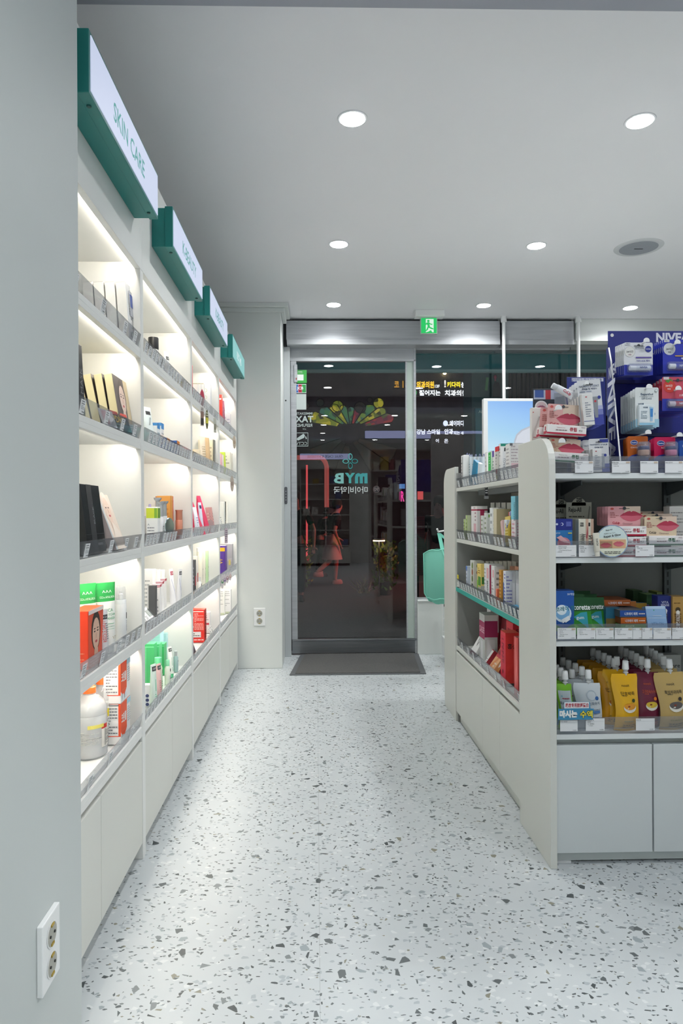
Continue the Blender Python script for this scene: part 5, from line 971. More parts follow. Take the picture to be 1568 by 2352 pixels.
def hook(x, y, Yf, L_, lab, w=.02, tilt=-10, Yb=None):
    p = onY(x, y, Yf); o = MB().tube([(0, 0, 0), (0, L_*.5, -.004), (0, L_, 0)], .0028, PLASTIC, 8).build('display_hook', loc=p)
    MB().prism([(w/2*math.cos(a*math.pi/8), w*.5*math.sin(a*math.pi/8)) for a in range(9)]+[(-w/2, -.004), (w/2, -.004)], .002, PLASTIC, Matrix.Translation((0, 0, 0)) @ Tz).build('hook_tip', o, bevel=.0005); tag(o, lab, 'hook', 'white display hooks'); return o
RED1 = '#b31237'
def culip_card_deco(c): return [('r', .5, .55, 1, 1, '#d9c3b0'), ('lips', .72, .52, .36, '#b23a52', '#c96274'), ('p', [(.07, .86), (.1, .93), (.16, .93), (.19, .86), (.13, .82)], '#c4524a'), ('l', .07, .42, .34, .72, 4, '#a9605e'), ('t', 'CuLip', .25, .17, .15, c, 0, .02, .4), ('t', 'Ointment', .6, .14, .09, '#8d6d6a', 0, 0, .3)]
def culip_box_deco(c, small=False): return {'F': [('r', 0, 0, 1, .18, c), ('t', '큐립', .66, .58, .42, c, 0, .03, .22), ('t', '연고', .85, .48, .2, '#4a4a4c', 0, .01, .12), ('t', 'Medical Lip Care', .35, .7, .12, c, 0, 0, .26), ('l', .22, .35, .52, .55, 1, '#8a6a70'), ('r', .86, .82, .97, .9, '#c9b9bb')], 'B': [('r', 0, 0, 1, 1, c)], 'L': [('r', 0, 0, 1, 1, '#efe9e6'), ('r', 0, 0, 1, .3, c), ('r', .35, .35, .65, .8, c)]}
# ---- second shelf: lip care
boxF('lip_patch_box', 2, 1272, 1314, 1192, 2.125, .05, '#2f78b8', {'F': [('r', 0, .7, 1, 1, '#1f2d86'), ('c', .15, .86, .06, '#cfd6ee'), ('c', .42, .86, .08, '#dfe4f4'), ('c', .40, .86, .06, '#1f2d86'), ('r', .65, .8, .92, .93, '#5a66b4'), ('t', '상처에', .2, .62, .04, '#e6eef6', 0, .005), ('c', .52, .33, .36, '#d88a9a'), ('p', [(.12, .5), (.35, .56), (.7, .42), (.9, .34), (.6, .36), (.35, .42)], '#e8b4b8'), ('p', [(.2, .44), (.5, .38), (.85, .34), (.6, .2), (.4, .12), (.24, .22)], '#b83a58'), ('l', .75, .58, .95, .66, 1, '#d8d04a')], 'T': [('r', 0, 0, 1, 1, '#2a3a98')]}, 'blue lip patch carton at the left end of the second shelf facing the camera')
for k, (x0, x1, y0, Y) in enumerate([(1260, 1316, 1143, 2.34), (1300, 1358, 1138, 2.30)]):
    a, b = span(x0, x1, Y); w = b-a; zt = wz(1320, y0, Y)[1]; h = zt-.9575
    o = MB().box(-w/2, w/2, 0, .002, 0, h*.88, mat('#d4d3c4', .5)).prism([(.025*math.cos(q*math.pi/8), h*.82+.028*math.sin(q*math.pi/8)*1.0) for q in range(9)], .002, mat('#d4d3c4', .5), Matrix.Translation((0, .002, 0)) @ Tz).build('display_card', loc=((a+b)/2, Y, .9575))
    m = MB(); draw(m, [('r', .4, .885, .62, .95, '#26282a'), ('t', 'PDO', .51, .917, .04, '#d4d3c4', 0, .01), ('t', 'Reju-All', .34, .74, .11, '#3a3b38', 0, .015, .5), ('l', .1, .54, .75, .66, 2, '#7d7c70'), ('p', [(.78, .4), (.84, .4), (.95, .8), (.9, .82)], '#9a9a8e')], w, h, lambda u, v, l: Vector((-w/2+u, -l, v))); m.build('printed_label', o)
    tag(o, ['cream display card with round tab, rear left one on the second shelf', 'cream display card with round tab, front one behind the slim pink cartons'][k], 'display card')
for q, (x0, x1, Y) in enumerate([(1329, 1351, 2.14), (1351, 1363, 2.155)]):
    o = boxF('serum_box', 2, x0, x1, 1192, Y, .03, '#e3e0cf', {'F': [('r', .72, 0, 1, 1, '#cfae98'), ('p', [(.74, .5), (.82, .62), (.93, .85), (.96, .6), (.86, .45)], '#b2585e'), ('r', .16, .8, .5, .9, '#26282a'), ('t', 'PDO', .33, .85, .06, '#e3e0cf', 0, .01, .3), ('t', 'Advanced PDRN', .5, .35, .12, '#4a4b48', -90, .01, .5), ('l', .08, .2, .3, .6, 7, '#9a988a')]} if q == 0 else {'F': [('r', .5, 0, 1, 1, '#cfae98'), ('t', 'PDRN', .3, .35, .2, '#4a4b48', -90, .01, .4), ('r', 0, .8, .35, .9, '#26282a')]}, 'cream and pink lip serum carton, %s of the two below the display cards' % ['left', 'right'][q], rz=-3)
    back(o, 4, .045, '%s cream lip serum carton behind the '+['left', 'right'][q]+' front one', 'cream lip serum cartons', dx=.007 if q == 0 else .008)
# CuLip cards and cartons
for q, (x0, x1, y0, y1, Y, c, bg, lab) in enumerate([(1395, 1470, 1163, 1209, 2.16, RED1, '#e0a4a8', 'pink lip ointment card with photo of lips, standing on the crimson cartons'), (1479, 1553, 1186, 1231, 2.145, '#202428', '#d6c4a8', 'beige lip ointment card with photo of lips, standing on the green edged cartons')]):
    o = cardF(x0, x1, y0, y1, Y, bg, culip_card_deco(c), lab)
    back(o, 5 if q == 0 else 3, .033 if q == 0 else .05, '%s '+('pink' if q == 0 else 'beige')+' lip card from the front, mostly hidden', ('pink' if q == 0 else 'beige')+' lip ointment cards', dx=.005 if q == 0 else .012, dz=.0 if q == 0 else .008)
    for r_ in range(3 if q == 0 else 2):
        yt = [1209, 1233, 1257][r_] if q == 0 else [1231, 1257][r_]; yb = yt+21
        b_ = boxF('ointment_box', 2, (1414 if q == 0 else 1490)-r_*0, 1484 if q == 0 else 1568, yt, 2.118, .032, '#f2efed', culip_box_deco(RED1 if q == 0 else '#15663f'), 'white lip ointment carton with %s edge, %s of its stack' % (['crimson', 'green'][q], ['topmost', 'second', 'lowest'][r_] if q == 0 else ['topmost', 'lowest'][r_]), yb=yb+1, group='stacked lip ointment cartons')
for k in range(3):
    boxF('ointment_box', 2, 1537+k*3, 1570+k*3, 1163-k, 2.20+.05*k, .04, '#dedbd6', {'F': [('l', .1, .1, .9, .9, 12, '#a09c98')]}, '%s plain white printed carton at the right edge of the second shelf' % ordl(k), group='printed cartons at the right edge')
boxF('serum_box', 2, 1536, 1541, 1190, 2.2, .04, '#2a2c30', None, 'thin dark carton edge beside the beige lip cards')
# round sticker and tube sample
p0 = wz(1406, 1243, 2.075); r_ = (wz(1443, 1243, 2.075)[0]-wz(1369, 1243, 2.075)[0])/2
o = MB().prism([(r_*math.cos(a*math.pi/24), r_*math.sin(a*math.pi/24)) for a in range(48)], .001, mat('#9fb8d8', .25, .3), Tz).build('round_sticker', loc=(p0[0], 2.078, p0[1])); tag(o, 'round shiny rimmed advertising disc reading Repair and Glow on the second shelf edge', 'advertising disc')
m = MB(); D = 2*r_
draw(m, [('c', .5, .5, .475, '#dfe3d0'), ('p', [(.06, .6), (.94, .6), (.86, .78), (.68, .93), (.5, .972), (.32, .93), (.14, .78)], '#cfe0e0'), ('r', .08, .28, .92, .55, '#d6ab86'), ('r', .12, .28, .5, .5, '#a88668'), ('lips', .3, .38, .18, '#a04a54', '#b25a62'), ('lips', .7, .42, .18, '#c0606c', '#cc6c78'), ('t', 'Reju-All', .4, .84, .06, '#3a3c3a', 8, .01), ('t', 'PDRN Lip Care', .42, .74, .05, '#6a6f6a', 8), ('t', 'Repair & Glow', .5, .66, .085, '#1d1f20', 8, .02, .75), ('l', .25, .1, .75, .2, 2, '#4a4b44')], D, D, lambda u, v, l: Vector((u-r_, -.001-l, v-r_))); m.build('printed_label', o)
Yt = 2.065; a, b = span(1364, 1380, Yt)
o = squeeze_tube('tube_sample', (b-a)/2*.8, .072, '#d6d2c4', '#e6e2d6', [('t', 'PDRN', .5, .5, .1, '#4a4a44', 90)], .016); o.location = ((a+b)/2, 2.068, wz(1372, 1278, Yt)[1]); o.rotation_euler = (0, R(-4), 0); tag(o, 'small cream tube picture standing beside the round advertising disc', 'tube')
o['label'] = 'small cream tube sample beside the round advertising disc'
# ---- third shelf: gum and patches
boxF('gum_box', 1, 1272, 1317, 1357, 2.12, .05, '#2157a8', {'F': [('c', .42, .52, .44, '#dfeef8'), ('c', .40, .55, .38, '#7db4e0'), ('c', .36, .6, .26, '#e6f2fa'), ('t', '니코레이 껌', .42, .62, .1, '#2f7a86', 6, .02, .85), ('t', '30개입', .82, .93, .05, '#d8e4f4', 0, .01), ('p', [(0, .3), (.5, .2), (1, .32), (1, .2), (.5, .08), (0, .18)], '#3a8a3e'), ('t', '금연보조제', .5, .17, .06, '#e0e8a0', 6, .01), ('p', [(.45, .42), (.7, .48), (.8, .4), (.55, .33)], '#f6f9fb'), ('p', [(.35, .4), (.52, .44), (.56, .36), (.4, .32)], '#eef4f8')], 'T': [('r', 0, 0, 1, 1, '#24498e')]}, 'blue chewing gum carton with white disc at the left end of the third shelf')
for q, (x0, x1, Y) in enumerate([(1316, 1360, 2.14), (1352, 1392, 2.175)]):
    o = boxF('gum_box', 1, x0, x1, 1379, Y, .045, '#2c8a2a', {'F': [('r', 0, .62, 1, 1, '#1d5a2c'), ('t', 'corette', .54, .72, .13, '#f0f4f0', 0, .025, .86), ('p', [(.06, .46), (.5, .28), (.8, .14), (.78, .6), (.45, .58)], '#2f9cae'), ('t', 'gum', .4, .42, .09, '#e6f2f4', 0, .01), ('l', .2, .1, .9, .14, 1, '#d8ecc0'), ('r', .2, .03, .7, .07, '#5fb0d0'), ('p', [(.0, .5), (.03, .3), (.4, .15), (.8, 0), (0, 0)], '#5fb82e')], 'T': [('r', 0, 0, 1, 1, '#1d4a26')]}, ['green gum carton with teal fin shape, left of the two', 'green gum carton with teal fin shape, right of the two, half covered'][q], tilt=12)
    back(o, 3, .055, '%s green gum carton behind the '+['left', 'right'][q]+' front one', 'green gum cartons in rows', dz=.004)
PD = lambda c, c2: {'F': [('t', '니코레이 패취', .42, .5, .45, '#e8eaf0', 0, .02, .5), ('r', 0, .0, 1, .12, c2), ('l', .72, .3, .95, .7, 1, '#f0e0d0')], 'T': [('r', 0, 0, 1, 1, c2)], 'L': [('r', 0, 0, 1, 1, c2)]}
boxF('patch_box', 1, 1385, 1447, 1378, 2.20, .1, '#b8602a', PD('#b8602a', '#8a4a20'), 'orange patch carton lying on top behind the stack', yb=1392)
boxF('patch_box', 1, 1422, 1482, 1402, 2.13, .12, '#1e4f9e', PD('#1e4f9e', '#5a5c60'), 'blue patch carton, topmost of the flat stack', yb=1417.5)
boxF('patch_box', 1, 1424, 1482, 1418.5, 2.13, .12, '#c4641f', PD('#c4641f', '#8a4a20'), 'orange patch carton in the middle of the flat stack', yb=1433)
boxF('patch_box', 1, 1424, 1482, 1434, 2.13, .12, '#5a8a2a', {'F': [('t', '금연 보조제', .35, .7, .3, '#e8ecd8', 0, .01, .4)]}, 'green carton at the bottom of the flat patch stack', yb=1447)
boxF('patch_box', 1, 1390, 1421, 1395, 2.17, .10, '#2a6a86', {'F': [('r', 0, 0, 1, .3, '#3a7a3a'), ('r', 0, .3, 1, .6, '#7a6a3a')], 'T': [('r', 0, 0, 1, 1, '#5f6266')]}, 'dark teal and olive carton left of the flat patch stack')
for q, (x0, x1, c) in enumerate([(1446, 1462, '#c47a3a'), (1460, 1486, '#b8903a'), (1474, 1492, '#7a5a8a')]):
    boxF('patch_box', 1, x0, x1, 1385+q*4, 2.22+.0*q, .06, c, {'T': [('r', 0, 0, 1, .5, '#3f7aa8')]}, '%s small carton heaped behind the flat patch stack' % ['orange', 'yellow', 'violet'][q], yb=1440, tilt=5)
for q, (x0, x1, yt, Y) in enumerate([(1453, 1474, 1357, 2.30), (1484, 1507, 1366, 2.24), (1474, 1484, 1360, 2.30), (1507, 1520, 1360, 2.30)]):
    boxF('gum_box', 1, x0, x1, yt, Y, .06, ['#2f4a2c', '#3a5a38', '#1f3a6a', '#6a7a3a'][q], {'T': [('r', 0, 0, 1, 1, ['#5a7a4a', '#6a8a4a', '#8a8a5a', '#a8a84a'][q])]}, '%s carton standing at the back, centre right of the third shelf' % ['dark green', 'mid green', 'navy', 'olive'][q])
boxF('vapor_box', 1, 1509, 1542, 1369, 2.16, .04, '#222f7a', {'F': [('t', 'VITA', .5, .84, .06, '#d8dcee', 0, .01), ('t', 'SENSE', .5, .77, .06, '#d8dcee', 0, .01), ('c', .5, .62, .16, '#e4e6ea'), ('r', .36, .16, .62, .62, '#e4e6ea'), ('t', '4500PUFF', .5, .4, .13, '#2b2f3a', -90, .02, .34), ('c', .5, .16, .13, '#e4e6ea')]}, 'navy carton with white vertical pill lettering on the third shelf')
boxF('vapor_box', 1, 1543, 1573, 1370, 2.15, .04, '#b08a4a', {'F': [('l', .1, .8, .9, .86, 1, '#6a4a1a'), ('c', .4, .66, .2, '#4a3a20'), ('c', .4, .6, .14, '#e8e4da'), ('r', .26, .1, .54, .62, '#ebe8e0'), ('t', '2600PUFF', .4, .36, .18, '#6a4a20', -90, .02, .42)]}, 'tan carton with white vertical pill lettering at the right edge of the third shelf')
o = boxF('cigarette_box', 1, 1488, 1534, 1397, 2.135, .025, '#8fb4dc', {'F': [('r', 0, .9, 1, 1, '#b4cde8'), ('r', .05, .58, .95, .59, '#dfeaf4'), ('t', 'VITA-ON', .5, .38, .1, '#5a86b4', 0, .01, .6), ('c', .4, .86, .03, '#3fa06a'), ('r', .3, .65, .75, .67, '#d8e6f2'), ('c', .62, .08, .06, '#e8ecf0')], 'R': [('r', 0, 0, 1, 1, '#a9c2dc')]}, 'light blue foil wrapped carton leaning in front of the navy one', tilt=14)
for q, x in enumerate((1538, 1556)):
    a_ = wz(x, 1340, 2.33); MB()
    o = MB().box(0, .02, 0, .1, 0, .10, CLEAR).build('acrylic_box', loc=(a_[0], 2.27, .70+.0)); o.location.z = .6985; tag(o, 'clear empty acrylic bin at the back right of the third shelf, %s' % ['left', 'right'][q], 'bin')
# ---- lowest shelf: spout pouches
def pouchF(x0, x1, yt, yb, Yf, c, deco, lab, group, rows, lb, dx=0, dy=.042, dz=.0, spx=0, rz=0, ry=0, skip=0):
    a, b = span(x0, x1, Yf); w = b-a; zb = .413; zt = wz((x0+x1)/2, yt, Yf)[1]; h = zt-zb
    o = pouch('spout_pouch', w, h, .032, c, deco, spx=spx, wav=1); o.location = ((a+b)/2, Yf, zb); o.rotation_euler = (0, R(ry), R(rz)); tag(o, lab, 'pouch', group)
    for k in range(1, rows):
        cc = copy_tree(o); cc.location.y += dy*k; cc.location.x += dx*k+rnd.uniform(-.003, .003); cc.rotation_euler.z += R(rnd.uniform(-4, 4)); tag(cc, lb % ordl(k))
    return o
GP = [('r', .12, .02, .9, .86, '#bfcdd2'), ('t', '마시는 포도당', .5, .58, .08, '#2f3a3e', 0, .02, .75), ('t', 'Power 10.5g', .5, .47, .04, '#b0344a'), ('c', .3, .74, .05, '#7ab4c4'), ('l', .3, .66, .8, .72, 1, '#b0344a'), ('r', .12, .02, .9, .3, '#2f86b4')]
pouchF(1277, 1313, 1570, 0, 2.135, '#76b82a', GP, 'lime green spout pouch with white cap at the left end of the lowest shelf', 'lime green spout pouches', 4, '%s lime green pouch from the front in the left row', dx=.002)
pouchF(1300, 1322, 1566, 0, 2.185, '#7cc030', GP, 'lime green spout pouch, half hidden right of the front one', 'lime green spout pouches', 1, '%s')
SP = [('c', .62, .74, .2, '#b4c0ca'), ('c', .62, .74, .16, '#ccd4da'), ('t', '에스파우치', .62, .57, .07, '#5a6e80', 0, .01, .6), ('c', .82, .68, .075, '#2f5f9e'), ('c', .22, .54, .05, '#8fb0c4'), ('l', .3, .38, .9, .5, 3, '#8d9ca8'), ('r', .6, .36, .88, .42, '#5a86c0'), ('l', .45, .1, .85, .3, 4, '#9aa8b2')]
pouchF(1318, 1379, 1568, 0, 2.13, '#ced5da', SP, 'silver white spout pouch with pale blue rings, front of its row', 'silver white spout pouches', 5, '%s silver white pouch, counted from the front', dx=-.003, dy=.046)
YD = lambda c2, bowl, txt, badge: [('t', 'nooit', .5, .8, .045, c2, 0, .01, .3), ('t', txt, .55, .655, .07, c2, 0, .015, .62), ('l', .32, .6, .7, .63, 1, c2), ('c', .56, .40, .27, '#e8e6da', .17), ('c', .56, .425, .25, bowl, .12), ('c', .52, .43, .05, '#8a3a20', .03), ('c', .74, .53, .07, badge), ('l', .3, .15, .75, .2, 1, '#9a8a3a'), ('l', .25, .06, .85, .13, 2, c2)]
pouchF(1374, 1425, 1541, 0, 2.19, '#d99a10', YD('#6a4a10', '#c8741a', '단호박죽', '#3a4a20'), 'deep yellow spout pouch with spout on the right, behind the front yellow one', 'yellow spout pouches', 5, '%s deep yellow pouch of the left yellow row', dx=.0, dy=.042, spx=.18)
pouchF(1404, 1464, 1547, 0, 2.125, '#e6b01c', YD('#6a5210', '#e0962a', '단호박죽', '#33421c'), 'bright yellow spout pouch with a bowl picture, front of the yellow rows', 'yellow spout pouches', 2, '%s bright yellow pouch from the front', dx=.0, dy=.06, rz=3)
pouchF(1456, 1513, 1543, 0, 2.145, '#6e1f3a', YD('#c85a3a', '#d8b83a', '고구마옥수수죽', '#e07a1f'), 'maroon spout pouch with a cup of yellow soup, front of its row', 'maroon spout pouches', 6, '%s maroon pouch, counted from the front', dx=.002, dy=.042)
pouchF(1509, 1576, 1543, 0, 2.13, '#c2a566', YD('#4a4436', '#5f5a58', '흑임자귀리죽', '#2f2a2a'), 'sand coloured spout pouch with grey porridge bowl at the right edge', 'sand coloured spout pouches', 6, '%s sand coloured pouch from the front', dx=.006, dy=.042, ry=-3)
boxF('nutrition_box', 0, 1516, 1562, 1504, 2.34, .04, '#b9bab6', {'F': [('t', 'Nucare', .5, .8, .08, '#3a3c3e', 0, .01), ('t', '뉴케어', .5, .58, .2, '#1f2123', 0, .03, .7), ('r', .1, .44, .9, .46, '#8a8c88')]}, 'white nutrition drink carton at the back right of the lowest shelf')
a, b = span(1278, 1360, 2.085); w = b-a; zt = wz(1320, 1611, 2.085)[1]; zb = wz(1320, 1652, 2.085)[1]
o = MB().prism([(0, 0), (w*.97, 0), (w, (zt-zb)*.6), (w*.9, (zt-zb)*.62), (w*.88, zt-zb), (w*.17, zt-zb), (w*.15, (zt-zb)*.6), (0, (zt-zb)*.62)], .001, mat('#3d8cb4', .35), Tz).build('shelf_talker', loc=(a, 2.081, zb)); tag(o, 'blue cut out promotion sign with Korean and Chinese lettering in front of the pouches', 'promotion sign')
m = MB(); draw(m, [('r', .17, .64, .86, .99, '#e4e6e8'), ('t', '药店专用胶原蛋白', .52, .81, .24, '#b01f38', 0, .03, .64), ('t', '마시는', .28, .33, .42, '#f0f2f0', 0, .07, .5), ('t', '마시는', .28, .33, .36, '#1d2c3a', 0, .0, .48), ('t', '마시는', .275, .34, .38, '#f4f5f2', 0, .03, .48), ('t', '수액', .78, .31, .42, '#2a3320', 0, .07, .36), ('t', '수액', .78, .31, .4, '#e6d84a', 0, .03, .35)], w, zt-zb, lambda u, v, l: Vector((u, -.001-l, v))); m.build('printed_label', o)
# ---- top of the island: lip care stands
TZ = 1.2185
stand = empty('display_stand', (0, 0, TZ)); tag(stand, 'tall deep blue lip care display stand with hooks at the top right', 'display stand')
NB = mat('#1d2680', .35); NBD = mat('#141a5a', .4)
Yb = 2.36
x0, zt = wz(1396, 760, Yb); x1 = wz(1640, 760, Yb)[0]
MB().box(x0, x1, Yb, Yb+.004, 0, zt-TZ, NB).build('back_board', stand, bevel=.001)
xs = wz(1422, 1176, 2.16)[0]; zs = wz(1405, 797, 2.30)[1]-TZ
pts = [(2.15, 0), (Yb, 0), (Yb, zs+.01), (2.325, zs), (2.29, zs-.05)]
SK = .214; X00 = wz(1425, 1000, 2.15)[0]-SK*2.15
MB().prism(pts, .003, NB, Matrix(((SK, 0, 1, X00), (1, 0, 0, 0), (0, 1, 0, 0), (0, 0, 0, 1)))).build('side_board', stand)
m = MB(); m.prism([(2.148, 0), (2.152, 0), (2.292, zs-.05), (2.327, zs), (2.324, zs+.004), (2.288, zs-.05)], .0045, WHITE, Matrix(((SK, 0, 1, X00-.0005), (1, 0, 0, 0), (0, 1, 0, 0), (0, 0, 0, 1)))); m.build('white_edge', stand)
m = MB(); draw(m, [('t', 'NIVEA', .42, .42, .26, '#dfe3f2', -90, .03, .62), ('t', 'NIVEA', .55, .80, .09, '#dfe3f2', 0, .02), ('t', 'Lipcare', .5, .06, .2, '#b9c0e0', -90, .01, .2)], .12, zs, lambda u, v, l: Vector((X00+SK*(2.33-u)-l, 2.33-u, v))); m.build('lettering', stand)
m = MB(); a_, z_ = wz(1535, 775, Yb); draw(m, [('t', 'NIVEA', .5, .5, .9, '#e6e8f0', 0, .04, .95)], .17, .036, lambda u, v, l: Vector((a_-.07+u, Yb-l, z_-TZ-.018+v))); c_, cz = wz(1405, 770, Yb); m.add([(c_+.006*math.cos(q*math.pi/8), Yb-.001, cz-TZ+.006*math.sin(q*math.pi/8)) for q in range(16)], [tuple(range(16))], WHITE); m.build('header_lettering', stand)
for z in (wz(1500, 874, Yb)[1]-TZ, wz(1500, 995, Yb)[1]-TZ): MB().box(x0+.02, x1, Yb-.012, Yb, z-.012, z, NBD).build('cross_bar', stand)
MB().box(x0+.02, x1, 2.16, Yb, 0, .008, NBD).build('base_board', stand)
def stick(c1, c2, txt, w=.072):
    def f(o):
        W_ = w; m = MB(); T = Matrix.Translation((-W_/2+.004, -.009, .022)) @ Matrix.Rotation(R(90), 4, 'Y')
        m.lathe([(.0075, 0), (.008, .001), (.008, W_*.27), (.0084, W_*.275), (.0084, W_-.008), (.0075, W_-.006)], mat(c1, .3), 18, T)
        s_ = m.build('lip_stick', o, smooth=True)
        MB().lathe([(.0078, 0), (.0083, .001), (.0083, W_*.27)], mat(c2, .3), 18, Matrix.Translation((-W_/2+.003, -.009, .022)) @ Matrix.Rotation(R(90), 4, 'Y')).build('cap', s_, smooth=True)
        q = MB(); draw(q, [('t', txt, .5, .5, .6, '#4a5a9a' if c1 > '#c' else '#e6e8f0', 0, .03, .9)], W_*.5, .011, lambda u, v, l: Vector((-W_*.12+u, -.0178-l, .0165+v))); q.build('printed_label', s_)
        MB().box(-W_/2-.003, W_/2+.003, -.0195, -.001, .008, .036, BLIST).build('blister', o, bevel=.005)
    return f
ND = [('r', 0, 0, 1, .32, '#2331a0'), ('c', .2, .72, .19, '#c2c4c4'), ('c', .2, .72, .175, '#dfdfda'), ('t', '24시간', .2, .72, .07, '#33363a', 0, .02, .3), ('t', '보습', .2, .63, .045, '#8a3a6a', 0, .01, .2), ('c', .84, .80, .11, '#20308c'), ('t', 'NIVEA', .84, .80, .04, '#e8eaf2', 0, .01, .2), ('r', .4, .52, .95, .56, '#5a4a9a'), ('t', '더마 SOS 케어', .66, .44, .065, '#3a3c8a', 0, .02, .58), ('r', .04, .92, .22, 1, '#cfd2d6'), ('t', 'No.1', .13, .96, .04, '#3a3c40', 0, .01), ('l', .38, .8, .7, .9, 2, '#9aa0a6')]
o = cardF(1434, 1500, 787, 862, 2.19, '#dbdde0', ND, 'white and blue lip stick card hanging front left on the blue stand', hook=True, blister=stick('#dfe3ea', '#eceef0', 'NIVEA'))
back(o, 6, .022, '%s white and blue lip stick card from the front', 'white and blue lip stick cards', dx=.004, dz=.003)
ND2 = [('r', 0, 0, 1, .26, '#2331a0'), ('c', .22, .72, .2, '#c9cccf'), ('t', '24시간', .22, .72, .07, '#33363a', 0, .02, .3), ('t', '보습', .22, .63, .045, '#33363a', 0, .01), ('r', .04, .92, .22, 1, '#cfd2d6'), ('t', 'No.1', .13, .96, .04, '#3a3c40', 0, .01), ('t', '에센셜 케어', .8, .44, .07, '#e8eaf4', 0, .02, .4), ('r', .4, .5, .95, .53, '#c8a048')]
o = cardF(1523, 1592, 780, 858, 2.19, '#2230a8', ND2, 'royal blue lip stick card hanging at the right frame edge', blister=stick('#3242b0', '#eceef0', 'NIVEA'))
back(o, 6, .022, '%s royal blue lip stick card from the front', 'royal blue lip stick cards', dx=.005, dz=.003)
ND3 = [('r', 0, 0, 1, .36, '#2634a0'), ('c', .24, .72, .2, '#c8382c'), ('p', [(.1, .88), (.2, .82), (.28, .9), (.36, .83), (.3, .94), (.18, .95)], '#4a8a3a'), ('t', '24시간', .22, .74, .07, '#f2e6e2', 0, .02, .3), ('t', '보습', .22, .65, .05, '#f2e6e2', 0, .01), ('r', .04, .92, .22, 1, '#d8c8c8'), ('t', '스트로베리', .72, .46, .07, '#f0e2e2', 0, .02, .4)]
o = cardF(1521, 1592, 866, 944, 2.19, '#c4485c', ND3, 'strawberry red lip stick card on the blue stand, below the royal blue ones', blister=stick('#b02048', '#d8c8d0', 'NIVEA'))
back(o, 5, .03, '%s strawberry red lip stick card from the front', 'strawberry red lip stick cards', dx=.005, dz=-.001)
BD = [('t', 'Bepanthol', .5, .82, .075, '#2a4a6a', 0, .02, .7), ('r', .18, .765, .78, .77, '#2a4a6a'), ('t', 'LIP CARE', .5, .72, .045, '#5a7086', 0, 0), ('t', '비판톨', .25, .58, .05, '#2a4a6a', 0, .02, .3), ('t', '립 크림', .25, .5, .04, '#5a7086'), ('p', [(.4, .42), (.58, .42), (.55, .08), (.44, .08)], '#bcd4e8'), ('r', .44, .25, .54, .5, '#4a8ac8'), ('c', .74, .33, .1, '#4a7aa8'), ('c', .74, .33, .075, '#e6ecee'), ('r', .0, .0, 1, .2, '#9fc8dc'), ('l', .08, .15, .34, .42, 5, '#6a8090'), ('c', .22, .06, .08, '#4a5a6a'), ('c', .22, .06, .065, '#e2e8ea'), ('c', .88, .92, .06, '#8a9ca8'), ('c', .88, .92, .048, '#e4e8e6')]
o = cardF(1459, 1513, 890, 981, 2.175, '#dfe4e2', BD, 'white and pale blue lip cream card in the middle of the blue stand', hook=False)
MB().box(-.032, .018, -.016, -.001, .004, .07, mat('#dfe8ea', .4)).build('carton', o, bevel=.001)
m = MB(); draw(m, [('t', '비판톨', .4, .86, .08, '#2a4a6a', 0, .02, .6), ('l', .1, .3, .5, .7, 6, '#6a8090'), ('r', 0, 0, 1, .12, '#8fc0d8'), ('p', [(.66, .9), (.9, .86), (.84, .2), (.7, .2)], '#9fc4e2'), ('r', .7, .4, .86, .8, '#3f86c8')], .05, .066, lambda u, v, l: Vector((-.032+u, -.0162-l, .004+v))); m.build('carton_print', o)
back(o, 7, .024, '%s white and pale blue lip cream card from the front', 'white and pale blue lip cream cards', dx=.003, dz=-.001)
def potb(c, lid):
    def f(o):
        MB().lathe([(.012, .006), (.0165, .008), (.018, .018), (.0165, .026), (.012, .03)], mat(c, .2), 20, Matrix.Translation((.010, -.02, .008))).build('pot', o, smooth=True)
        MB().lathe([(.0165, .028), (.0172, .029), (.0172, .038), (.016, .04)], mat(lid, .3), 20, Matrix.Translation((.010, -.02, .004))).build('lid', o, smooth=True)
        MB().lathe([(.02, .002), (.021, .004), (.021, .046), (.017, .052), (.001, .053)], BLIST, 20, Matrix.Translation((.010, -.02, .006))).build('blister', o, smooth=True)
    return f
for q, (x0_, x1_, y0, y1, c, c2, t1, nm) in enumerate([(1441, 1488, 1002, 1058, '#b85c1c', '#23338a', 'COCOA BUTTER', 'orange'), (1502, 1551, 1004, 1058, '#c0124e', '#23338a', 'ROSY LIPS', 'magenta'), (1560, 1610, 1012, 1060, '#1f4fa0', '#23338a', 'ORIGINAL', 'blue')]):
    o = cardF(x0_, x1_, y0, y1, 2.18, c, [('c', .32, .74, .18, '#dfe2ee', .12), ('c', .32, .74, .165, '#1d3a86', .105), ('t', 'Vaseline', .32, .74, .06, '#e8ecf4', 0, .015, .28), ('t', 'Lip Therapy', .74, .72, .055, '#f4e4d8', 0, .01, .4), ('t', t1, .55, .54, .065, '#f2e2d4', 0, .01, .8), ('p', [(0, 0), (1, 0), (1, .12), (.6, .3), (.2, .22), (0, .1)], c2)], '%s petroleum jelly lip pot card at the bottom of the blue stand, front one' % nm, blister=potb(['#c8a08a', '#d07a9a', '#9ab4d8'][q], '#26306a'), hook=False)
    back(o, 4, .03, '%s '+nm+' lip pot card from the front', nm+' lip pot cards', dx=.009)
for q, (x, y, Y) in enumerate([(1484, 783, 2.165), (1555, 787, 2.165), (1490, 889, 2.15), (1557, 893, 2.165), (1488, 994, 2.15), (1560, 1000, 2.15)]):
    hook(x, y, Y, 2.35-Y, 'white flat tipped display hook on the blue stand, %s' % ['top left', 'top right', 'middle left above the lip cream cards', 'middle right', 'bottom left above the orange cards', 'bottom right'][q])
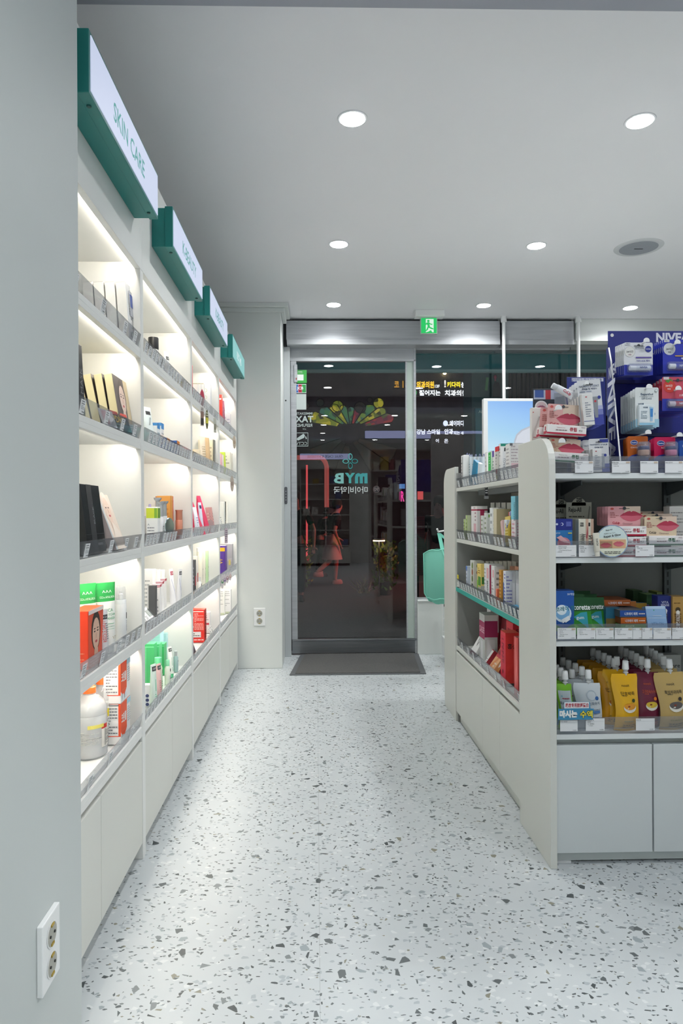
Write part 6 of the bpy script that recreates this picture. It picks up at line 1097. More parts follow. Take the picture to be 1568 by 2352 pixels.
# ---- pharmacy lip care rack (left part)
rack = empty('display_rack', (0, 0, TZ)); tag(rack, 'low dark display rack with hooks, left of the blue stand', 'display rack')
xa = wz(1240, 900, 2.34)[0]; xb = wz(1394, 900, 2.34)[0]; zr = wz(1300, 955, 2.34)[1]-TZ
MB().box(xa, xb, 2.34, 2.345, 0, zr, mat('#2a2226', .5)).box(xb-.03, xb-.024, 2.33, 2.34, 0, zr+.02, PLASTIC).build('back_board', rack); MB().box(xa, xb, 2.16, 2.345, 0, .006, mat('#4a4648', .5)).build('base_board', rack)
o = boxF('ointment_box', 3, 1222, 1243, 936, 2.30, .022, '#ece8e2', {'F': [('t', '큐립', .45, .26, .09, RED1, 0, .02, .6), ('t', '연고', .75, .2, .05, '#5a5a5c', 0, 0, .3), ('l', .15, .55, .85, .58, 1, '#c05a64'), ('c', .15, .93, .06, '#c4524a')], 'R': [('r', 0, 0, 1, 1, '#f2efe9')]}, 'narrow upright white ointment carton at the left corner of the island top', rz=0)
def ccard(x0_, x1_, y0, y1, Y, bg, c, lab):
    a, b = span(x0_, x1_, Y)
    o = cardF(x0_, x1_, y0, y1, Y, bg, culip_card_deco(c)[0:1]+[('lips', .72, .42, .42, '#a8354c', '#c65e70')]+culip_card_deco(c)[2:], lab, ry=4)
    bx_ = carton('carton', .125, .03, .03, '#f0ece9', culip_box_deco(c)); bx_.parent = o; bx_.location = (.005, -.017, -.022); return o
o = ccard(1255, 1326, 929, 985, 2.16, '#d9a6a2', '#b31237', 'pink lip ointment card with crimson edged carton, island top left'); o2 = copy_tree(o); o2.location.x -= .007; o2.location.y += .05; o2.location.z -= .004; tag(o2, 'pink lip ointment card directly behind the island top left one')
o = ccard(1258, 1331, 1008, 1047, 2.15, '#d3b9a0', '#14663e', 'beige lip ointment card with green edged carton, island top left'); o.location.z = max(o.location.z, TZ+.026)
a, b = span(1225, 1306, 2.33); zt = wz(1265, 893, 2.33)[1]; w = b-a
o = MB().box(-w/2, w/2, 0, .003, 0, zt-TZ, mat('#2a3038', .4)).build('header_card', loc=((a+b)/2, 2.33, TZ), bevel=.001); H__ = zt-TZ; tag(o, 'advertising header card with round lip picture behind the pink lip card', 'display card')
m = MB(); draw(m, [('r', .02, .88, .98, .985, '#b8c2d4'), ('r', .35, .88, .5, .985, '#b8323a'), ('r', .05, .9, .3, .985, '#3a5a9e'), ('c', .23, .79, .185, '#e6e4e2'), ('c', .23, .79, .15, '#d8c0c0'), ('lips', .23, .79, .12, '#a05a74', '#b46a84'), ('l', .45, .72, .9, .84, 2, '#c8a07a'), ('r', .6, .76, .95, .95, '#9aa2ac'), ('t', 'Lip Care', .65, .72, .04, '#e8d8c8', 0, .01, .5)], w, H__, lambda u, v, l: Vector((-w/2+u, -l, v))); m.build('printed_label', o)
o = squeeze_tube('tube_sample', .011, .075, '#dfe1e4', '#d0d3d6', [('t', 'CuLip', .5, .6, .2, RED1, 90, .02, .5)], .016); p = onY(1292, 898, 2.17); o.location = (p.x-.034, 2.17, p.z+.018); o.rotation_euler = (0, R(118), 0); tag(o, 'slanted white ointment tube mounted above the pink lip card', 'tube')
# panthenol essence cards
a, b = span(1303, 1392, 2.27); zt = wz(1350, 866, 2.27)[1]; w = b-a; H__ = zt-TZ
o = MB().box(-w/2, w/2, 0, .003, 0, H__, mat('#22307e', .4)).build('header_card', loc=((a+b)/2, 2.27, TZ), bevel=.001); tag(o, 'navy header card with white Korean lettering behind the essence cards', 'display card')
m = MB(); draw(m, [('r', .12, .955, .94, .99, '#d8dce8'), ('t', '갈라지고 찢어지는 입술', .5, .972, .03, '#22307e', 0, .01, .8), ('t', '판테놀', .25, .89, .05, '#dfe3f0', 0, .02, .3), ('c', .76, .93, .07, '#e6e8ee')], w, H__, lambda u, v, l: Vector((-w/2+u, -l, v))); m.build('printed_label', o)
PDK = [('t', 'PANTHENOL LIP ESSENCE', .5, .86, .045, '#4a5a78', 0, .01, .85), ('t', '판테놀 립 에센스', .5, .80, .045, '#3a4a6a', 0, .015, .7), ('l', .1, .72, .9, .77, 1, '#8a94a8'), ('r', .5, .0, 1, .22, '#3b46a0'), ('r', .5, .22, 1, .34, '#7880bc'), ('r', .5, .34, 1, .42, '#b0b6d6'), ('p', [(.58, .62), (.82, .62), (.77, .16), (.64, .16)], '#8d9298'), ('c', .7, .52, .05, '#c0404a'), ('c', .88, .6, .07, '#2f3c90')]
def ess(x0_, x1_, y0, y1, Y, deco, lab, ry=-5):
    o = cardF(x0_, x1_, y0, y1, Y, '#d6d8da', deco, lab, ry=ry); W_ = span(x0_, x1_, Y); w = W_[1]-W_[0]; h = wz(1350, y0, Y)[1]-wz(1350, y1, Y)[1]
    b_ = carton('carton', w*.46, .018, h*.68, '#e2e2df', {'F': [('c', .4, .9, .1, '#b83a44', .05), ('l', .25, .25, .75, .75, 7, '#8d94a0'), ('r', 0, .12, 1, .135, '#2f3c90')], 'R': [('r', 0, 0, 1, .4, '#4a54a8')]}); b_.parent = o; b_.location = (-w*.22, -.0105, .0); return o
o = ess(1334, 1388, 872, 977, 2.15, PDK, 'front essence card with grey tube picture, left of the blue stand'); back(o, 6, .03, '%s essence card from the front, left of the blue stand', 'essence cards left of the blue stand', dx=.003, dz=-.001)
o = ess(1354, 1400, 993, 1070, 2.15, [('t', 'PANTHENOL LIP BALM', .5, .82, .05, '#4a5a78', 0, .01, .85), ('t', '판테놀 립밤', .5, .74, .05, '#3a4a6a', 0, .015, .6), ('r', .55, .88, .98, .98, '#2f3c90'), ('r', .5, 0, 1, .25, '#5a64a8'), ('r', .62, .1, .76, .55, '#a8adb4'), ('c', .8, .5, .07, '#2f3c90')], 'front lip balm card with navy corner, lower row left of the blue stand', ry=-2); o.location.z = TZ+.004; back(o, 4, .035, '%s lip balm card from the front, lower row', 'lip balm cards in the lower row', dx=-.006)
hook(1282, 938, 2.12, .2, 'white round tipped display hook holding the pink lip cards', .022); hook(1290, 1014, 2.12, .2, 'white round tipped display hook holding the beige lip card', .022)
hook(1347, 880, 2.13, .2, 'grey display hook at the top of the essence cards', .014)
# ================================================================== BEHIND THE ISLAND
kx = onY(1110, 915, 4.3); K = empty('digital_signage_stand', (1.30, 4.3, 0)); tag(K, 'white framed upright screen showing a blue sky, standing behind the island', 'screen')
x0 = kx.x-1.30; x1 = x0+.50; zt = kx.z; zb = .88
MB().box(x0, x1, 0, .045, zb, zt, PLASTIC).build('screen_frame', K, bevel=.004)
MB().box(-.04, .04, .01, .05, .03, zb+.1, PLASTIC).build('pole', K, bevel=.004); MB().box(-.2, .2, -.14, .2, 0, .03, PLASTIC).build('base', K, bevel=.006)
sm = bpy.data.materials.new('sky_picture'); sm.use_nodes = True; nt = sm.node_tree; b = nt.nodes['Principled BSDF']
tc = nt.nodes.new('ShaderNodeTexCoord'); sx = nt.nodes.new('ShaderNodeSeparateXYZ'); rp = nt.nodes.new('ShaderNodeValToRGB'); mr = nt.nodes.new('ShaderNodeMapRange'); mx = nt.nodes.new('ShaderNodeMath'); mx.operation = 'MULTIPLY_ADD'; mx.inputs[1].default_value = .25
nt.links.new(tc.outputs['Object'], sx.inputs[0]); nt.links.new(sx.outputs[0], mx.inputs[0]); nt.links.new(sx.outputs[2], mx.inputs[2]); mr.inputs[1].default_value = 1.35; mr.inputs[2].default_value = 1.83
nt.links.new(mx.outputs[0], mr.inputs[0]); nt.links.new(mr.outputs[0], rp.inputs[0]); e = rp.color_ramp.elements; e[0].position = 0; e[0].color = rgb('#d3edf5'); e[1].position = 1; e[1].color = rgb('#7fb0f2')
q = e.new(.45); q.color = rgb('#a9d6f3'); nt.links.new(rp.outputs[0], b.inputs['Emission Color']); b.inputs['Emission Strength'].default_value = .95; b.inputs['Base Color'].default_value = (.02, .02, .02, 1); b.inputs['Roughness'].default_value = .15
MB().box(x0+.027, x1-.027, -.001, .002, zb+.03, zt-.018, sm).build('screen', K)
s = MB(); a = onY(1179, 1045, 4.298); g2 = mat('#b9bfcb', .5, emit=.85); g3 = mat('#cfd4de', .5, emit=.9)
pc = [(a.x-1.3+dx, a.z+dz) for dx, dz in ((0, -.1), (0, .03), (.004, .09), (.018, .13), (.05, .16), (.12, .19), (.17, .205), (.17, -.1))]
s.add([(x, -.0015, z) for x, z in pc], [tuple(range(8))], g2); s.add([(x+.008, -.0020, z-.008) for x, z in pc[:-2]]+[(pc[-2][0], -.002, pc[-2][1]-.008), (pc[-1][0], -.002, pc[-1][1])], [tuple(range(8))], g3); s.build('picture', K)
# cart and mint bag
C_ = empty('wire_cart', (1.10, 4.85, 0)); tag(C_, 'low white cart with wire grid, mostly hidden behind the island end panel', 'cart')
MB().box(-.165, .2, -.05, .25, .03, .17, PLASTIC).build('cart_box', C_, bevel=.004)
m = MB()
for k in range(8): m.tube([(-.16+.05*k, .24, .17), (-.16+.05*k, .24, .42)], .002, WHITE, 6)
for z in (.2, .3, .42): m.tube([(-.16, .24, z), (.2, .24, z)], .002, WHITE, 6)
m.tube([(-.155, -.04, .17), (-.155, -.04, 1.0), (-.165, -.04, 1.0)], .006, WHITE, 8); m.tube([(-.155, -.04, .97), (-.29, -.33, .965), (-.30, -.34, .985)], .006, WHITE, 8); m.build('wire_frame', C_)
for x in (-.12, .16):
    for y in (0, .2): MB().lathe([(.018, -.008), (.018, .008)], DARK, 14, Matrix.Translation((x, y, .018)) @ Matrix.Rotation(R(90), 4, 'Y')).build('wheel', C_)
for k in range(6): MB().box(-.165, -.15, .0+.03*k, .008+.03*k, .40, .45, DARK).build('clip', C_)
bag = MB(); Yg = 4.55; a = onY(974, 1262, Yg); wB, hB = .30, .345; nu, nv = 14, 14; MINT = thin_glass('mint_mesh_fabric', (.35, .75, .68), 1.1, '#86cfbc', .86)
def bs(u, v, s):
    ww = wB/2*(1-.03*(1-v))*(1-.2*max(0, .14-v)/.14); th = .075*(1-u*u)**.5*(.35+.65*math.sin(math.pi*min(1, .15+.8*(1-v))))
    return Vector((u*ww, s*th, hB*v-.02*(1-u*u)*(1-v)-(.06*max(0, -u-.55) if v > .8 else 0)+.012*math.sin(u*9+v*5)*(s*.4)))
vs = [bs(-1+2*i/nu, j/nv, s_)[:] for s_ in (-1, 1) for j in range(nv+1) for i in range(nu+1)]; Kk = (nu+1)*(nv+1); fs = []
for j in range(nv):
    for i in range(nu):
        q0 = j*(nu+1)+i; fs += [(q0, q0+1, q0+nu+2, q0+nu+1), (Kk+q0, Kk+q0+nu+1, Kk+q0+nu+2, Kk+q0+1)]
for i in range(nu): fs.append((i, Kk+i, Kk+i+1, i+1))
bag.add(vs, fs, MINT); bo = bag.build('tote_bag', loc=(a.x+wB/2-.005, Yg, .50), rot=(0, 0, R(-14)), smooth=True); tag(bo, 'mint green mesh tote bag hanging by the window left of the island end panel', 'bag')
pm = mat('#8fe0cc', .5)
m = MB(); m.tube([bs(-1+2*i/nu, 1, -1) for i in range(nu+1)], .004, pm, 6); m.tube([bs(-.98, j/nv, -1) for j in range(nv+1)], .004, pm, 6); m.tube([bs(-.15+.9*(1-j/nv), j/nv, -1)+Vector((0, -.004, 0)) for j in range(nv+1)], .004, pm, 6); m.tube([bs(-1+2*i/nu, .06+.10*((i/nu)), -1) for i in range(nu+1)], .004, pm, 6); m.build('piping', bo)
m = MB(); hk = Vector((-.045, .0, .455))
for u, s_ in ((-.1, -1), (.75, -1), (-.1, 1), (.75, 1)):
    p0 = bs(u, 1, s_); m.add([(p0-Vector((.012, 0, .03)))[:], (p0+Vector((.012, 0, -.03)))[:], (hk+Vector((.012, 0, 0)))[:], (hk-Vector((.012, 0, 0)))[:]], [(0, 1, 2, 3)], mat('#7ad4bf', .6))
m.build('strap', bo)
# ================================================================== THE STREET
struct('ground', MB().box(-9, 12, 5.95, 34, -.5, -.4, ASPH)); struct('step', MB().box(-2, 4.5, 5.42, 5.95, -.5, -.012, noisy('pavement', '#3a3a3b', '#48484a', 40)))
AW = empty('awning', (0, 5.75, 2.28)); tag(AW, 'teal shop front awning outside, along the top of the glass', 'awning')
MB().box(-2, 4.5, 0, .05, .02, .15, mat('#1f7d86', .5)).build('fascia_board', AW); MB().box(-2, 4.5, -.01, .05, 0, .02, mat('#8fb8ba', .5)).build('bottom_trim', AW); MB().box(-2, 4.5, -.02, .06, .15, .175, mat('#7f9a9c', .5)).box(-2, 4.5, .0, .05, .175, .32, mat('#3f6a6c', .5)).build('upper_board', AW)
bd = MB().box(-12, 16, 20.1, 21, -.4, 12, noisy('dark_facade', '#303135', '#3c3d40', 3)).build('building', loc=(0, 0, 0)); tag(bd, 'dark building facade across the street beyond the lit signs', 'building')
def litsign(parts, lab, Yq=20):
    """parts: (text, x0, y0, x1, y1, colour, strength)"""
    a0 = onY(parts[0][1], parts[0][4], Yq); o = empty('lit_street_sign', (a0.x, Yq, a0.z)); tag(o, lab, 'street sign', 'lit signs across the street')
    W_ = onY(max(p[3] for p in parts), 900, Yq).x-onY(min(p[1] for p in parts), 900, Yq).x
    for t, x0, y0, x1, y1, c, st in parts:
        a, b = onY(x0, y1, Yq), onY(x1, y0, Yq); m = MB(); w_, h_ = b.x-a.x, b.z-a.z
        draw(m, [('t', t, .5, .5, 1.0, mat(c, .5, emit=st), 0, .03, 1.0)], w_, h_, lambda u, v, l: Vector((a.x-a0.x+u, -.02-l, a.z-a0.z+v))); m.build('lit_lettering', o)
    m = MB(); xs_ = [onY(p[i], 900, Yq).x-a0.x for p in parts for i in (1, 3)]; zs_ = [onY(900, p[i], Yq).z-a0.z for p in parts for i in (2, 4)]
    m.box(min(xs_)-.03, max(xs_)+.03, 0, .1, min(zs_)-.02, max(zs_)+.02, mat('#17181b', .6)).build('sign_board', o)
litsign([('코', 905, 876, 916, 890, '#e0a020', .8), ('|', 924, 875, 926, 891, '#e0a020', .8), ('성형', 932, 876, 952, 891, '#e8b030', 1.2), ('외과의원', 956, 876, 996, 892, '#f0b428', 2), ('13F', 998, 884, 1009, 891, '#f0f0f0', 1.5)], 'orange lit Korean lettering sign ending in 13F across the street')
litsign([('!', 1019, 873, 1024, 890, '#e8e0d8', 1.4), ('키다리', 1026, 877, 1056, 890, '#f2d21e', 2), ('성형외', 1058, 877, 1083, 891, '#f4f4f4', 2)], 'yellow and white lit Korean lettering sign right of the orange one')
litsign([('젊어지는', 962, 896, 1011, 909, '#eef0f4', 1.8), ('치과의원', 1020, 896, 1073, 910, '#eef0f4', 1.8), ('O', 950, 896, 957, 908, '#3fae5a', 1)], 'white lit Korean lettering sign directly below the orange one')
litsign([('●', 1017, 966, 1028, 979, '#c9d0f0', 1.6), ('에이미디어 여', 1032, 966, 1083, 979, '#e6e8f4', 1.6)], 'white lit sign with round emblem lower on the facade')
litsign([('강남 스마일', 956, 986, 1010, 998, '#e6e8f4', 1.3), ('안과', 1020, 985, 1040, 998, '#e6e8f4', 1.5), ('되는 4F 6F', 1041, 990, 1076, 999, '#e6e8f4', 1.2)], 'long white lit sign ending in 4F 6F low on the facade')
litsign([('어', 997, 1008, 1010, 1017, '#e6e8f4', 1.2), ('온', 1018, 1008, 1030, 1018, '#e6e8f4', 1.2)], 'short white lit sign of two letters, lowest on the facade')
litsign([('S', 676, 1142, 684, 1150, '#3f7af0', 2), ('PY', 672, 1158, 682, 1164, '#4f8af4', 2)], 'tiny blue lit sign low at the left edge of the door glass')
litsign([('R', 920, 1128, 928, 1152, '#e83a9a', 1.2)], 'pink lit sign with letter R at the lower right of the door glass')
o = bpy.data.objects['lit_street_sign.007']
def panelE(name, x0, y0, x1, y1, Yq, c, st, lab, cat, th=.05):
    a, b = onY(x0, y1, Yq), onY(x1, y0, Yq); o = MB().box(0, b.x-a.x, 0, th, 0, b.z-a.z, mat('#202226', .5)).build(name, loc=(a.x, Yq, a.z)); tag(o, lab, cat)
    MB().box(.02, b.x-a.x-.02, -.004, 0, .02, b.z-a.z-.02, mat(c, .5, emit=st)).build('lit_face', o); return o
panelE('light_box', 915, 1128, 931, 1150, 20.04, '#c83a8a', .5, 'small magenta light box low behind the door glass, left one', 'light box'); panelE('light_box', 957, 1127, 973, 1149, 20.04, '#e85a5a', .7, 'small coral light box low in the window, right one', 'light box'); panelE('light_box', 915, 1110, 931, 1124, 20.04, '#5f9ae0', .6, 'small blue light box above the magenta one', 'light box')
o = MB().lathe([(.02, 0), (.05, .02), (.05, .06), (.02, .08)], mat('#ffe0a0', .5, emit=18), 12).build('street_lamp', loc=onY(1021, 857, 20.03)); o.location.z -= .04; tag(o, 'small bright yellow lamp above the yellow lettering', 'lamp')
# stained glass
def stained(name, base, amt, seed):
    m = bpy.data.materials.new(name); m.use_nodes = True; nt = m.node_tree; b = nt.nodes['Principled BSDF']; N = nt.nodes.new; L = nt.links.new
    tc = N('ShaderNodeTexCoord'); vo = N('ShaderNodeTexVoronoi'); vo.inputs['Scale'].default_value = 7; rp = N('ShaderNodeValToRGB'); rp.color_ramp.interpolation = 'CONSTANT'
    mp = N('ShaderNodeMapping'); mp.inputs['Location'].default_value = (seed, seed*2, 0); L(tc.outputs['Object'], mp.inputs[0]); L(mp.outputs[0], vo.inputs['Vector'])
    e = rp.color_ramp.elements; cols = base; e[0].color = rgb(cols[0]); e[1].position = 1/len(cols); e[1].color = rgb(cols[1])
    for i in range(2, len(cols)): q = e.new(i/len(cols)); q.color = rgb(cols[i])
    sp = N('ShaderNodeSeparateColor'); L(vo.outputs['Color'], sp.inputs[0]); L(sp.outputs[0], rp.inputs[0]); L(rp.outputs[0], b.inputs['Emission Color']); b.inputs['Emission Strength'].default_value = amt; b.inputs['Base Color'].default_value = (.01, .01, .01, 1); return m
SG = [stained('yellow_glass', ['#8a8a1c', '#b0a52a', '#6d7a1a', '#55601a', '#2a2f14'], .75, 1), stained('green_glass', ['#3f7a4a', '#2f6a5a', '#6a8a2a', '#1f3a2a', '#8a8a2a'], .6, 3), stained('red_glass', ['#7a1f3a', '#5a1a3a', '#a02a2a', '#3a1a2a', '#4a5a2a'], .6, 5), stained('dim_glass', ['#2a3a30', '#3a3a2a', '#1f2a28', '#4a3a2a', '#252a20'], .22, 7)]
Yv = 20.05; sg = empty('stained_glass_panel', onY(805, 990, Yv)); tag(sg, 'dark fan shaped stained glass panel in yellow, green and red behind the door glass', 'stained glass')
def rel(x, y): p = onY(x, y, Yv)-sg.location; return p.x, p.z
LEAD = mat('#08090a', .6)
def glassdisc(x, y, r, m):
    c = rel(x, y); rr = r*Yv/FPX; o = MB().add([(c[0]+rr*math.cos(q*math.pi/12), 0, c[1]+rr*math.sin(q*math.pi/12)) for q in range(24)], [tuple(range(24))], m).build('glass_roundel', sg)
    MB().tube([(c[0]+rr*math.cos(q*math.pi/12), -.01, c[1]+rr*math.sin(q*math.pi/12)) for q in range(25)], .012, LEAD, 5).build('lead_came', o)
for x, y, r, k in ((775, 933, 13, 0), (869, 926, 12, 0), (827, 936, 13, 3), (849, 919, 6, 3), (704, 932, 6, 3), (735, 925, 9, 3)): glassdisc(x, y, r, SG[k])
for q, (a0, a1, r0, r1, k) in enumerate([(168, 146, 30, 92, 0), (146, 128, 22, 82, 1), (128, 112, 16, 76, 0), (112, 97, 14, 66, 1), (97, 82, 14, 60, 1), (82, 64, 16, 66, 2), (64, 46, 20, 78, 1), (46, 30, 26, 88, 0), (30, 12, 34, 92, 2)]):
    P_ = [rel(805+1.05*r*math.cos(R(a)), 985-.78*r*math.sin(R(a))) for r, a in [(r0, a0), (r0, a1)]+[(r1*(1+.1*math.sin(math.pi*t/4)), a1+(a0-a1)*t/4) for t in range(5)]]
    o = MB().add([(x, .02, z) for x, z in P_], [tuple(range(len(P_)))], SG[k]).build('glass_petal', sg)
    MB().tube([(x, .005, z) for x, z in P_+P_[:1]], .016, LEAD, 5).build('lead_came', o)
for q, (a0, a1, r0, r1, k) in enumerate([(200, 225, 20, 90, 3), (225, 250, 20, 85, 3), (250, 275, 25, 95, 3), (300, 325, 20, 95, 3), (325, 345, 25, 110, 3)]):
    P_ = [rel(800+1.05*r*math.cos(R(a)), 1000-1.0*r*math.sin(R(a))) for r, a in [(r0, a0), (r0, a1)]+[(r1, a1+(a0-a1)*t/4) for t in range(5)]]
    o = MB().add([(x, .02, z) for x, z in P_], [tuple(range(len(P_)))], SG[k]).build('glass_petal', sg)
    MB().tube([(x, .005, z) for x, z in P_+P_[:1]], .016, LEAD, 5).build('lead_came', o)
# neon frame
NE = mat('#ff5a50', .5, emit=2.2); Yn = 13
def rn(x, y): return onY(x, y, Yn)[:]
o = MB().tube([rn(640, 1051), rn(735, 1051), rn(742, 1055), rn(747, 1062), rn(750, 1072), rn(750, 1165)], .045, mat('#d0605a', .5, emit=.42), 8).build('neon_tube'); tag(o, 'wide dull red neon arch outside behind the door glass', 'neon light')
o = MB().tube([rn(704.5, 1068), rn(704.5, 1284)], .018, mat('#e05055', .5, emit=.9), 8).build('neon_tube'); tag(o, 'thin vertical red neon line outside, left of the people', 'neon light')
o = MB().tube([rn(655, 1286), rn(711, 1286)], .05, mat('#c01a3a', .5, emit=.5), 8).box(rn(660, 1286)[0], rn(660, 1286)[0]+.04, 12.98, 13.02, -.4, rn(660, 1286)[2], DARK).build('neon_tube'); tag(o, 'short horizontal crimson neon bar near the ground outside', 'neon light')
for q, (x, y) in enumerate(((870, 1242), (666, 1240))):
    p = onY(x, y, 12); o = empty('bollard_lamp', (p.x, 12, -.4)); tag(o, 'thin garden lamp with flat glowing disc, %s' % ['right of the people', 'at the left edge of the door glass'][q], 'lamp', 'garden lamps outside')
    MB().lathe([(.012, 0), (.012, p.z+.4)], mat('#6a6a6a', .4), 8).build('pole', o); MB().lathe([(.10, 0), (.11, .01), (.10, .03)], mat('#3a3a3a', .5), 20, Matrix.Translation((0, 0, p.z+.41))).build('shade', o); MB().lathe([(.105, 0), (.105, .016)], mat('#ffd9a8', .5, emit=7), 20, Matrix.Translation((0, 0, p.z+.393))).build('lit_disc', o)
def bush(x, y, Yq, r, h, n, c, lab, grass=False):
    p = onY(x, y, Yq); m = MB(); rr = random.Random(int(x))
    for k in range(n):
        a = rr.uniform(0, 6.28); d = r*rr.random()**.5; z0 = rr.uniform(.1, 1)*h if not grass else 0; c0 = Vector((d*math.cos(a), d*math.sin(a), z0))
        dr_ = Vector((rr.uniform(-1, 1), rr.uniform(-1, 1), rr.uniform(.2, 1.4))).normalized(); l_ = (.09 if not grass else h*rr.uniform(.6, 1)); s2 = dr_.cross(Vector((0, 1, .2))).normalized()*(.02 if not grass else .006)
        m.add([(c0-s2)[:], (c0+s2)[:], (c0+dr_*l_*.6+s2*.8)[:], (c0+dr_*l_)[:], (c0+dr_*l_*.6-s2*.8)[:]], [(0, 1, 2, 3, 4)], mat(c, .6))
    o = m.build('shrub', loc=(p.x, Yq, -.4)); tag(o, lab, 'plant'); 
    if not grass: MB().lathe([(.10, 0), (.14, .25)], mat('#4a3028', .7), 14).build('pot', o)
bush(885, 1300, 12.3, .22, .95, 260, '#6a7a2a', 'lamp lit bushy plant outside, right of the garden lamp'); bush(672, 1300, 12.9, .35, 1.0, 320, '#7a8a3a', 'yellow green shrub outside at the left edge of the door glass'); bush(835, 1330, 12.6, .12, .45, 30, '#8a8a6a', 'thin grass tuft outside near the ground, right of the people', True)
# pillar, poster and slatted wall right of the glass
a, b = onY(1084, 1100, 7.0), onY(1156, 850, 7.0); struct('wall_street', MB().box(a.x, b.x+.05, 7.0, 7.4, -.4, 3.2, mat('#4f6f70', .6)))
a, b = onY(1160, 915, 7.6), onY(1420, 855, 7.6); m = MB().box(a.x-.2, b.x+1.5, 7.66, 7.8, -.4, 3.2, mat('#2a211e', .7))
for k in range(60): m.box(a.x-.2+k*.05, a.x-.175+k*.05, 7.62, 7.66, -.4, 3.2, mat('#4f3f38', .7))
struct('wall_street_slats', m)
a, b = onY(1128, 912, 6.98), onY(1150, 856, 6.98); o = MB().box(0, b.x-a.x, 0, .004, 0, b.z-a.z, mat('#3f5a5c', .5)).build('poster', loc=(a.x, 6.985, a.z)); tag(o, 'poster of a person in dark clothes on the teal pillar outside', 'poster')
m = MB(); draw(m, [('p', [(.15, 0), (.2, .5), (.4, .66), (.8, .6), (1, .3), (1, 0)], '#1a1a20'), ('face', .42, .82, .3, '#15151a', '#c0506a')], b.x-a.x, b.z-a.z, lambda u, v, l: Vector((u, -l, v))); m.build('printed_picture', o)
a, b = onY(1114, 896, 6.97), onY(1120, 866, 6.97); o = MB().box(0, b.x-a.x, 0, .004, 0, b.z-a.z, mat('#6fb87a', .5)).build('banner', loc=(a.x, 6.98, a.z), rot=(0, R(6), 0)); tag(o, 'narrow pale green slanted banner on the teal pillar', 'banner')
a, b = onY(1092, 1045, 6.6), onY(1112, 938, 6.6); o = MB().box(0, b.x-a.x, 0, .05, -.4-a.z, b.z-a.z, mat('#2f7f8a', .4)).build('banner', loc=(a.x, 6.6, a.z)); tag(o, 'teal upright signboard half hidden behind the screen', 'signboard')
m = MB(); draw(m, [('t', 'ART', .75, .93, .06, '#bfe6df', 0, .02)], b.x-a.x, b.z-a.z, lambda u, v, l: Vector((u, -l, v))); m.build('lettering', o)
a, b = onY(957, 1322, 9.5), onY(975, 1186, 9.5); m = MB().box(0, b.x-a.x, 0, .02, 0, b.z-a.z, mat('#b0505a', .6)).box(.01, .03, .02, .04, -.4-a.z, b.z-a.z, DARK); o = m.build('pegboard', loc=(a.x, 9.5, a.z)); tag(o, 'tall pink perforated board outside the window', 'board')
m = MB(); [m.lathe([(.006, 0), (.006, .001)], DARK, 6, Matrix.Translation((.012+.022*i, -.001, .02+.024*j)) @ Matrix.Rotation(R(90), 4, 'X')) for i in range(5) for j in range(32)]; m.build('hole_pattern', o)
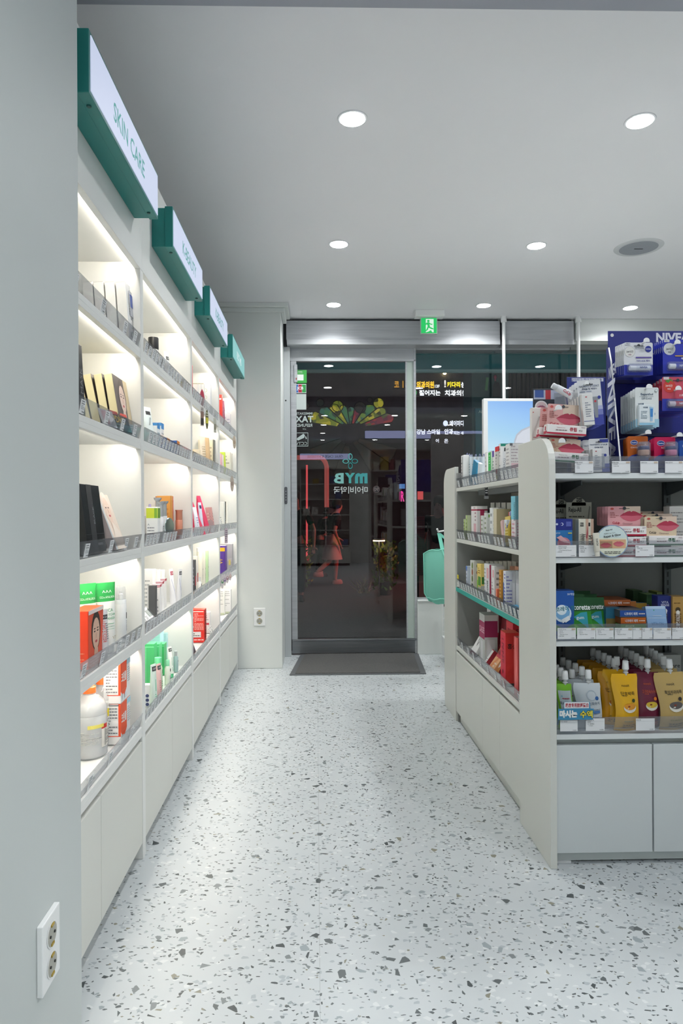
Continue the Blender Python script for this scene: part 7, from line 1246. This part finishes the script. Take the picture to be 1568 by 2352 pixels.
# ------------------------------------------------------------------ people outside
def skin(name, pts, edges, parent, m, sub=1):
    me = bpy.data.meshes.new(name); me.from_pydata([p[:3] for p in pts], edges, []); o = bpy.data.objects.new(name, me); col.objects.link(o); o.parent = parent
    md = o.modifiers.new('skin', 'SKIN'); md.use_smooth_shade = True
    if not me.skin_vertices: 
        bpy.context.view_layer.objects.active = o
    for i, p in enumerate(pts):
        r = p[3]; me.skin_vertices[0].data[i].radius = (r, p[4] if len(p) > 4 else r); me.skin_vertices[0].data[i].use_root = i == 0
    s_ = o.modifiers.new('sub', 'SUBSURF'); s_.levels = sub; s_.render_levels = sub+1
    me.materials.append(m); return o
def person(loc, rz, H_, J, shirt, trouser, lab, skinc='#c98d7c', hat=None, hair='#14110f', skirt=None, barelegs=False, shoe='#0d0d0e', cap='person'):
    """J: joint offsets: lh/rh hands, le/re elbows, lk/rk knees, lf/rf ankles (x right, y forward, z up, for a 1.7 m body)"""
    k = H_/1.7; o = empty('person', loc, (0, 0, rz)); o.scale = (k, k, k); tag(o, lab, 'person')
    pel = (0, 0, .92); ch = J.get('chest', (0, .02, 1.30)); nk = J.get('neck', (0, .04, 1.44)); hd = J.get('head', (0, .07, 1.57))
    V = [pel+(.12, .095), (0, .01, 1.08, .115, .09), ch+(.135, .10), nk+(.052,), hd+(.088, .092), (hd[0], hd[1]+.005, hd[2]+.07, .075), (hd[0], hd[1]+.085, hd[2]-.02, .018)]
    E = [(0, 1), (1, 2), (2, 3), (3, 4), (4, 5), (4, 6)]
    for s, a in ((-1, 'l'), (1, 'r')):
        n = len(V); sh = (ch[0]+s*.19, ch[1], ch[2]+.09); el = J[a+'e']; ha = J[a+'h']; pa = tuple(ha[i]+(ha[i]-el[i])*.3 for i in range(3))
        V += [sh+(.05,), el+(.038,), ha+(.026,), pa+(.03, .016)]; E += [(2, n), (n, n+1), (n+1, n+2), (n+2, n+3)]
        dv = Vector([ha[i]-el[i] for i in range(3)]).normalized(); sd = dv.cross(Vector((0, 1, .3))).normalized()
        for f in range(5):
            b_ = Vector(pa)+sd*(-.024+.012*f)+dv*(.02 if f else -.02); L_ = [.035, .055, .062, .057, .045][f]; sp_ = sd*(-.03 if f == 0 else 0); m_ = len(V)
            V += [tuple(b_+sp_*.5)+(.009,), tuple(b_+sp_+dv*L_+Vector((0, .012, 0)))+(.007,)]; E += [(n+3, m_), (m_, m_+1)]
        n = len(V); kn = J[a+'k']; fo = J[a+'f']; V += [(s*.09, 0, .86, .085), kn+(.06,), fo+(.04,), (fo[0], fo[1]+.13, fo[2]-.05, .034)]; E += [(0, n), (n, n+1), (n+1, n+2), (n+2, n+3)]
    skin('body', V, E, o, mat(skinc, .6))
    q = 1.13; SV = [(0, 0, .95, .135*q, .105*q), (0, .01, 1.1, .125*q, .1*q), ch+(.15*q, .115*q), (nk[0], nk[1], nk[2]-.05, .075)]; SE = [(0, 1), (1, 2), (2, 3)]
    for s, a in ((-1, 'l'), (1, 'r')):
        sh = (ch[0]+s*.195, ch[1], ch[2]+.08); el = Vector(J[a+'e']); mid = Vector(sh).lerp(el, .75); n = len(SV); SV += [sh+(.068,), tuple(mid)+(.062,)]; SE += [(2, n), (n, n+1)]
    skin('shirt', SV, SE, o, mat(shirt, .8))
    if skirt:
        MB().lathe([(.27, .52), (.2, .75), (.15, .98)], mat(skirt, .7), 20, sy=.75).build('skirt', o, smooth=True)
    if not barelegs:
        TV = [(0, 0, .93, .14, .11)]; TE = []
        for s, a in ((-1, 'l'), (1, 'r')):
            n = len(TV); fo = J[a+'f']; TV += [(s*.095, 0, .84, .10), J[a+'k']+(.078,), (fo[0], fo[1], fo[2]+.04, .068)]; TE += [(0, n), (n, n+1), (n+1, n+2)]
        skin('trousers', TV, TE, o, mat(trouser, .8))
    for a in 'lr':
        fo = J[a+'f']; dz = fo[2]-.08
        MB().lathe([(.045, -.075), (.05, -.06), (.046, -.01), (.034, .02)], mat(shoe, .5), 14, Matrix.Translation((fo[0], fo[1]+.05, fo[2])), sy=2.3).build('shoe', o, smooth=True)
    m = MB(); m.lathe([(.03, -.11), (.085, -.07), (.103, .0), (.1, .06), (.07, .105), (.02, .122)], mat(hair, .8), 18, Matrix.Translation((hd[0], hd[1]-.03, hd[2]+.04)), sx=.95, sy=1.0); m.build('hair', o, smooth=True)
    m = MB()
    for s in (-1, 1): m.lathe([(.001, -.008), (.009, 0), (.001, .008)], mat('#15110f', .4), 8, Matrix.Translation((hd[0]+s*.03, hd[1]+.088, hd[2]+.01)))
    m.lathe([(.001, -.004), (.02, 0), (.001, .004)], mat('#8a3a3a', .5), 8, Matrix.Translation((hd[0], hd[1]+.083, hd[2]-.055))); m.build('face_features', o)
    if hat: MB().lathe([(.175, -.045), (.17, -.05), (.115, .01), (.105, .09), (.09, .11), (.01, .115)], mat(hat, .9), 22, Matrix.Translation((hd[0], hd[1]+.005, hd[2]+.055)) @ Matrix.Rotation(R(-18), 4, 'X')).build('bucket_hat', o, smooth=True)
    return o
p = onY(733, 1322, 16); person((p.x+.02, 16, -.4), R(-75), 1.62, dict(chest=(0, .08, 1.28), neck=(0, .16, 1.41), head=(0, .24, 1.50), le=(-.24, .12, 1.06), lh=(-.2, .3, .95), re=(.25, .1, 1.05), rh=(.2, .32, .93), lk=(-.14, .03, .48), lf=(-.19, -.02, .08), rk=(.14, .03, .48), rf=(.19, -.02, .08)), '#0d0e11', '#131417', 'person in a grey bucket hat and black clothes looking down, outside behind the glass', hat='#4a4c4c')
p = onY(768, 1345, 14); person((p.x-.05, 14, -.4), R(-70), 1.75, dict(chest=(0, .06, 1.30), neck=(0, .1, 1.44), head=(0, .14, 1.57), le=(-.25, -.02, 1.08), lh=(-.2, .18, .95), re=(.28, -.05, 1.08), rh=(.24, .06, .86), lk=(-.08, .12, .5), lf=(-.09, .1, .08), rk=(.1, -.08, .5), rf=(.1, -.38, .26)), '#121316', '#101114', 'person in black T-shirt and pale pink skirt walking, outside behind the glass', skirt='#d8a098', barelegs=True, hair='#1a1210', shoe='#c08a80')
p = onY(676, 1345, 11.5); person((p.x, 11.5, -.4), R(190), 1.85, dict(le=(-.3, .05, 1.1), lh=(-.28, .15, .88), re=(.3, -.02, 1.08), rh=(.3, .05, .84), lk=(-.1, .06, .5), lf=(-.1, .0, .08), rk=(.1, -.02, .5), rf=(.1, -.12, .08)), '#0b0c0e', '#0c0d10', 'tall dark silhouetted person with curly hair at the left of the door glass', hair='#0a0908')
p = onY(1012, 1330, 10.5); person((p.x, 10.5, -.4), R(150), 1.72, dict(le=(-.28, .0, 1.08), lh=(-.25, .12, .88), re=(.28, 0, 1.08), rh=(.26, .1, .86), lk=(-.1, .04, .5), lf=(-.1, .0, .08), rk=(.1, .04, .5), rf=(.1, 0, .08)), '#0d0e10', '#0d0e10', 'person with cropped dark hair lit red, outside the window by the mint bag')
sl = bpy.data.lights.new('street_fill_light', 'AREA'); sl.energy = 90; sl.color = (1, .93, .86); sl.size = 1; so = bpy.data.objects.new('street_fill_light', sl); col.objects.link(so); so.location = (3, 12, 6)  # unseen area lamp added to lift the dark street and facade
ns = MB().box(-.8, .8, 0, .06, -.7, .7, DARK).box(-.04, .04, .01, .05, -2.0, -.7, DARK).build('red_fill_panel', loc=(4.3, 12.6, 1.6)); ns.rotation_euler = (0, 0, R(235)); tag(ns, 'added red glow panel lighting the people outside, hidden behind the slatted wall', 'fill panel')  # unseen emitter added to throw red light on the people, not a sign
MB().box(-.76, .76, -.01, 0, -.66, .66, mat('#ff3a30', .5, emit=11)).build('lit_face', ns)
# ================================================================== THE SHOP BEHIND THE CAMERA (seen in the door glass)
def rearsign(x0, x1, Y, z0, z1, text, lab, side=0):
    o = empty('lightbox_band', (x0, Y, z0)); tag(o, lab, 'sign'); L_ = x1-x0; h = z1-z0
    MB().box(0, L_, -.08, -.004, 0, h, TEAL).build('housing', o); MB().box(.004, L_-.004, -.004, 0, .004, h-.004, mat('#b9c2f2', .5, emit=4.5)).build('lit_panel', o)
    if text: m = MB(); draw(m, [('t', text, .5, .5, .42, mat('#5f8fc0', .5, emit=.7), 0, 0, .7)], L_, h, lambda u, v, l: Vector((L_-u, l, v))); m.build('lettering', o)
    return o
rearsign(-.33, .70, -3.3, 2.165, 2.29, 'ORAL CARE & HYGIENE', 'long lit box reading ORAL CARE and HYGIENE, mirrored in the door glass')
rearsign(.72, 2.7, .5, 2.18, 2.30, '', 'long blank lit box above the right rear shelves, mirrored in the glass')
def rearcab(x0, x1, Y, z1, lab, rows):
    o = empty('storage_cabinet', (x0, Y, 0)); tag(o, lab, 'cabinet'); L_ = x1-x0
    MB().box(0, L_, -.34, -.32, 0, z1, LAM2).build('back_panel', o)
    for x in (0, L_/2, L_-.02): MB().box(x, x+.02, -.32, 0, 0, z1, LAM2).build('side_panel', o)
    zs_ = [.4+(z1-.42)*k/rows for k in range(rows+1)]
    for z in zs_: MB().box(.02, L_-.02, -.32, 0, z, z+.018, LAM2).build('shelf', o)
    MB().box(.02, L_-.02, -.02, -.01, .05, .39, LAM2).build('door', o)
    rr = random.Random(int(x0*10)+3); n = 0
    for z in zs_[:-1]:
        x = .06
        while x < L_-.15:
            w_ = rr.uniform(.06, .14)
            if abs(x+w_/2-L_/2) > .1 and rr.random() < .7:
                c = rr.choice(['#d8d4c8', '#5f7fae', '#c8b04a', '#8a8f94', '#e6e2dc', '#a85a5a', '#4a8a6a', '#3a3c44'])
                b_ = carton('storage_box', w_, rr.uniform(.06, .14), rr.uniform(.08, .2), c); b_.location = (x0+x+w_/2, Y-.12, z+.0185); tag(b_, 'carton on the shelves behind the camera, only mirrored in the glass', 'box', 'cartons mirrored in the glass from behind the camera')
            x += w_+rr.uniform(.01, .06)
rearcab(-.33, .70, -3.4, 2.0, 'white rear shelf cabinet under the ORAL CARE lit box', 5)
rearcab(.80, 2.7, .42, 2.05, 'white rear shelf cabinet under the blank lit box', 5)
